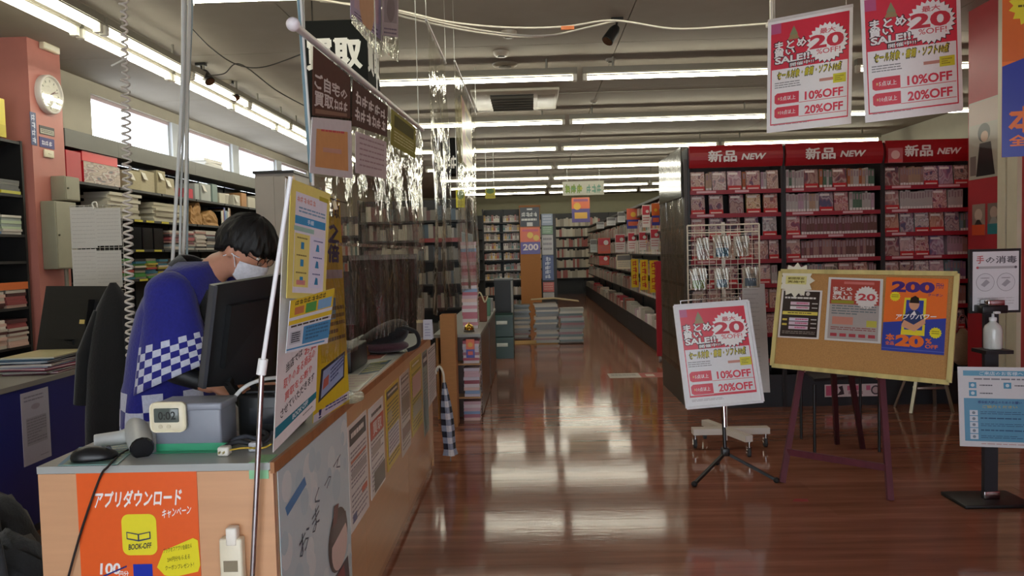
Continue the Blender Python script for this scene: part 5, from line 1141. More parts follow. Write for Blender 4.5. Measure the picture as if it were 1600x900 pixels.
# ---- books in the cases
def book_mesh(kind):
    b = MB()
    W1 = (1, 1, 1, 1)
    if kind == 'spine':      # x thickness, y depth, z height, spine at -y
        b.box((-.5, .03, .012), (.5-.0, .97, .988), '#d8d0c2', 'paper'); n0 = len(b.f)
        b.box((-.5, 0, 0), (-.44, 1, 1), '#fff', 'gloss_paper'); b.box((.44, 0, 0), (.5, 1, 1), '#fff', 'gloss_paper'); b.box((-.44, 0, 0), (.44, .03, 1), '#fff', 'gloss_paper')
        b.quad([(-.3, -.004, .62), (.3, -.004, .62), (.3, -.004, .92), (-.3, -.004, .92)], '#8a7478', 'paper'); b.quad([(-.42, -.004, .05), (.42, -.004, .05), (.42, -.004, .2), (-.42, -.004, .2)], '#cfc4c0', 'paper')
        for i in range(n0, n0+18): b.c[i] = W1
    else:
        b.box((-.49, .1, .01), (.49, .9, .99), '#d8d0c2', 'paper'); n0 = len(b.f); am = kind.split(':')[1]
        b.box((-.5, 0, 0), (.5, .1, 1), '#fff', am); b.box((-.5, .9, 0), (.5, 1, 1), '#fff', 'gloss_paper'); b.box((-.5, .1, 0), (-.46, .9, 1), '#fff', 'gloss_paper')
        for i in range(n0, n0+18): b.c[i] = W1
        if 'obi' in kind: b.quad([(-.5, -.02, 0), (.5, -.02, 0), (.5, -.02, .26), (-.5, -.02, .26)], '#b8282c', 'gloss_paper'); b.quad([(-.4, -.03, .07), (.4, -.03, .07), (.4, -.03, .14), (-.4, -.03, .14)], '#d8b8b0', 'gloss_paper')
        b.quad([(-.42, -.02, .82), (.25, -.02, .82), (.25, -.02, .93), (-.42, -.02, .93)], '#e0d4cc', 'gloss_paper')
    o = b.build('t_'+kind[:3], world=False); me = o.data; bpy.data.objects.remove(o); me.name = 'book_'+kind.replace(':', '_'); return me
BM = {k: book_mesh(k) for k in ('spine', 'front:cover_art', 'front:cover_art_fine', 'front:cover_art_soft', 'front_obi:cover_art', 'front_obi:cover_art_fine', 'front_obi:cover_art_soft')}
NAMES = {'#8a5058': 'rose', '#b98a80': 'salmon', '#d2c6c0': 'white', '#6b3f52': 'plum', '#c9a58a': 'tan', '#3d2f3a': 'black', '#c06a3c': 'orange', '#b04a55': 'red', '#c9b03c': 'yellow', '#5a6a8a': 'blue', '#5f7f68': 'green', '#cfa6b8': 'pink', '#7d5048': 'brown', '#9a7fa8': 'lilac', '#86a8b4': 'pale blue'}
def put(kind, name, x, y, z, sx, sy, sz, col, lab, group, rx=0, rz=0, cat='book'):
    o = bpy.data.objects.new(name, BM[kind]); COL.objects.link(o); o.location = (x, y, z); o.scale = (sx, sy, sz); o.rotation_euler = (rx, 0, rz); o.color = H(col, 1) if name != 'comic' else tuple(v*.55 for v in H(col)[:3])+(1,)
    return tag(o, lab, cat, group)
def spines(c_, k_, x0, x1, cols, t=(.02, .032), h=(.165, .185), seed=0, what=None):
    g = random.Random(seed); x = x0
    while x < x1-.03:
        w_ = g.uniform(*t); cc = g.choice(cols); put('spine', 'comic', x+w_/2, NY+.035, LIP[k_]+.0005, w_*.97, .125, g.uniform(*h), cc, '%s comic standing spine-out on %s shelf of new-release %s' % (NAMES[cc], ROWN[k_], CASE[c_]), '%s shelf of new-release %s' % (ROWN[k_], CASE[c_])); x += w_
    return x
def front(c_, k_, x, w_, cc, obi=True, art=0, h=.182):
    a = ['cover_art', 'cover_art_fine', 'cover_art_soft'][art]
    put(('front_obi:' if obi else 'front:')+a, 'comic', x+w_/2, NY+.035, LIP[k_]+.0045, w_*.96, .03, h, cc, '%s comic facing out on %s shelf of new-release %s' % (NAMES[cc], ROWN[k_], CASE[c_]), '%s shelf of new-release %s' % (ROWN[k_], CASE[c_]), -.12)
W = .132
PLAN = {   # per case and row: F colour = cover facing out, S width = run of spines
 (0, 0): [('F', '#c9a58a'), ('S', .07, ['#c9a58a', '#b98a80']), ('F', '#d2c6c0'), ('S', .03, ['#d2c6c0']), ('F', '#cfa6b8'), ('S', .05, ['#c06a3c', '#6b3f52']), ('F', '#8a5058'), ('S', .06, ['#d2c6c0', '#cfa6b8'])],
 (0, 1): [('F', '#6b3f52'), ('G', .03), ('F', '#6b3f52'), ('G', .05), ('F', '#6b3f52'), ('G', .02), ('F', '#c9b03c'), ('G', .02), ('F', '#c06a3c')],
 (0, 2): [('F', '#b04a55'), ('G', .03), ('F', '#5a6a8a'), ('G', .02), ('F', '#3d2f3a'), ('G', .03), ('F', '#5a6a8a'), ('G', .03), ('F', '#86a8b4')],
 (0, 3): [('F', '#b98a80'), ('F', '#8a5058'), ('F', '#c9a58a'), ('G', .03), ('F', '#b98a80'), ('F', '#b98a80'), ('F', '#8a5058')],
 (0, 4): [('F', '#6b3f52'), ('G', .02), ('F', '#8a5058'), ('F', '#3d2f3a'), ('G', .03), ('F', '#9a7fa8'), ('F', '#d2c6c0'), ('S', .08, ['#d2c6c0'])],
 (0, 5): [('F', '#5f7f68'), ('F', '#b98a80'), ('F', '#5f7f68'), ('G', .03), ('F', '#5a6a8a'), ('F', '#b04a55'), ('F', '#c9a58a')],
 (0, 6): [('F', '#b98a80'), ('F', '#8a5058'), ('F', '#d2c6c0'), ('F', '#b04a55'), ('F', '#86a8b4'), ('F', '#8a5058')],
 (1, 0): [('S', .1, ['#d2c6c0', '#5f7f68', '#c9a58a']), ('S', .1, ['#d2c6c0']), ('F', '#7d5048'), ('S', .06, ['#c06a3c', '#c9b03c']), ('S', .1, ['#d2c6c0', '#5f7f68']), ('F', '#7d5048'), ('S', .17, ['#d2c6c0', '#c9a58a', '#c06a3c'])],
 (1, 1): [('S', .2, ['#d2c6c0', '#cfa6b8']), ('S', .14, ['#c9a58a', '#d2c6c0']), ('F', '#5a6a8a'), ('F', '#b04a55'), ('S', .22, ['#d2c6c0', '#5f7f68'])],
 (1, 2): [('F', '#b04a55'), ('S', .69, ['#7d5048', '#8a5058'])],
 (1, 3): [('F', '#b98a80'), ('S', .69, ['#7d5048', '#8a5058', '#b98a80'])],
 (1, 4): [('S', .18, ['#7d5048', '#8a5058']), ('S', .2, ['#d2c6c0', '#86a8b4']), ('F', '#5f7f68'), ('F', '#b04a55'), ('F', '#c06a3c')],
 (1, 5): [('F', '#8a5058'), ('F', '#b98a80'), ('S', .3, ['#d2c6c0', '#b98a80']), ('F', '#7d5048')],
 (2, 0): [('F', '#7d5048'), ('S', .22, ['#c9a58a', '#b98a80']), ('F', '#5a6a8a'), ('F', '#9a7fa8'), ('F', '#5f7f68')],
 (2, 1): [('F', '#b98a80'), ('S', .32, ['#d2c6c0']), ('F', '#b04a55'), ('S', .16, ['#d2c6c0'])],
 (2, 2): [('F', '#c06a3c'), ('F', '#5a6a8a'), ('F', '#86a8b4'), ('F', '#c06a3c'), ('F', '#5a6a8a'), ('S', .14, ['#86a8b4', '#c06a3c', '#9a7fa8', '#5f7f68'])],
 (2, 3): [('F', '#8a5058'), ('F', '#cfa6b8'), ('F', '#b04a55'), ('F', '#9a7fa8'), ('G', .02), ('S', .2, ['#b98a80', '#cfa6b8'])],
 (2, 4): [('F', '#b98a80'), ('F', '#7d5048'), ('F', '#d2c6c0'), ('F', '#cfa6b8'), ('S', .2, ['#5f7f68', '#b04a55', '#9a7fa8', '#86a8b4'])],
 (2, 5): [('F', '#8a5058'), ('F', '#b98a80'), ('F', '#b04a55'), ('F', '#cfa6b8'), ('S', .2, ['#b98a80', '#8a5058'])],
 (2, 6): [('F', '#5a6a8a'), ('F', '#86a8b4'), ('F', '#d2c6c0'), ('S', .2, ['#5f7f68', '#d2c6c0'])],
}
for (c_, k_), plan in PLAN.items():
    x = NX[c_]+.035; xe = NX[c_+1]-.03; j = 0
    for it in plan+plan[:3]:
        j += 1
        if x > xe-.04: break
        if it[0] == 'F':
            w_ = W if x+W < xe else xe-x
            if w_ < .08: break
            front(c_, k_, x, w_, it[1], (c_+k_+j) % 3 != 0, (c_*5+k_*3+j) % 3); x += w_+.004
        elif it[0] == 'G': x += it[1]
        else: x = spines(c_, k_, x, min(x+it[1], xe), it[2], seed=c_*100+k_*10+j)+.004
# small pink comic poster on the third header, flyer strip on the base
s = yq(NY-.063, NX[2]+.02, NX[2]+.15, 2.21, 2.34, col='#b05a60', m='gloss_paper'); s.disc(.5, .45, .3, '#d2a6a0', 1); s.rect(.05, .75, .95, .95, '#c9464a', 2)
s.build('small_poster', label='small pink picture card at the lower corner of a red header', cat='card')
s = yq(NY-.004, 2.68, 3.22, .085, .2, th=.003, col='#d8c8cc', m='gloss_paper'); s.rect(.02, .1, .14, .9, '#c85a7c', 1); s.poly([(.2, .9), (.27, .5), (.23, .2), (.3, .1), (.33, .8)], '#3a2a33', 1)
for u in (.15, .38, .5, .7): s.rect(u, .12, u+.07, .5, '#d06a8c', 1)
s.lines(.4, .6, .65, .85, 2, '#7a3a50', 2, .5, 1); s.disc(.86, .5, .08, '#4a3c44', 1); s.disc(.86, .5, .055, '#c8b0b4', 2)
s.build('base_flyer', label='pink and white flyer strip on the black case base', cat='flyer')

# ------------------------------------------------------------------ wire rack on castors
rx0, rx1, ry = aY(1074, 362, 5.66).x, aY(1186, 352, 5.66).x, 5.66; rz1 = 1.655
wr = thing('wire_rack', 'white wire grid rack on castored cross base', 'wire rack', ((rx0+rx1)/2, ry, 0))
fr = MB()
for x in (rx0, rx1): fr.cyl((x, ry, .5), (x, ry, rz1), .006, 8, '#cfc4b0', 'paint')
for z in (.5, rz1, rz1-.055): fr.cyl((rx0, ry, z), (rx1, ry, z), .006, 8, '#cfc4b0', 'paint')
fr.build('frame', wr)
gd = MB()
for i in range(1, 10): x = rx0+(rx1-rx0)*i/10; gd.cyl((x, ry, .5), (x, ry, rz1), .0024, 5, '#c9bfae', 'paint')
for i in range(1, 32): z = .5+(rz1-.5)*i/32; gd.cyl((rx0, ry-.003, z), (rx1, ry-.003, z), .0024, 5, '#c9bfae', 'paint')
gd.build('grid', wr)
pxm = aY(1130, 400, ry+.03).x
MB().cyl((pxm, ry+.022, .06), (pxm, ry+.022, rz1+.02), .014, 12, '#d6d0c8', 'paint').build('post', wr)
MB().box((1.17, ry-.02, .11), (1.73, ry+.06, .155), '#cfc6bc', 'paint').build('base_beam', wr)
q0, q1 = Vector((pxm-.09, ry+.3, .132)), Vector((pxm+.1, ry-.24, .132)); MB().bar(q0, q1, .06, .045, '#cfc6bc', 'paint').build('base_beam', wr)
for x, y in ((1.19, ry+.02), (1.71, ry+.02), (q0.x, q0.y), (q1.x, q1.y)):
    c_ = thing('castor', None, None); c_.parent = wr; c_.location = Vector((x, y, 0))-wr.location
    MB().lathe([(.03, -.011), (.034, -.006), (.034, .006), (.03, .011)], (x, y+.012, .034), 16, '#3a3a3c', 'rubber', (1, 0, .0)).build('wheel', c_)
    MB().cyl((x, y, .07), (x, y, .11), .012, 10, '#b9b9b8', 'chrome').box((x-.016, y-.005, .03), (x-.013, y+.025, .075), '#b9b9b8', 'chrome').box((x+.013, y-.005, .03), (x+.016, y+.025, .075), '#b9b9b8', 'chrome').build('fork', c_)
s = Sheet((rx1-.13, ry-.012, 1.22), (rx1+.03, ry-.02, 1.22), (rx1+.06, ry-.03, .42), (rx1-.13, ry-.012, .42), col='#bdbab6'); s.lines(.08, .05, .7, .95, 22, '#a9a6a2', 1, .2, 3)
s.build('price_list', label='long pale paper sheet hanging on the wire rack', cat='paper sheet')
PK = [((1088, 372), (1107, 405), '#c9b9c9'), ((1114, 369), (1142, 402), '#4f8fc0'), ((1146, 369), (1170, 400), '#cfc9c6'), ((1078, 420), (1104, 452), '#7fae5a'), ((1116, 420), (1139, 450), '#5a8fc4'), ((1160, 418), (1185, 448), '#7aa6d2')]
for i, (a, b, cc) in enumerate(PK):
    p0, p1 = aY(*a, ry-.05), aY(*b, ry-.05); t = thing('hang_packet', ['white packet with lilac sheet', 'clear packet with deep blue card', 'plain white packet', 'clear packet with green sheet', 'white packet with blue stripes', 'white packet with pale blue card'][i]+' on a wire rack hook', 'packet', ((p0.x+p1.x)/2, ry-.05, p1.z))
    s = Sheet((p0.x, ry-.05, p0.z), (p1.x, ry-.05, p0.z), (p1.x, ry-.058, p1.z), (p0.x, ry-.058, p1.z), th=.006, col='#dfe2e6', m='gloss'); s.rect(.12, .3, .88, .55, '#cdd4da', 1); s.rect(.14, .55, .86, .95, cc, 1); s.lines(.2, .34, .8, .52, 2, '#7f8c98', 2, .3, i); s.rect(0, 0, 1, .22, '#eceef0', 1)
    s.build('pack', t); MB().slab([s.at(-.03, -.02, .006), s.at(1.03, -.02, .006), s.at(1.03, 1.03, .008), s.at(-.03, 1.03, .008)], .0006, '#fff', 'dull_film').build('wrap', t)
    xm = (p0.x+p1.x)/2; MB().tube(bez([(xm, ry-.004, p0.z+.012), (xm, ry-.03, p0.z+.006), (xm, ry-.058, p0.z-.004), (xm, ry-.075, p0.z+.008)], 9), .0025, 6, '#b9b9b8', 'chrome').build('hook', t)

# ------------------------------------------------------------------ tripod sale sign
cs, Ys = [(1053, 478), (1168, 470), (1192, 627), (1073, 638)], [5.02, 5.02, 4.94, 4.94]
ts = thing('sign_stand', 'tripod stand holding a tilted red sale poster in white frame', 'sign stand', aZ(1134, 760))
s = pxq(cs, Ys, .006, m='gloss_paper', col='#e9e9ea'); sale_art(s, 1.5, .06); s.build('poster_panel', ts)
P4 = [s.at(0, 0), s.at(1, 0), s.at(1, 1), s.at(0, 1)]
for i in range(4): MB().bar(P4[i]+s.n*.004, P4[(i+1) % 4]+s.n*.004, .016, .016, '#e6e6e8', 'plastic', s.n).build('frame_rail', ts)
MB().tube(bez([s.at(.1, 0), s.at(.1, -.035), s.at(.16, -.045), s.at(.84, -.045), s.at(.9, -.035), s.at(.9, 0)], 20), .004, 7, '#c9c9ca', 'chrome').build('wire_bail', ts)
hub = aY(1134, 727, 4.92); hb = Vector((hub.x, hub.y, .17))
MB().cyl(Vector((hub.x, 4.93, hb.z-.02)), Vector((hub.x, 5.05, 1.0)), .012, 12, '#1c1c1e', 'plastic').build('pole', ts)
MB().cyl(Vector((hub.x+.004, 4.955, .33)), Vector((hub.x+.004, 4.98, .55)), .0135, 12, '#c9c9ca', 'chrome').build('inner_pole', ts)
MB().rbox((hub.x-.025, 4.905, hb.z-.02), (hub.x+.025, 4.955, hb.z+.03), .006, '#161618', 'plastic').build('hub', ts)
for px, py in ((1085, 756), (1213, 750)):
    ft = aZ(px, py, .018); l_ = MB().bar(Vector((hub.x, 4.93, hb.z)), ft, .02, .016, '#19191b', 'paint').build('leg', ts); MB().ell(ft, (.02, .02, .018), '#111112', 'rubber').build('rubber_foot', l_)
ft = Vector((hub.x+.02, 5.24, .018)); l_ = MB().bar(Vector((hub.x, 4.93, hb.z)), ft, .02, .016, '#19191b', 'paint').build('leg', ts); MB().ell(ft, (.02, .02, .018), '#111112', 'rubber').build('rubber_foot', l_)

# ------------------------------------------------------------------ cork board on easel
cs = [(1221, 424), (1496, 428), (1483, 598), (1207, 571)]; Ys = [4.95, 4.29, 4.2, 4.86]
cbd = thing('cork_board', 'cork notice board in pale wood frame standing on easel', 'notice board', aY(1345, 590, 4.55))
s = pxq(cs, Ys, .012, m='cork', col='#b58650'); BRD = s; s.build('board', cbd)
P4 = [s.at(0, 0), s.at(1, 0), s.at(1, 1), s.at(0, 1)]
for i in range(4): MB().bar(P4[i]+s.n*.003, P4[(i+1) % 4]+s.n*.003, .026, .02, '#c9b878', 'wood', s.n).build('frame_rail', cbd)
def on_board(cpx, name, lab, col, fn, off=.006, asp=None):
    O = BRD.p[0]+BRD.n*off; q = []
    for x, y in cpx: d = ray(x, y); q.append(EYE+d*((O-EYE).dot(BRD.n)/d.dot(BRD.n)))
    t = Sheet(*q, th=.002, m='gloss_paper', col=col); fn(t); return t.build(name, label=lab, cat='poster')
def dark_menu(t):
    t.rect(.05, .03, .95, .97, '#2a1a18', 1)
    for u in (.32, .5, .66): t.disc(u, .08, .05, '#c9c0bc', 2, 12)
    t.lines(.1, .15, .92, .2, 1, '#d6d0cc', 2, .7, 1)
    for v, c_ in ((.25, '#cdb0c0'), (.34, '#d6cdd0'), (.58, '#cfc8d8'), (.66, '#cdb6c6'), (.75, '#cdb6c6')): t.rect(.25, v, .72, v+.065, c_, 2); t.lines(.4, v+.015, .7, v+.055, 1, '#c05a80', 3, .7, int(v*90)); t.lines(.78, v+.02, .92, v+.05, 1, '#d6d0cc', 2, .6, 4)
    t.rect(.07, .45, .93, .52, '#d6c55a', 2); t.lines(.2, .47, .8, .5, 1, '#5a4a1c', 3, .7, 2); t.rect(.08, .6, .2, .64, '#c4ae4a', 2); t.rect(.08, .7, .2, .74, '#c4ae4a', 2); t.lines(.1, .86, .9, .93, 2, '#a89c94', 2, .3, 5)
on_board([(1222, 452), (1285, 454), (1279, 530), (1215, 527)], 'price_menu', 'dark brown price menu with white border pinned to cork board', '#d8d0cc', dark_menu)
def sale_leaf(t):
    t.rect(.05, .03, .95, .97, '#a84238', 1); t.rect(.05, .42, .95, .97, '#a69c98', 1.4); t.star(.72, .3, .22, '#d8d0cc', 2, 22, .85); t.text('20', .57, .24, .88, .35, '#c04048', 3, .03)
    for tx, v in (('まとめ', .15), ('買い', .22), ('SALE', .29)): t.text(tx, .1, v, .46, v+.06, '#d8d0cc', 2, .03)
    t.rect(.3, .06, .85, .1, '#c8706a', 2); t.rect(.08, .36, .5, .41, '#8f8a2c', 2); t.lines(.1, .44, .9, .6, 4, '#5f6a70', 2, .4, 3); t.rect(.12, .62, .5, .74, '#c08070', 2); t.rect(.74, .66, .92, .76, '#b8b04a', 2); t.lines(.1, .78, .9, .84, 2, '#8a3a3a', 2, .4, 6)
    for i in range(5): t.rect(.1+.17*i, .88, .22+.17*i, .93, '#a8404a', 2)
on_board([(1295, 433), (1380, 436), (1376, 537), (1288, 531)], 'sale_leaflet', 'framed red and grey sale leaflet in middle of cork board', '#cfccca', sale_leaf)
on_board([(1385, 433), (1482, 436), (1475, 555), (1377, 547)], 'app_poster', 'orange and blue app poster with folded-arms figure on cork board', '#e5702c', lambda t: app_art(t, 1))
def burst(t):
    t.star(.5, .5, .5, '#dcd6c4', .6, 12, .76, .95); t.rect(.22, .3, .78, .7, '#d8cf86', 2); t.text('期間限定', .28, .36, .72, .48, '#6a5a1c', 3, .02); t.text('実施中', .28, .52, .72, .64, '#6a5a1c', 3, .02)
O = BRD.p[0]+BRD.n*.012; q = []
for x, y in [(1217, 421), (1275, 422), (1272, 455), (1214, 453)]: d = ray(x, y); q.append(EYE+d*((O-EYE).dot(BRD.n)/d.dot(BRD.n)))
t = Sheet(*q, th=.002, m='gloss_paper', base=False); burst(t); bo_ = t.build('starburst_card', label='cream starburst card pinned over corner of cork board', cat='card')
sl = bo_.modifiers.new('thick', 'SOLIDIFY'); sl.thickness = .0005
es = thing('easel', 'dark reddish wooden easel carrying the cork board', 'easel', aZ(1310, 760))
MAR = '#5a2430'
fL, fR = aZ(1222, 754), aZ(1391, 782); ax = Vector(((fL.x+fR.x)/2+.12, (fL.y+fR.y)/2+.42, 1.52))
def legp(ft, t): return ft.lerp(ax, t)
tL, tR = aY(1259, 580, 4.93), aY(1377, 590, 4.64)
tL = fL+(tL-fL)*1.0; ext = 2.05
apL, apR = fL+(Vector((tL.x, fL.y+.19, tL.z))-fL)*1.72, fR+(Vector((tR.x, fR.y+.19, tR.z))-fR)*1.62
for f_, a_ in ((fL, apL), (fR, apR)): MB().bar(f_+Vector((0, 0, .001)), a_, .036, .024, MAR, 'wood', (0, 1, 0)).build('front_leg', es)
k1, k2 = .22, .2; MB().bar(fL.lerp(apL, .155), fR.lerp(apR, .16), .022, .04, MAR, 'wood').build('cross_rail', es)
sh = MB().bar(BRD.at(-.0, 1.03, -.02), BRD.at(1.0, 1.03, -.02), .06, .018, '#3d1c22', 'wood'); 
for f_, t_ in ((aZ(1308, 694), Vector((apL.x*.5+apR.x*.5-.05, apL.y*.4+apR.y*.6+.12, .93))), (aZ(1348, 701), Vector((apL.x*.5+apR.x*.5+.03, apL.y*.4+apR.y*.6+.12, .93)))): MB().bar(f_+Vector((0, 0, .001)), t_, .034, .022, '#3f1c22', 'wood', (0, 1, 0)).build('rear_leg', es)
MB().bar(apL.lerp(apL, 1), apR, .03, .03, MAR, 'wood').build('head_rail', es)
for u in (.2, .62): p = BRD.at(u, 1.0, -.0); MB().cyl(p+Vector((0, .05, -.014)), p+Vector((0, -.02, -.014)), .007, 10, '#6a3a30', 'wood').build('peg', es)
# black metal side table behind the easel
tl_ = [aZ(1252, 686), aZ(1273, 716), aZ(1374, 706)]; p4 = tl_[2]+(tl_[0]-tl_[1]); T4 = [tl_[0], tl_[1], tl_[2], p4]
tb = thing('metal_table', 'low black metal table with thin legs behind the easel', 'table', sum(T4, Vector())/4)
for p in T4: MB().cyl(p, p+Vector((0, 0, .52)), .011, 10, '#131314', 'paint').build('leg', tb)
ordr = [T4[1], T4[2], T4[3], T4[0]]; MB().slab([p+Vector((0, 0, .54)) for p in ordr][::-1], -.02, '#1a1a1b', 'paint').build('table_top', tb)
ctr = sum(T4, Vector())/4; bx_ = thing('small_box', 'pale small box on the low black metal table', 'box', ctr+Vector((0, 0, .541))); MB().rbox(ctr+Vector((-.09, -.05, .541)), ctr+Vector((.07, .06, .61)), .005, '#8d8a88', 'card').build('body', bx_); MB().box(ctr+Vector((-.05, -.052, .56)), ctr+Vector((.03, -.0505, .59)), '#c9c4c0', 'paper').build('paper_label', bx_)

# ------------------------------------------------------------------ hand sanitiser stand
sb0 = [aZ(1500, 797), aZ(1594, 806), aZ(1594, 790), aZ(1511, 768)]
sn = thing('sanitizer_stand', 'black hand sanitiser stand with framed white notice and pump bottle', 'sanitiser stand', aZ(1550, 788))
bc_ = aZ(1549, 786); BY = bc_.y; sxm = aY(1549, 700, BY).x
MB().rbox((sxm-.2, BY-.1, 0), (sxm+.18, BY+.16, .022), .006, '#141415', 'paint').build('base_plate', sn)
MB().box((sxm-.038, BY, .022), (sxm+.038, BY+.03, 1.2), '#26282d', 'paint').build('post', sn); MB().rbox((sxm-.045, BY-.012, .022), (sxm+.045, BY-.001, .07), .004, '#b5b5b4', 'chrome').build('foot_clamp', sn)
p0, p1 = aY(1519, 392, BY-.02), aY(1594, 486, BY-.02)
MB().slab([(p0.x-.008, BY-.012, p1.z-.008), (p1.x+.008, BY-.012, p1.z-.008), (p1.x+.008, BY-.012, p0.z+.008), (p0.x-.008, BY-.012, p0.z+.008)][::-1], .02, '#1a1a1b', 'plastic').build('sign_frame', sn)
s = yq(BY-.016, p0.x+.006, p1.x-.006, p1.z+.006, p0.z-.006, col='#d8d6d8', m='gloss_paper'); s.text('手', .08, .07, .24, .2, '#b85a5a', 1, .02); s.text('の消毒', .28, .08, .95, .2, '#57545a', 1, .02); s.rect(.1, .25, .92, .29, '#a8a4a6', 1); s.disc(.1, .27, .03, '#c05a60', 2, 10); s.disc(.93, .27, .03, '#57545a', 2, 10)
for u in (.27, .72):
    s.disc(u, .52, .2, '#8d8a8e', 1, 24); s.disc(u, .52, .19, '#d3d1d4', 2, 24); s.poly([(u-.1, .56), (u-.02, .6), (u+.1, .52), (u+.02, .47)], '#a09ca2', 3); s.lines(u-.1, .44, u+.1, .47, 1, '#8d8a8e', 3, .5, 1)
s.lines(.1, .78, .9, .92, 3, '#bdb9bb', 1, .3, 2); s.build('notice', sn, label='white hand disinfection notice')
bz = aY(1552, 545, BY-.06).z; bxc = aY(1552, 545, BY-.08).x; byc = BY-.075
MB().box((bxc-.075, BY-.14, bz-.02), (bxc+.075, BY, bz), '#1b1b1d', 'plastic').build('bottle_shelf', sn); MB().rbox((bxc-.07, BY-.1, bz+.2), (bxc+.07, BY-.005, bz+.245), .006, '#1b1b1d', 'plastic').build('bottle_clip', sn)
bt = thing('pump_bottle', 'clear pump bottle of hand gel on the black stand', 'bottle', (bxc, byc, bz+.001))
MB().lathe([(.001, 0), (.043, .002), (.046, .01), (.046, .11), (.04, .13), (.018, .15), (.016, .16)], (bxc, byc, bz+.001), 24, '#cfd2cc', 'gloss').build('flask', bt); MB().lathe([(.019, .158), (.019, .175), (.007, .178), (.007, .2)], (bxc, byc, bz+.001), 16, '#e8e8e8', 'plastic').build('cap', bt)
MB().rbox((bxc-.014, byc-.05, bz+.2), (bxc+.014, byc+.016, bz+.213), .004, '#ececec', 'plastic').build('pump_head', bt)
tr_ = MB().rbox((bxc-.045, BY-.11, bz+.245), (bxc+.045, BY-.03, bz+.275), .004, '#c9c9ca', 'chrome').build('drip_tray', sn)
p0, p1 = aY(1497, 574, BY-.1), aY(1603, 708, BY-.1)
p0 = aY(1496, 573, BY-.08); p1 = aY(1500, 697, BY-.08); wS = .52
s = Sheet(p0, p0+Vector((wS, -.12, .0)), p1+Vector((wS, -.12, .0)), p1, th=.005, col='#d2d0d2', m='gloss_paper')
s.rect(.05, .045, .72, .11, '#5a9ab8', 1); s.text('ご来店のお客様へ', .2, .055, .6, .1, '#d6dde2', 2, .01); s.lines(.15, .14, .7, .17, 1, '#7a7a80', 1, .6, 2)
for u, v in ((.1, .19), (.1, .29), (.42, .19)): s.rect(u, v, u+.07, v+.075, '#4a8fb0', 1); s.disc(u+.035, v+.037, .018, '#c8d6dc', 2, 10); s.lines(u+.1, v+.03, u+.24, v+.05, 1, '#55555c', 1, .7, 1)
s.rect(.05, .39, .97, .93, '#5a93b2', 1); s.text('感染拡大防止のためのお願い', .18, .42, .58, .455, '#2a3f78', 2, .02); s.text('ご協力ください', .22, .475, .54, .51, '#b8a852', 2, .02)
for i in range(5): s.rect(.1, .54+.075*i, .175, .605+.075*i, '#cdd2da', 2); s.disc(.137, .572+.075*i, .016, '#7a8490', 3, 10); s.lines(.2, .555+.075*i, .6, .6+.075*i, 2 if i % 2 == 0 else 1, '#2d5578', 2, .35, i)
s.lines(.2, .955, .8, .97, 1, '#b88a8a', 1, .6, 3); s.build('info_board', label='white and blue visitor notice board fixed to sanitiser stand', cat='notice board')

# ------------------------------------------------------------------ red entrance wall posters, ladder, bag
def wall_sheet(px0, py0, px1, py1, col): a = aX(px0, py0, XE-.004); b = aX(px1, py0, XE-.004); c_ = aX(px0, py1, XE-.004); return xq(XE-.004, b.y, a.y, c_.z, a.z, flip=True, col=col, m='gloss_paper')
s = wall_sheet(1514, 163, 1563, 282, '#a59d90'); s.rect(.03, .02, .97, .3, '#b0978a', 1); s.disc(.5, .42, .2, '#3c3a38', 1, 20, .12); s.disc(.52, .47, .12, '#c9a890', 2, 18, .07); s.poly([(.25, .97), (.85, .97), (.72, .55), (.36, .55)], '#201c1c', 2); s.rect(.05, .7, .25, .95, '#6f5f5a', 1.5)
s.build('poster', label='beige poster with dark-clad figure high on the red wall', cat='poster')
s = wall_sheet(1519, 320, 1539, 368, '#8a7468'); s.rect(0, .66, 1, 1, '#c9481c', 1); s.disc(.5, .35, .3, '#b59a8a', 1, 16, .2); s.poly([(.2, .66), (.8, .66), (.6, .5), (.4, .5)], '#2a2422', 2)
s.build('poster', label='small poster with orange foot on the red wall', cat='poster')
s = wall_sheet(1543, 318, 1563, 366, '#6d6258'); s.rect(0, .66, 1, 1, '#1f6f76', 1); s.disc(.5, .3, .3, '#a88f80', 1, 16, .2); s.poly([(.15, .66), (.85, .66), (.65, .45), (.35, .45)], '#8a8680', 2)
s.build('poster', label='small poster with teal foot on the red wall', cat='poster')
sl_ = thing('step_ladder', 'aluminium step ladder standing by the red wall end', 'step ladder', (3.42, 6.75, 0))
A0, B0 = aZ(1456, 660), Vector((3.3, 6.95, 0))
for dx in (0, .36):
    MB().bar((A0.x+dx, 6.72, .002), (A0.x+.16+dx*.3, 6.84, .62), .028, .018, '#a8a49c', 'metal').build('front_rail', sl_); MB().bar((A0.x+dx, 7.02, .002), (A0.x+.16+dx*.3, 6.88, .62), .028, .018, '#a8a49c', 'metal').build('rear_rail', sl_)
for z in (.2, .4, .6): MB().rbox((A0.x+.02+z*.24, 6.73+z*.15, z), (A0.x+.36-z*.14, 6.81+z*.12, z+.022), .004, '#b0aca4', 'metal').build('step', sl_)
bgp = aY(1512, 535, 6.9); hb_ = thing('hanging_bag', 'brown patterned bag hanging at end of new-release cases', 'bag', (bgp.x, 6.98, bgp.z-.2))
bm = bmesh.new(); bmesh.ops.create_uvsphere(bm, u_segments=18, v_segments=12, radius=1); g = random.Random(8)
for v in bm.verts: v.co = Vector((bgp.x+v.co.x*.1*(1-.3*v.co.z)+g.uniform(-.008, .008), 6.98+v.co.y*.06, bgp.z-.05+v.co.z*.17))
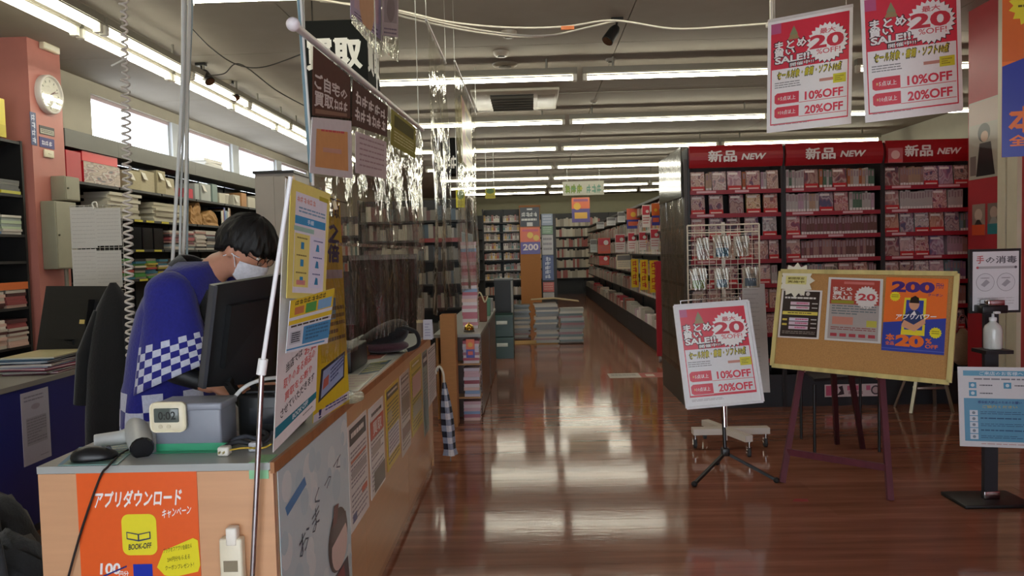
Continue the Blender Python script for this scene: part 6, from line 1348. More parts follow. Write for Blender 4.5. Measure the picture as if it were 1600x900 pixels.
MB().bm(bm, '#8a6f56', 'fabric', None, True).build('body', hb_); MB().tube(bez([(bgp.x-.05, 6.98, bgp.z+.1), (bgp.x-.02, 6.99, bgp.z+.22), (bgp.x+.03, 6.99, bgp.z+.22), (bgp.x+.06, 6.98, bgp.z+.1)], 12), .008, 7, '#8a5050', 'fabric').build('strap', hb_); MB().bar((bgp.x, 6.97, bgp.z+.215), (bgp.x, 7.115, bgp.z+.215), .012, .012, '#2a2828', 'metal').build('hook', hb_)
# ------------------------------------------------------------------ second counter beyond the first
DX0, DX1, DY0, DY1, DZ = -.86, -.47, 6.75, 9.7, .78
c2 = thing('book_counter', 'second low counter with brown side, beyond the first counter', 'counter', ((DX0+DX1)/2, 8.2, 0))
MB().box((DX0, DY0+.2, 0), (DX1-.03, DY1, DZ-.03), '#4a3226', 'laminate').build('body', c2)
for y0, y1 in ((DY0+.01, 8.2), (8.202, DY1)): MB().box((DX1-.028, y0+.2, .02), (DX1, y1, DZ-.032), '#5a3a28', 'laminate').build('side_panel', c2)
MB().box((DX0-.02, DY0, DZ-.028), (DX1+.01, DY1+.02, DZ), '#8d8f8a', 'laminate').build('top', c2); MB().box((DX0, DY0+.02, .02), (DX0+.02, DY0+.2, DZ-.03), '#b08450', 'laminate').build('cheek', c2)
for z in (.2, .5): MB().box((DX0+.021, DY0+.02, z), (DX1, DY0+.199, z+.015), '#b08450', 'laminate').build('shelf_board', c2)
# carton column at its near end
q0, q1 = aY(688, 492, 6.6), aY(716, 660, 6.6)
cc = thing('carton_column', 'tall open tan cardboard column beside second counter', 'carton', ((q0.x+q1.x)/2, 6.6, 0))
x0, x1 = q0.x, q1.x; zt = q0.z
for a, b in (((x0, 6.55, 0), (x1, 6.556, zt)), ((x0, 6.72, 0), (x1, 6.726, zt)), ((x0, 6.557, 0), (x0+.006, 6.719, zt)), ((x1-.006, 6.557, 0), (x1, 6.719, zt))): MB().box(a, b, '#b98450', 'card').build('side', cc)
MB().box((x0+.007, 6.557, .3), (x1-.007, 6.719, .31), '#6a4a2c', 'card').build('bottom', cc)
# comics stacked in the open end, each a thing
g = random.Random(21); z = .216; COMIC = ['#c9a8b4', '#b0485a', '#7f9ac0', '#d6ccd0', '#a86a7a', '#d8b8b0', '#8a2c3c', '#c9c2d0']
def flat_book(name, x0, x1, y0, y1, z, th, col, lab, group, cat='book', rz=0.0):
    m_ = Matrix.Translation(((x0+x1)/2, (y0+y1)/2, z)) @ Matrix.Rotation(rz, 4, 'Z'); w_, d_ = (x1-x0)/2, (y1-y0)/2
    b = MB(); b.box((-w_, -d_, 0), (w_, d_, th*.12), col, 'gloss_paper', m_); b.box((-w_, -d_, th*.88), (w_, d_, th), col, 'gloss_paper', m_); b.box((-w_+.002, -d_, th*.12), (w_-.002, -d_+.003, th*.88), col, 'gloss_paper', m_); b.box((-w_+.003, -d_+.004, th*.12), (w_-.003, d_-.003, th*.88), '#cfc8b6', 'paper', m_)
    return b.build(name, label=lab, cat=cat, group=group)
for lv, (zz, nmax) in enumerate(((.216, 9), (.516, 8))):
    z = zz
    for i in range(nmax):
        th = g.uniform(.022, .032); flat_book('pile_comic', -.62+g.uniform(-.008, .004), -.48+g.uniform(-.004, .006), DY0+.03, DY0+.19, z, th, g.choice(COMIC), 'thick comic lying in the pile on %s open shelf of second counter end' % ['lower', 'upper'][lv], 'comics in the open end of the second counter'); z += th+.0006
z = .001
for i in range(6):
    th = g.uniform(.024, .032); flat_book('pile_comic', -.63, -.48+g.uniform(-.004, .006), DY0+.03, DY0+.19, z, th, g.choice(COMIC), 'thick comic lying in the floor pile at second counter end', 'comics in the open end of the second counter'); z += th+.0006
a = aY(738, 545, 6.74); s = Sheet((a.x-.055, 6.74, .735), (a.x+.02, 6.74, .735), (a.x+.02, 6.74, .57), (a.x-.055, 6.74, .57), col='#d9602a', m='gloss_paper'); s.rect(0, .55, 1, 1, '#3a3a9a', 1); s.disc(.5, .3, .3, '#d8a02c', 2, 14); s.rect(.2, .65, .8, .85, '#d05a4a', 2)
s.build('pop_card', label='small orange and blue card on end of second counter', cat='card')
# on the second counter: tower of comics, bell, placard, cloth, misc
def aT(px, py): return aZ(px, py, DZ)
tx0, tx1 = aY(722, 450, 7.25).x, aY(746, 450, 7.25).x; z = DZ+.001
for i in range(26):
    th = .031; flat_book('tower_comic', tx0+g.uniform(-.004, .004), tx1+g.uniform(-.004, .004), 7.2, 7.38, z, th, g.choice(['#c9a8b4', '#c98a98', '#b0586a', '#d6ccd0', '#7f9ac0', '#d8b8b0']), 'pinkish comic in the tall tower standing on second counter', 'comic tower on the second counter'); z += th+.0005
bl = Vector((aY(733, 515, 6.95).x, 6.95, DZ)); be = thing('desk_bell', 'small brass bell on second counter', 'bell', bl); MB().lathe([(.05, 0), (.05, .012), (.042, .018)], bl, 20, '#3a2c1c', 'plastic').build('base', be); MB().lathe([(.045, .02), (.042, .045), (.025, .065), (.008, .072), (.006, .085), (.001, .086)], bl, 20, '#c9a24a', 'chrome').build('dome', be)
p0 = aY(722, 360, 8.2); s = pxq([(721, 362), (739, 366), (738, 412), (722, 410)], 8.1, col='#a9b6bc'); s.rect(.05, .04, .95, .3, '#93a4ac', 1); s.lines(.1, .4, .9, .9, 5, '#8796a0', 1, .25, 2)
pl_ = thing('placard', 'pale blue-grey placard on a thin stick above second counter', 'placard', (p0.x, 8.1, DZ+.001)); s.build('board', pl_); xc = aY(730, 410, 8.11).x; MB().cyl((xc, 8.12, DZ+.001), (xc, 8.12, s.at(.5, .9).z), .006, 8, '#a8a8a4', 'metal').build('stick', pl_); MB().rbox((xc-.05, 8.06, DZ+.001), (xc+.05, 8.18, DZ+.012), .003, '#8d8d8a', 'plastic').build('foot', pl_)
for i, (px, Y, w_, h_, d_, col, lab) in enumerate(((756, 8.6, .1, .2, .12, '#5f8a76', 'green box file standing on second counter'), (768, 9.2, .12, .16, .14, '#8d8f90', 'grey box on far end of second counter'), (752, 7.9, .08, .26, .1, '#7a4436', 'brown upright box beside the comic tower'))):
    x = aY(px, 480, Y).x; x = min(x, DX1-w_-.0); pbox('small_box', lab, x, x+w_, Y, Y+d_, DZ+.001, DZ+h_, col, 'card')
s = thing('wire_holder', 'bent cream wire card holder on second counter', 'card holder', (-.56, 7.65, DZ+.001)); MB().tube(bez([(-.58, 7.65, DZ+.006), (-.57, 7.65, DZ+.2), (-.52, 7.65, DZ+.32), (-.47, 7.66, DZ+.22), (-.44, 7.66, DZ+.28)], 20), .008, 7, '#cfc6a4', 'plastic').build('wire', s); MB().rbox((-.62, 7.6, DZ+.001), (-.54, 7.7, DZ+.012), .003, '#cfc6a4', 'plastic').build('foot', s)
# between the counters: bin with rolls, small sheets on the first counter's far end
for i, (px, py, Yd, w_, hh, col, lab) in enumerate(((667, 488, 4.95, .06, .13, '#c4c4d0', 'pale lilac card standing at far end of first counter'), (655, 470, 5.1, .05, .26, '#6a5a50', 'brown rolled paper standing at far end of first counter'))):
    x = aY(px, py, Yd).x
    if i == 0:
        t = thing('card_stand', lab, 'card', (x, Yd, KZ)); s = Sheet((x-w_/2, Yd+.02, KZ+hh), (x+w_/2, Yd+.02, KZ+hh), (x+w_/2, Yd, KZ+.002), (x-w_/2, Yd, KZ+.002), col=col); s.lines(.2, .2, .8, .9, 5, '#9a98b4', 1, .4, 1); s.build('card', t); MB().slab([(x-w_/2, Yd+.07, KZ+.002), (x+w_/2, Yd+.07, KZ+.002), (x+w_/2, Yd+.023, KZ+hh), (x-w_/2, Yd+.023, KZ+hh)], .002, col, 'paper').build('strut', t)
    else:
        t = thing('paper_roll', lab, 'roll', (x, Yd, KZ+.001)); MB().cyl((x, Yd, KZ+.001), (x+.01, Yd, KZ+hh), .026, 16, '#8a7a6c', 'paper').build('roll', t); MB().cyl((x+.004, Yd, KZ+.1), (x+.0045, Yd, KZ+.12), .0275, 16, '#c9b890', 'paper').build('band', t)
# second register behind the vinyl
rg = thing('register', 'black register with screen behind the vinyl screen', 'register', (-1.02, 3.75, KZ+.001)); MB().rbox((-1.17, 3.6, KZ+.001), (-.86, 3.95, KZ+.12), .008, '#1c1d20', 'plastic').build('drawer_box', rg); MB().cyl((-1.02, 3.78, KZ+.12), (-1.02, 3.8, KZ+.3), .03, 12, '#202226', 'plastic').build('neck', rg)
MB().slab([(-1.18, 3.77, KZ+.22), (-.88, 3.77, KZ+.22), (-.88, 3.83, KZ+.48), (-1.18, 3.83, KZ+.48)][::-1], .03, '#26201f', 'plastic').build('screen_shell', rg)
# checked umbrella hung on the counter end
uy = KY1+.05; u0 = aY(690, 612, uy); ub = thing('umbrella', 'folded navy and white checked umbrella hung at counter end', 'umbrella', (u0.x, uy, .05))
vs = []; fs = []; cols = []; n = 14; K = 12
for i in range(K+1):
    t = i/K; c_ = Vector((u0.x+.02+.03*t, uy, .58-.52*t)); r_ = .012+.03*math.sin(min(1, t*1.3)*PI*.62)
    if i == K: r_ = .05
    for j in range(n): a = 2*PI*j/n; rr = r_*(1+.18*math.sin(4*a)); vs.append(c_+Vector((rr*math.cos(a), rr*math.sin(a), 0)))
um = MB()
for i in range(K):
    for j in range(n): um.add([vs[i*n+j], vs[i*n+(j+1) % n], vs[(i+1)*n+(j+1) % n], vs[(i+1)*n+j]], [(0, 1, 2, 3)], ['#161c2c', '#8d94a8', '#d8d6da'][(i % 2)+((j//2) % 2)], 'fabric')
um.build('canopy', ub); MB().tube(bez([(u0.x+.02, uy, .58), (u0.x+.015, uy, .65), (u0.x-.01, uy, .695), (u0.x-.035, uy, .67), (u0.x-.035, uy, .64)], 14), .008, 8, '#d6d0c0', 'plastic').build('handle', ub); MB().cyl((u0.x+.05, uy, .01), (u0.x+.052, uy, .07), .004, 6, '#8d8d8d', 'metal').build('tip', ub)
hk = MB().bar((u0.x-.02, KY1+.001, .67), (u0.x-.02, uy+.02, .68), .012, .01, '#8d8d8d', 'metal').build('hook', ct)
# stacked green crates
cr0 = aZ(790, 562); cx0, cx1 = aY(768, 560, 10.7).x, aY(803, 560, 10.7).x
for k_ in range(2):
    t = thing('crate', ['dark green plastic crate on the floor, bottom of two', 'dark green plastic crate stacked on top of another'][k_], 'crate', ((cx0+cx1)/2, 10.9, .31*k_)); z = .312*k_
    for a, b in (((cx0, 10.7, z), (cx1, 10.712, z+.3)), ((cx0, 11.1, z), (cx1, 11.112, z+.3)), ((cx0, 10.713, z), (cx0+.012, 11.099, z+.3)), ((cx1-.012, 10.713, z), (cx1, 11.099, z+.3))): MB().box(a, b, '#123428', 'plastic').build('side', t)
    MB().box((cx0+.013, 10.713, z), (cx1-.013, 11.099, z+.012), '#123428', 'plastic').build('bottom', t)
    MB().box((cx0-.006, 10.692, z+.27), (cx1+.006, 10.6995, z+.3), '#17402f', 'plastic').build('rim', t); MB().rbox((cx0+.08, 10.693, z+.17), (cx1-.08, 10.6995, z+.22), .003, '#c9d0c8', 'plastic').build('hand_hold', t)
# black cabinet behind the crates, brown pleated screen behind the vinyl
x0, x1 = aY(772, 440, 11.25).x, aY(801, 440, 11.25).x; bk = thing('black_cabinet', 'black cabinet with pale edge strip behind the green crates', 'cabinet', ((x0+x1)/2, 11.45, 0))
MB().box((x0, 11.26, .02), (x1, 11.65, 1.08), '#1b1c1d', 'paint').build('body', bk); MB().box((x0-.005, 11.24, 1.081), (x1+.005, 11.66, 1.1), '#6a6c6e', 'paint').build('top', bk); MB().box((x1-.03, 11.25, .03), (x1, 11.259, 1.07), '#8a8a86', 'paint').build('edge_strip', bk); MB().box((x0+.02, 11.252, .05), (x1-.04, 11.259, 1.05), '#151617', 'paint').build('door', bk)
sc_ = thing('pleated_screen', 'dark brown pleated screen standing behind the vinyl', 'screen', (-1.15, 6.05, 0)); n_ = 14; vs = []
for i in range(n_+1): xx = -1.42+.5*i/n_; yy = 6.05+(.03 if i % 2 else 0); vs += [Vector((xx, yy, .02)), Vector((xx, yy, 1.46))]
o = MB().add(vs, [(2*i, 2*i+2, 2*i+3, 2*i+1) for i in range(n_)], '#2c211d', 'fabric').build('cloth', sc_); sl = o.modifiers.new('thick', 'SOLIDIFY'); sl.thickness = .004
MB().box((-1.44, 6.04, 1.46), (-.9, 6.09, 1.5), '#57504a', 'metal').build('top_rail', sc_)
for xx in (-1.44, -.92): MB().box((xx, 6.045, 0), (xx+.02, 6.085, 1.46), '#3a3634', 'metal').build('post', sc_); MB().box((xx-.01, 5.9, 0), (xx+.03, 6.2, .02), '#3a3634', 'metal').build('foot', sc_)
# ------------------------------------------------------------------ magazine stacks on the floor
def mag_stack(px0, px1, yfoot, ytop, lab, seed, cols):
    g = random.Random(seed); f_ = aZ((px0+px1)/2, yfoot, .012); Y = f_.y; x0, x1 = aY(px0, yfoot, Y).x, aY(px1, yfoot, Y).x; zt = aY((px0+px1)/2, ytop, Y).z; z = .014
    while z < zt:
        th = g.uniform(.014, .05); j = g.uniform(-.028, .028); flat_book('stacked_magazine', x0+j, x1+j, Y, Y+.26, z, th, g.choice(cols), lab, lab.split(' in ', 1)[1], 'magazine', g.uniform(-.04, .04)); z += th+.0006
    return x0, x1, Y, z
MC_ = ['#8d8570', '#5c5446', '#a89c84', '#4a443a', '#b8ac94', '#4a4f48', '#7a4a3c']
mag_stack(801, 828, 531, 477, 'grey old magazine in the floor stack by green crates', 1, MC_)
sA = mag_stack(836, 872, 536, 476, 'old magazine in the floor stack before cardboard pillar', 2, MC_)
sB = mag_stack(875, 912, 536, 482, 'worn magazine in the floor stack at aisle edge', 3, ['#8d8a7c', '#a39a86', '#6a5c4c', '#b5ac98', '#3a4a3c', '#7a3c34'])
b0, b1 = aZ(803, 538), aZ(873, 538); MB().box((b0.x, 12.28, .0005), (b1.x, 12.75, .012), '#b59058', 'card').build('cardboard_sheet', label='flat cardboard sheet under the magazine stacks', cat='cardboard')
p_ = MB(); zz = max(sA[3], sB[3])+.004
p_.add([(sA[0]-.05, sA[2], zz+.045), (sA[1]-.05, sA[2], zz+.06), (sB[1]-.06, sB[2], zz-.02+.03), (sB[1]-.06, sB[2]+.28, zz+.01), (sA[1]-.05, sA[2]+.28, zz+.06), (sA[0]-.05, sA[2]+.28, zz+.045)], [(0, 1, 4, 5), (1, 2, 3, 4)], '#a8906a', 'card')
o = p_.build('folded_cardboard', label='bent cardboard flap lying over two magazine stacks', cat='cardboard'); sl = o.modifiers.new('thick', 'SOLIDIFY'); sl.thickness = .012; sl.offset = 1
# ------------------------------------------------------------------ cardboard clad pillar with posters
py = 14.6; x0, x1 = aY(813, 400, py).x, aY(845, 400, py).x; zt = aY(829, 321, py).z
pi = thing('cardboard_pillar', 'tall cardboard-clad post behind the magazine stacks', 'pillar', ((x0+x1)/2, py+.15, 0)); MB().box((x0, py, 0), (x1, py+.32, zt), '#a8703c', 'card').build('cladding', pi); MB().box((x0-.008, py-.004, zt-.03), (x1+.008, py+.324, zt+.004), '#8a5a30', 'card').build('cap', pi)
s = yq(py-.006, x0+.01, x1-.01, aY(829, 354, py).z, zt-.035, col='#141414', m='gloss_paper'); s.rect(.36, .06, .64, .14, '#c9c9c4', 1); s.marks(.1, .25, .9, .48, 4, '#c9c9c4', 1); s.lines(.08, .58, .92, .72, 1, '#c9c9c4', 1, .8, 1); s.rect(.35, .78, .65, .98, '#bdb9b4', 1)
s.build('pillar_sign', label='black sign with white lettering at top of cardboard post', cat='sign')
s = yq(py-.006, x0+.01, x1-.005, aY(829, 397, py).z, aY(829, 355, py).z, col='#d2602c', m='gloss_paper'); s.rect(0, .55, 1, 1, '#4a3a8a', 1); s.disc(.5, .3, .16, '#d8b02c', 2, 14); s.disc(.8, .4, .15, '#d8b02c', 2, 14); s.text('200', .12, .62, .9, .86, '#d8c8c8', 2, .03); s.rect(.1, .08, .9, .16, '#c04a5a', 2)
s.build('pillar_poster', label='orange and purple campaign poster on cardboard post', cat='poster')
rk = thing('poster_rack', 'narrow rack of hanging posters beside cardboard post', 'rack', (x1+.14, py+.1, 0)); MB().box((x1+.02, py+.06, 0), (x1+.3, py+.3, aY(858, 334, py).z), '#2a2826', 'paint').build('body', rk)
for i, (y0, y1, c1, c2_, lab) in enumerate(((334, 352, '#8d9aac', '#b8c0cc', 'blue-grey card at top of narrow poster rack'), (353, 366, '#6f8f6c', '#a8b8a0', 'green card on narrow poster rack'), (367, 398, '#b0aca8', '#7a7474', 'white card with small print on narrow poster rack'), (399, 438, '#22336c', '#c4c8d4', 'dark blue vertical banner with white lettering'), (441, 456, '#b8452c', '#c98a6c', 'orange-red card low on narrow poster rack'), (457, 466, '#b8b4b0', '#8a8a88', 'pale card at foot of narrow poster rack'))):
    za, zb = aY(856, y0, py+.05).z, aY(856, y1, py+.05).z; s = yq(py+.055, x1+.03, x1+.24, zb, za, col=c1, m='gloss_paper')
    if i == 3: s.marks(.25, .06, .75, .94, 5, c2_, 1, True)
    else: s.lines(.1, .15, .9, .9, 3, c2_, 1, .45, i)
    s.build('rack_card', label=lab, cat='card')
# ------------------------------------------------------------------ shelves behind: stuff and singles
STUFF = MB()
def stuff_row(axis, fixed, a0, a1, z, dep, hmin, hmax, cols, g, tmin=.018, tmax=.04):
    p = a0
    while p < a1-tmax:
        t_ = g.uniform(tmin, tmax); h_ = g.uniform(hmin, hmax); c_ = g.choice(cols)
        if axis == 'x': STUFF.box((p, fixed, z), (p+t_-.001, fixed+dep, z+h_), c_, 'gloss_paper')
        else: STUFF.box((fixed, p, z), (fixed+dep, p+t_-.001, z+h_), c_, 'gloss_paper')
        p += t_
PALE = ['#c4bfb0', '#b0a998', '#d2ccbe', '#8f8878', '#a89a86', '#7a6f62', '#b8a8a0', '#c9b8a8', '#6a7f7a', '#a05a4c']
def shelf_block(name, lab, x0, x1, y, dep, zt, zs, n_bays):
    t = thing(name, lab, 'bookcase', ((x0+x1)/2, y+dep/2, 0)); bw = (x1-x0)/n_bays
    for i in range(n_bays+1): MB().box((x0+i*bw-.012, y+(0 if i in (0, n_bays) else dep-.06), 0), (x0+i*bw+.012, y+dep, zt), '#1a1917', 'paint').build('upright', t)
    MB().box((x0, y+dep, 0), (x1, y+dep+.02, zt), '#171614', 'paint').build('back_panel', t)
    for z in zs: MB().box((x0, y-.005, z-.03), (x1, y+dep-.001, z), '#1e1c1a', 'paint').build('shelf_board', t)
    MB().box((x0, y-.01, 0), (x1, y-.001, .12), '#141312', 'paint').build('plinth', t); return t
ZS = [.35, .62, .92, 1.11, 1.33, 1.53, 1.72, 1.9, 2.09]
shelf_block('bookcase', 'black bookcase facing the entrance, beside the cardboard post', -.95, -.17, 15.5, .3, 2.36, ZS, 2)
g = random.Random(31)
PB = {'#c4bfb0': 'cream', '#b0a998': 'beige', '#d2ccbe': 'white', '#8f8878': 'grey', '#c9a24a': 'yellow', '#7a6f62': 'brown', '#a05a4c': 'brick red', '#5f7f7a': 'teal'}
for k_, z in enumerate(ZS):
    for b0_, b1_ in ((-.935, -.575), (-.545, -.185)):
        if k_ < 2: stuff_row('x', 15.53, b0_, b1_, z+.001, .12, .14, .17, PALE, g); continue
        x = b0_
        while x < b1_-.05:
            t_ = g.uniform(.03, .05); c_ = g.choice(list(PB)); h_ = g.uniform(.12, .155)
            put('spine', 'paperback', x+t_/2, 15.53, z+.001, t_*.96, .11, h_, c_, '%s paperback on %s board up of bookcase beside cardboard post' % (PB[c_], ['first', 'second', 'third', 'fourth', 'fifth', 'sixth', 'seventh', 'eighth', 'top'][k_]), '%s board of bookcase beside cardboard post' % ['first', 'second', 'third', 'fourth', 'fifth', 'sixth', 'seventh', 'eighth', 'top'][k_]); x += t_
# end wall bookcases
shelf_block('bookcase', 'long black bookcase along the end wall', -3.6, 5.4, 26.1, .3, 2.75, [.55, .9, 1.25, 1.6, 1.95, 2.3], 10)
for z in [.55, .9, 1.25, 1.6, 1.95, 2.3]: stuff_row('x', 26.13, .2, 2.4, z+.001, .15, .22, .3, ['#c9c0ac', '#b5aa94', '#d2cab6', '#9a8f7c', '#a8584c', '#c4b49a'], g, .05, .09)
# case of discs behind the vinyl
shelf_block('disc_shelf', 'dark shelf of goods facing the entrance behind second counter', -2.5, -.85, 11.2, .35, 2.3, [.3, .7, 1.05, 1.4, 1.7, 1.98], 2)
for z in (.3, .7, 1.05, 1.4, 1.7, 1.98): stuff_row('x', 11.23, -2.48, -.88, z+.001, .15, .14, .24, ['#6a6458', '#4a463e', '#8a8478', '#5a3c38', '#3f4f5a', '#78736a', '#2c2a28', '#a39c8c'], g, .03, .09)
MB().box((-1.62, 11.17, 1.66), (-.95, 11.18, 1.72), '#7f2c28', 'gloss_paper').build('shelf_strip', label='red strip along dark goods shelf behind second counter', cat='strip')
shelf_block('back_shelf', 'low black shelf beyond the first counter against the window side', -3.9, -2.7, 13.5, .35, 2.2, [.4, .8, 1.15, 1.5, 1.85], 2)
for z in (1.15, 1.5, 1.85): stuff_row('x', 13.53, -3.88, -2.72, z+.001, .15, .16, .26, PALE, g, .03, .07)
# ------------------------------------------------------------------ gondola along the aisle
GX, GY0, GY1 = 1.77, 10.62, 25.2
gn = thing('gondola', 'long black book gondola lining the aisle', 'gondola', (GX+.4, (GY0+GY1)/2, 0))
MB().box((GX+.02, GY0+.02, 0), (GX+.8, GY1, .3), '#1c1d1e', 'paint').build('base_box', gn)
for i in range(8): y = GY0+i*1.82; MB().box((GX, y+.004, .02), (GX+.019, min(y+1.816, GY1), .3), '#24282b', 'paint').build('base_panel', gn)
MB().box((GX+.3, GY0, .3), (GX+.34, GY1, 2.2), '#191817', 'paint').build('spine_panel', gn); MB().box((GX+.0, GY0, .301), (GX+.29, GY1, .33), '#22201f', 'paint').build('deck', gn)
GZ = [.72, 1.06, 1.4, 1.74, 2.06]
for z in GZ: MB().box((GX+.1, GY0, z-.025), (GX+.27, GY1, z), '#201e1d', 'paint').build('shelf_board', gn)
for i in range(9): y = GY0+i*1.8; MB().box((GX+.272, y, .331), (GX+.299, y+.02, 2.199), '#1a1918', 'paint').build('upright', gn)
MB().box((GX+.06, GY0, 2.2), (GX+.34, GY1, 2.235), '#2a2826', 'paint').build('top_rail', gn); MB().box((GX+.02, GY0, .0), (GX+.8, GY0+.018, 2.2), '#26211e', 'paint').build('end_cheek', gn)
PBL = {'#c4bfb0': 'cream', '#d2ccbe': 'white', '#b0485a': 'rose', '#8f8878': 'grey', '#c9a24a': 'yellow', '#5f7f7a': 'teal'}
for k_, z in enumerate(GZ[:4]):
    y = GY0+.04
    while y < 13.3:
        t_ = g.uniform(.07, .1); c_ = g.choice(list(PBL)); o = put('spine', 'aisle_book', GX+.115, y+t_/2, z+.001, t_*.97, .15, g.uniform(.17, .24), c_, '%s book on %s board of aisle gondola, near its red post' % (PBL[c_], ['lowest', 'second', 'third', 'fourth'][k_]), '%s board of aisle gondola' % ['lowest', 'second', 'third', 'fourth'][k_], 0, -PI/2)
        y += t_
    stuff_row('y', GX+.115, y+.02, GY1-.1, z+.001, .14, .17, .25, PALE+['#a83a44', '#c9c2b8'], g, .05, .1)
stuff_row('y', GX+.115, GY0+.05, GY1-.1, GZ[4]+.001, .13, .1, .13, PALE, g, .06, .12)
# books lying face up on the deck, each single near the red post
y = GY0+.15; i = 0
while y < 14.5:
    h_ = g.uniform(.12, .2); c_ = g.choice(['#c9b8b4', '#d2ccc4', '#b59aa4', '#a8a094']); pbox('book_bundle', '%s bundle of books on gondola deck' % {'#c9b8b4': 'pinkish', '#d2ccc4': 'white', '#b59aa4': 'mauve', '#a8a094': 'grey'}[c_], GX+.01, GX+.17, y, y+.2, .3312, .331+h_, c_, 'paper', 'bundles on the gondola deck', 'book bundle'); y += .235
stuff_row('y', GX+.01, y, GY1-.1, .331, .16, .12, .22, PALE+['#a83a44'], g, .18, .24)
so = STUFF.build('distant_books', label='rows of small books filling the far shelves', cat='books', kind='stuff')
# pop cards and flags sticking out into the aisle
def card(px0, px1, y0, y1, Y, col, fn, lab, name='pop_card', cat='card'):
    a, b = aY(px0, y0, Y), aY(px1, y1, Y); s = yq(Y, a.x, b.x, b.z, a.z, col=col, m='gloss_paper'); fn(s)
    t = thing(name, lab, cat, ((a.x+b.x)/2, Y, b.z)); s.build('print', t); MB().bar((b.x-.01, Y+.003, a.z), (max(GX+.1, b.x), Y+.003, a.z), .008, .006, '#8d8a84', 'plastic').build('clip_arm', t)
def f_flag(s): s.marks(.22, .05, .8, .95, 4, '#b8321c', 1, True)
card(986, 998, 405, 449, 13.2, '#d8b21c', f_flag, 'yellow flag with red lettering, furthest from the red post', 'flag', 'flag'); card(1000, 1013, 406, 453, 12.2, '#dab41e', f_flag, 'yellow flag with red lettering, between two others', 'flag', 'flag'); card(1015, 1029, 407, 457, 11.3, '#dcb620', f_flag, 'yellow flag with red lettering, right behind the red post', 'flag', 'flag')
def f_sale(s): s.rect(.05, .05, .95, .45, '#c03a48', 1); s.disc(.65, .3, .2, '#dcd4d0', 2, 16); s.lines(.1, .55, .9, .9, 3, '#b86a70', 1, .4, 1)
def f_app(s): s.rect(0, .55, 1, 1, '#3a3a8a', 1); s.disc(.5, .3, .2, '#d8a82c', 2, 14); s.rect(.1, .65, .9, .85, '#c85a3a', 2)
def f_wht(s): s.rect(.05, .05, .95, .4, '#6f6c6a', 1); s.lines(.1, .5, .9, .9, 3, '#8d8a88', 1, .4, 4)
for i, (c_, Y, col, fn, lab) in enumerate((((1003, 1016, 320, 355), 11.6, '#d8d0cc', f_sale, 'red and white sale card high on gondola, next to an orange one'), ((1018, 1031, 318, 352), 11.2, '#d2642c', f_app, 'orange and blue card high on gondola by the end cheek'), ((979, 1000, 326, 357), 13.6, '#cf5a3c', f_app, 'orange and blue card high on gondola, in mid-row'), ((961, 977, 366, 394), 15.4, '#d8d0cc', f_sale, 'red and white sale card at middle height, furthest in'), ((981, 995, 363, 393), 14.0, '#dcd6d2', f_sale, 'red and white sale card at middle height, second furthest'), ((998, 1012, 362, 391), 12.6, '#d8cfcc', f_sale, 'red and white sale card at middle height, second from red post'), ((1016, 1031, 357, 390), 11.4, '#d6cecc', f_sale, 'red and white sale card at middle height, next to red post'), ((965, 977, 331, 347), 15.0, '#dcdcd8', f_wht, 'black and white card at top of gondola'), ((948, 962, 340, 352), 16.8, '#d0d0cc', f_wht, 'black and white card at top of gondola, second furthest in'), ((932, 944, 347, 357), 18.8, '#c9c9c4', f_wht, 'small black and white card at top of gondola, furthest in'), ((922, 933, 374, 394), 19.5, '#b8c0bc', f_wht, 'pale card at middle height deep in the aisle'), ((934, 954, 372, 396), 17.5, '#c9604a', f_sale, 'reddish card at middle height deep in the aisle'), ((963, 988, 398, 420), 14.6, '#cfc0a4', f_wht, 'cream card under the sale cards'), ((936, 952, 400, 414), 17.0, '#c44a34', f_sale, 'red card under the reddish one deep in the aisle'))): card(*[c_[0], c_[1], c_[2], c_[3]], Y, col, fn, lab)
# red post with trolley wheel at the gondola's near end
rp_ = aZ(1032, 566); rpt = thing('red_post', 'red upright post on a castor at gondola end', 'post', (rp_.x, rp_.y, 0)); zt = aY(1032, 408, rp_.y).z
MB().box((rp_.x-.04, rp_.y, .08), (rp_.x+.04, rp_.y+.05, zt), '#a81c2c', 'paint').build('upright', rpt); MB().lathe([(.035, -.014), (.04, -.008), (.04, .008), (.035, .014)], (rp_.x, rp_.y+.02, .04), 16, '#7d7d80', 'rubber', (1, 0, 0)).build('wheel', rpt); MB().cyl((rp_.x-.06, rp_.y+.025, zt-.02), (rp_.x+.05, rp_.y+.025, zt-.02), .018, 12, '#a81c2c', 'paint').build('cross_handle', rpt)
# floor tape and red scrap
a, b = aZ(953, 591), aZ(1036, 582); s = Sheet((a.x, b.y, .0012), (b.x, b.y, .0012), (b.x, a.y, .0012), (a.x, a.y, .0012), th=.0005, col='#b8b0a8'); s.rect(.55, .0, 1, 1, '#a85a54', .4); s.lines(.05, .2, .5, .8, 1, '#9a928a', .6, .6, 2); s.rect(.65, .3, .8, .8, '#c8b8b0', .8)
s.build('floor_marker', label='red and white marker strip stuck on the aisle floor', cat='floor marker')
a = aZ(1250, 782); MB().slab([(a.x-.05, a.y-.02, .002), (a.x+.04, a.y-.03, .002), (a.x+.05, a.y+.02, .002), (a.x-.02, a.y+.03, .002)][::-1], .0006, '#8a1c1c', 'paper').build('paper_scrap', label='small dark red scrap on the floor before the easel', cat='scrap')
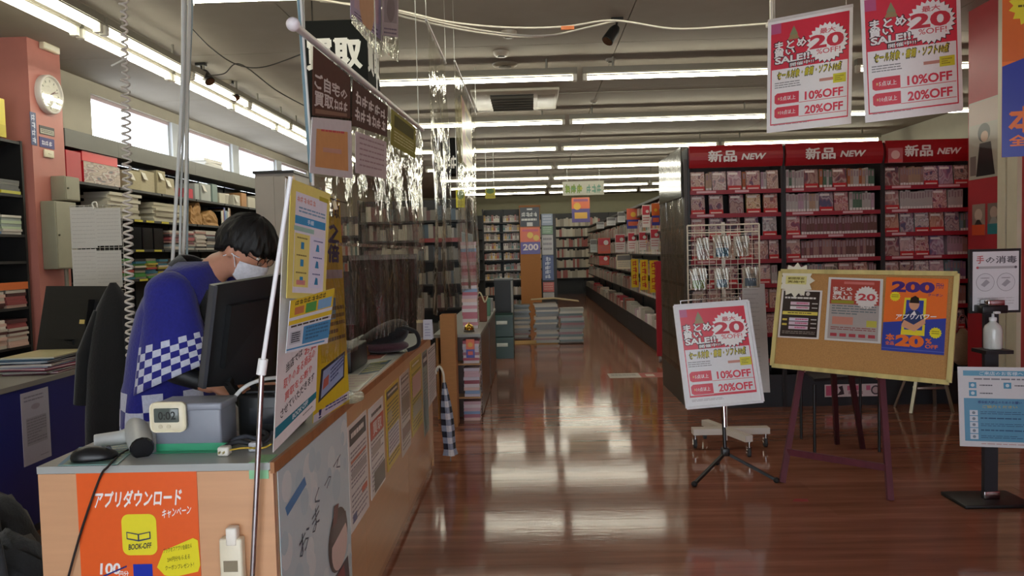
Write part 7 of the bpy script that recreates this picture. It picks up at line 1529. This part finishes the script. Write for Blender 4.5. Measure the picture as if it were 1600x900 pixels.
# yellow signs above the far shelves, hung white and green sign
for i, (c_, Y, lab) in enumerate((((712, 727, 296, 324), 11.0, 'yellow and green sign board hung above goods shelf'), ((758, 774, 294, 310), 13.0, 'small yellow and green sign board hung beyond the vinyl'))):
    a, b = aY(c_[0], c_[2], Y), aY(c_[1], c_[3], Y); t = thing('hanging_sign', lab, 'sign', (a.x, Y, b.z)); s = yq(Y, a.x, b.x, b.z, a.z, th=.01, col='#c9bf22', m='plastic'); s.disc(.5, .3, .4, '#5a7a2c', 1, 16, .25); s.rect(.1, .62, .9, .9, '#b5ab1c', 1); s.build('board', t)
    for x in (a.x+.02, b.x-.02): MB().cyl((x, Y+.005, a.z), (x, Y+.005, CEIL), .003, 5, '#c9c9c4', 'metal').build('hanger_wire', t)
a, b = aY(879, 284, 17.0), aY(944, 304, 17.0); t = thing('hanging_sign', 'white sign with yellow-green lettering hung across the aisle', 'sign', (a.x, 17, b.z)); s = yq(17.0, a.x, b.x, b.z, a.z, th=.012, col='#b9b8a6', m='plastic'); [s.star(.12+.15*i_, .5, .075, ['#8fa02c', '#5f8f5a', '#a8a82c'][i_ % 3], 1, 7, .6, .9) for i_ in range(3)]; s.marks(.05, .2, .5, .85, 3, '#6f8a2c', 2); s.marks(.58, .25, .95, .85, 3, '#5f8f7a', 1, False, 5); s.build('board', t)
for x in (a.x+.1, b.x-.1): MB().cyl((x, 17.006, a.z), (x, 17.006, CEIL), .004, 5, '#c9c9c4', 'metal').build('hanger_wire', t)
a, b = aY(893, 309, 21.5), aY(922, 347, 21.5); t = thing('hanging_poster', 'orange and purple campaign poster hung deep in the aisle', 'poster', (a.x, 21.5, b.z)); s = yq(21.5, a.x, b.x, b.z, a.z, col='#cf5f2c', m='gloss_paper'); s.rect(0, .45, 1, 1, '#4a3a80', 1); s.disc(.3, .35, .2, '#d8a82c', 2, 14); s.rect(.15, .6, .85, .85, '#cfa03a', 2); s.rect(.1, .06, .9, .16, '#8a3a6a', 2); s.build('print', t)
for x in (a.x+.05, b.x-.05): MB().cyl((x, 21.5, a.z), (x, 21.5, CEIL), .003, 5, '#c9c9c4', 'metal').build('hanger_wire', t)
# ------------------------------------------------------------------ hung and fixed to the ceiling
def cube_sign(x0, x1, y0, dep, z0, z1, text, lab, u=(.03, .2, .9, .5)):
    t = thing('cube_sign', lab, 'sign', ((x0+x1)/2, y0+dep/2, z0)); s = yq(y0, x0, x1, z0, z1, base=False, m='matte_print'); s.box((x0, y0+.0005, z0), (x1, y0+dep, z1), '#161716', 'matte_print'); s.text(text, *u, '#cfcdc6', 1, .045, 0, 0, 2) if text else s.marks(*u, 3, '#cfcdc6', 1)
    s2 = xq(x1+.0005, y0, y0+dep, z0, z1, base=False, m='satin'); s2.text(text or '取', .03, .2, .97, .52, '#cfcdc6', 1, .045, 0, 0, 2); s.add(s2.v, s2.f, '#cfcdc6', 'satin'); s.build('body', t)
    for x, y in ((x0+.05, y0+.05), (x1-.05, y0+dep-.05)): MB().cyl((x, y, z1), (x, y, CEIL), .006, 6, '#55534e', 'metal').build('hanger_rod', t)
cube_sign(-1.6, -1.146, 5.6, .45, 2.51, 3.2, '買取', 'black cube sign with two large white characters above the counter')
a, b = aY(676, 216, 11.5), aY(721, 271, 11.5)
cube_sign(a.x, b.x, 11.5, .43, b.z, a.z, None, 'smaller black cube sign hung beyond the vinyl strips', (.1, .5, .9, .85))
# air conditioning cassette
ac = thing('air_vent', 'cream ceiling air conditioner with dark slots', 'air vent', (-.12, 9.7, CEIL)); cxv, cyv = -.14, 9.7
MB().rbox((cxv-.52, cyv-.66, CEIL-.035), (cxv+.52, cyv+.66, CEIL-.001), .012, '#b8b2a2', 'plastic').build('frame', ac)
MB().box((cxv-.3, cyv-.45, CEIL-.042), (cxv+.22, cyv+.45, CEIL-.036), '#2b2a27', 'paint').build('slot', ac)
for i in range(6): MB().bar((cxv-.3, cyv-.4+.16*i, CEIL-.05), (cxv+.22, cyv-.4+.16*i, CEIL-.05), .012, .05, '#6a675e', 'plastic', (0, .5, 1)).build('louvre', ac)
MB().rbox((cxv+.27, cyv-.4, CEIL-.043), (cxv+.48, cyv+.4, CEIL-.035), .006, '#a8a292', 'plastic').build('side_panel', ac)
def disc_fix(name, px, py, r, h, col, lab, cat):
    p = aZ(px, py, CEIL); t = thing(name, lab, cat, (p.x, p.y, CEIL-h)); MB().lathe([(r, 0), (r*.95, -h*.6), (r*.7, -h)], (p.x, p.y, CEIL-.001), 24, col, 'plastic').build('body', t); MB().lathe([(r*.5, -h-.001), (r*.48, -h-.006), (.001, -h-.007)], (p.x, p.y, CEIL-.001), 20, '#5a564c', 'paint').build('grille', t)
disc_fix('ceiling_speaker', 789, 100, .13, .03, '#8d8270', 'round beige ceiling speaker, the larger', 'speaker'); disc_fix('smoke_detector', 783, 80, .075, .05, '#a59b8a', 'round smoke detector next to ceiling speaker', 'smoke detector'); disc_fix('smoke_detector', 795, 49, .07, .05, '#a59b8a', 'round smoke detector near the white cables', 'smoke detector'); disc_fix('sprinkler', 954, 92, .05, .03, '#9a9284', 'small round sprinkler between two rows of battens', 'sprinkler'); disc_fix('sprinkler', 928, 157, .05, .03, '#9a9284', 'small round sprinkler beyond the air vent', 'sprinkler'); disc_fix('sprinkler', 354, 126, .06, .04, '#b5ad98', 'small round sprinkler above the window battens', 'sprinkler')
def spot(px, py, tilt, lab):
    p = aZ(px, py, CEIL-.01); t = thing('spotlight', lab, 'spotlight', (p.x, p.y, CEIL-.25)); MB().rbox((p.x-.05, p.y-.03, CEIL-.03), (p.x+.05, p.y+.03, CEIL-.001), .005, '#1a1a1a', 'paint').build('mount', t)
    MB().cyl((p.x, p.y, CEIL-.03), (p.x+tilt*.02, p.y, CEIL-.09), .01, 8, '#1a1a1a', 'paint').build('arm', t); d = Vector((tilt, -.35, -.75)).normalized(); c = Vector((p.x+tilt*.03, p.y, CEIL-.09))
    MB().tube([c-d*.02, c+d*.02, c+d*.14], [.03, .045, .05], 16, '#171717', 'paint').build('head', t); MB().tube([c+d*.141, c+d*.145], [.044, .044], 16, '#8d8d88', 'chrome').build('lens', t); return p
s1 = spot(964, 30, -.5, 'black ceiling spotlight tied among the white cables'); s2 = spot(314, 100, .6, 'black ceiling spotlight above the window battens'); s3 = spot(357, 128, .5, 'black ceiling spotlight further along the window battens')
def cable(pts, r, col, lab): MB().tube(bez(pts, 60), r, 6, col, 'plastic').build('cable', label=lab, cat='cable')
Yc = 5.35
def ap(px, py, Y=Yc):
    p = aY(px, py, Y); p.z = min(p.z, CEIL-.008); return p
for i, (P, lab) in enumerate(((((470, -8), (540, 6), (620, 16), (700, 34), (790, 43), (880, 42), (958, 32), (1050, 45), (1130, 42), (1212, 36)), 'white cable sagging along ceiling, uppermost'), (((480, -2), (560, 8), (625, 20), (710, 40), (800, 54), (860, 55), (905, 46), (960, 33)), 'white cable sagging along ceiling, middle one'), (((500, 2), (580, 10), (630, 26), (720, 46), (800, 57), (850, 57)), 'white cable sagging along ceiling, lowest'))):
    cable([ap(x, y, Yc+.06*i) for x, y in P], .008, '#b9b2a4', lab)
pb_ = ap(888, 44); pg = MB().box((pb_.x-.05, pb_.y-.012, pb_.z-.012), (pb_.x+.04, pb_.y+.004, pb_.z+.012), '#b8622c', 'plastic').build('cable_tie', label='orange tie around the white ceiling cables', cat='cable tie')
for i, (P, lab) in enumerate((([(300, 45), (330, 75), (368, 100), (410, 105), (470, 85)], 'thin black cable looping over the window battens'), ([(325, 118), (350, 115), (375, 100), (430, 140), (475, 165)], 'thin black cable from the window spotlight'), ([(800, 147), (880, 140), (960, 133), (1060, 136), (1195, 122)], 'thin white wire sagging under the second row of battens'))):
    Y = 6.2 if i < 2 else 9.4; MB().tube(bez([ap(x, y, Y) for x, y in P], 40), .005, 6, '#3a3630' if i < 2 else '#a8a294', 'plastic').build('cable', label=lab, cat='cable')
p = aY(1212, -60, 5.2); q = aY(1210, 30, 5.0)
dp = thing('drop_rod', 'white rod dropping from ceiling beside the sale posters', 'rod', (q.x, 5.0, q.z)); MB().cyl((q.x, 5.06, CEIL), (q.x, 5.06, q.z), .012, 10, '#c9c2b6', 'paint').build('rod', dp); MB().rbox((q.x-.03, 5.03, q.z-.03), (q.x+.03, 5.09, q.z), .006, '#d6d0c6', 'plastic').build('end_cap', dp)
p = aY(1130, 205, 9.5);
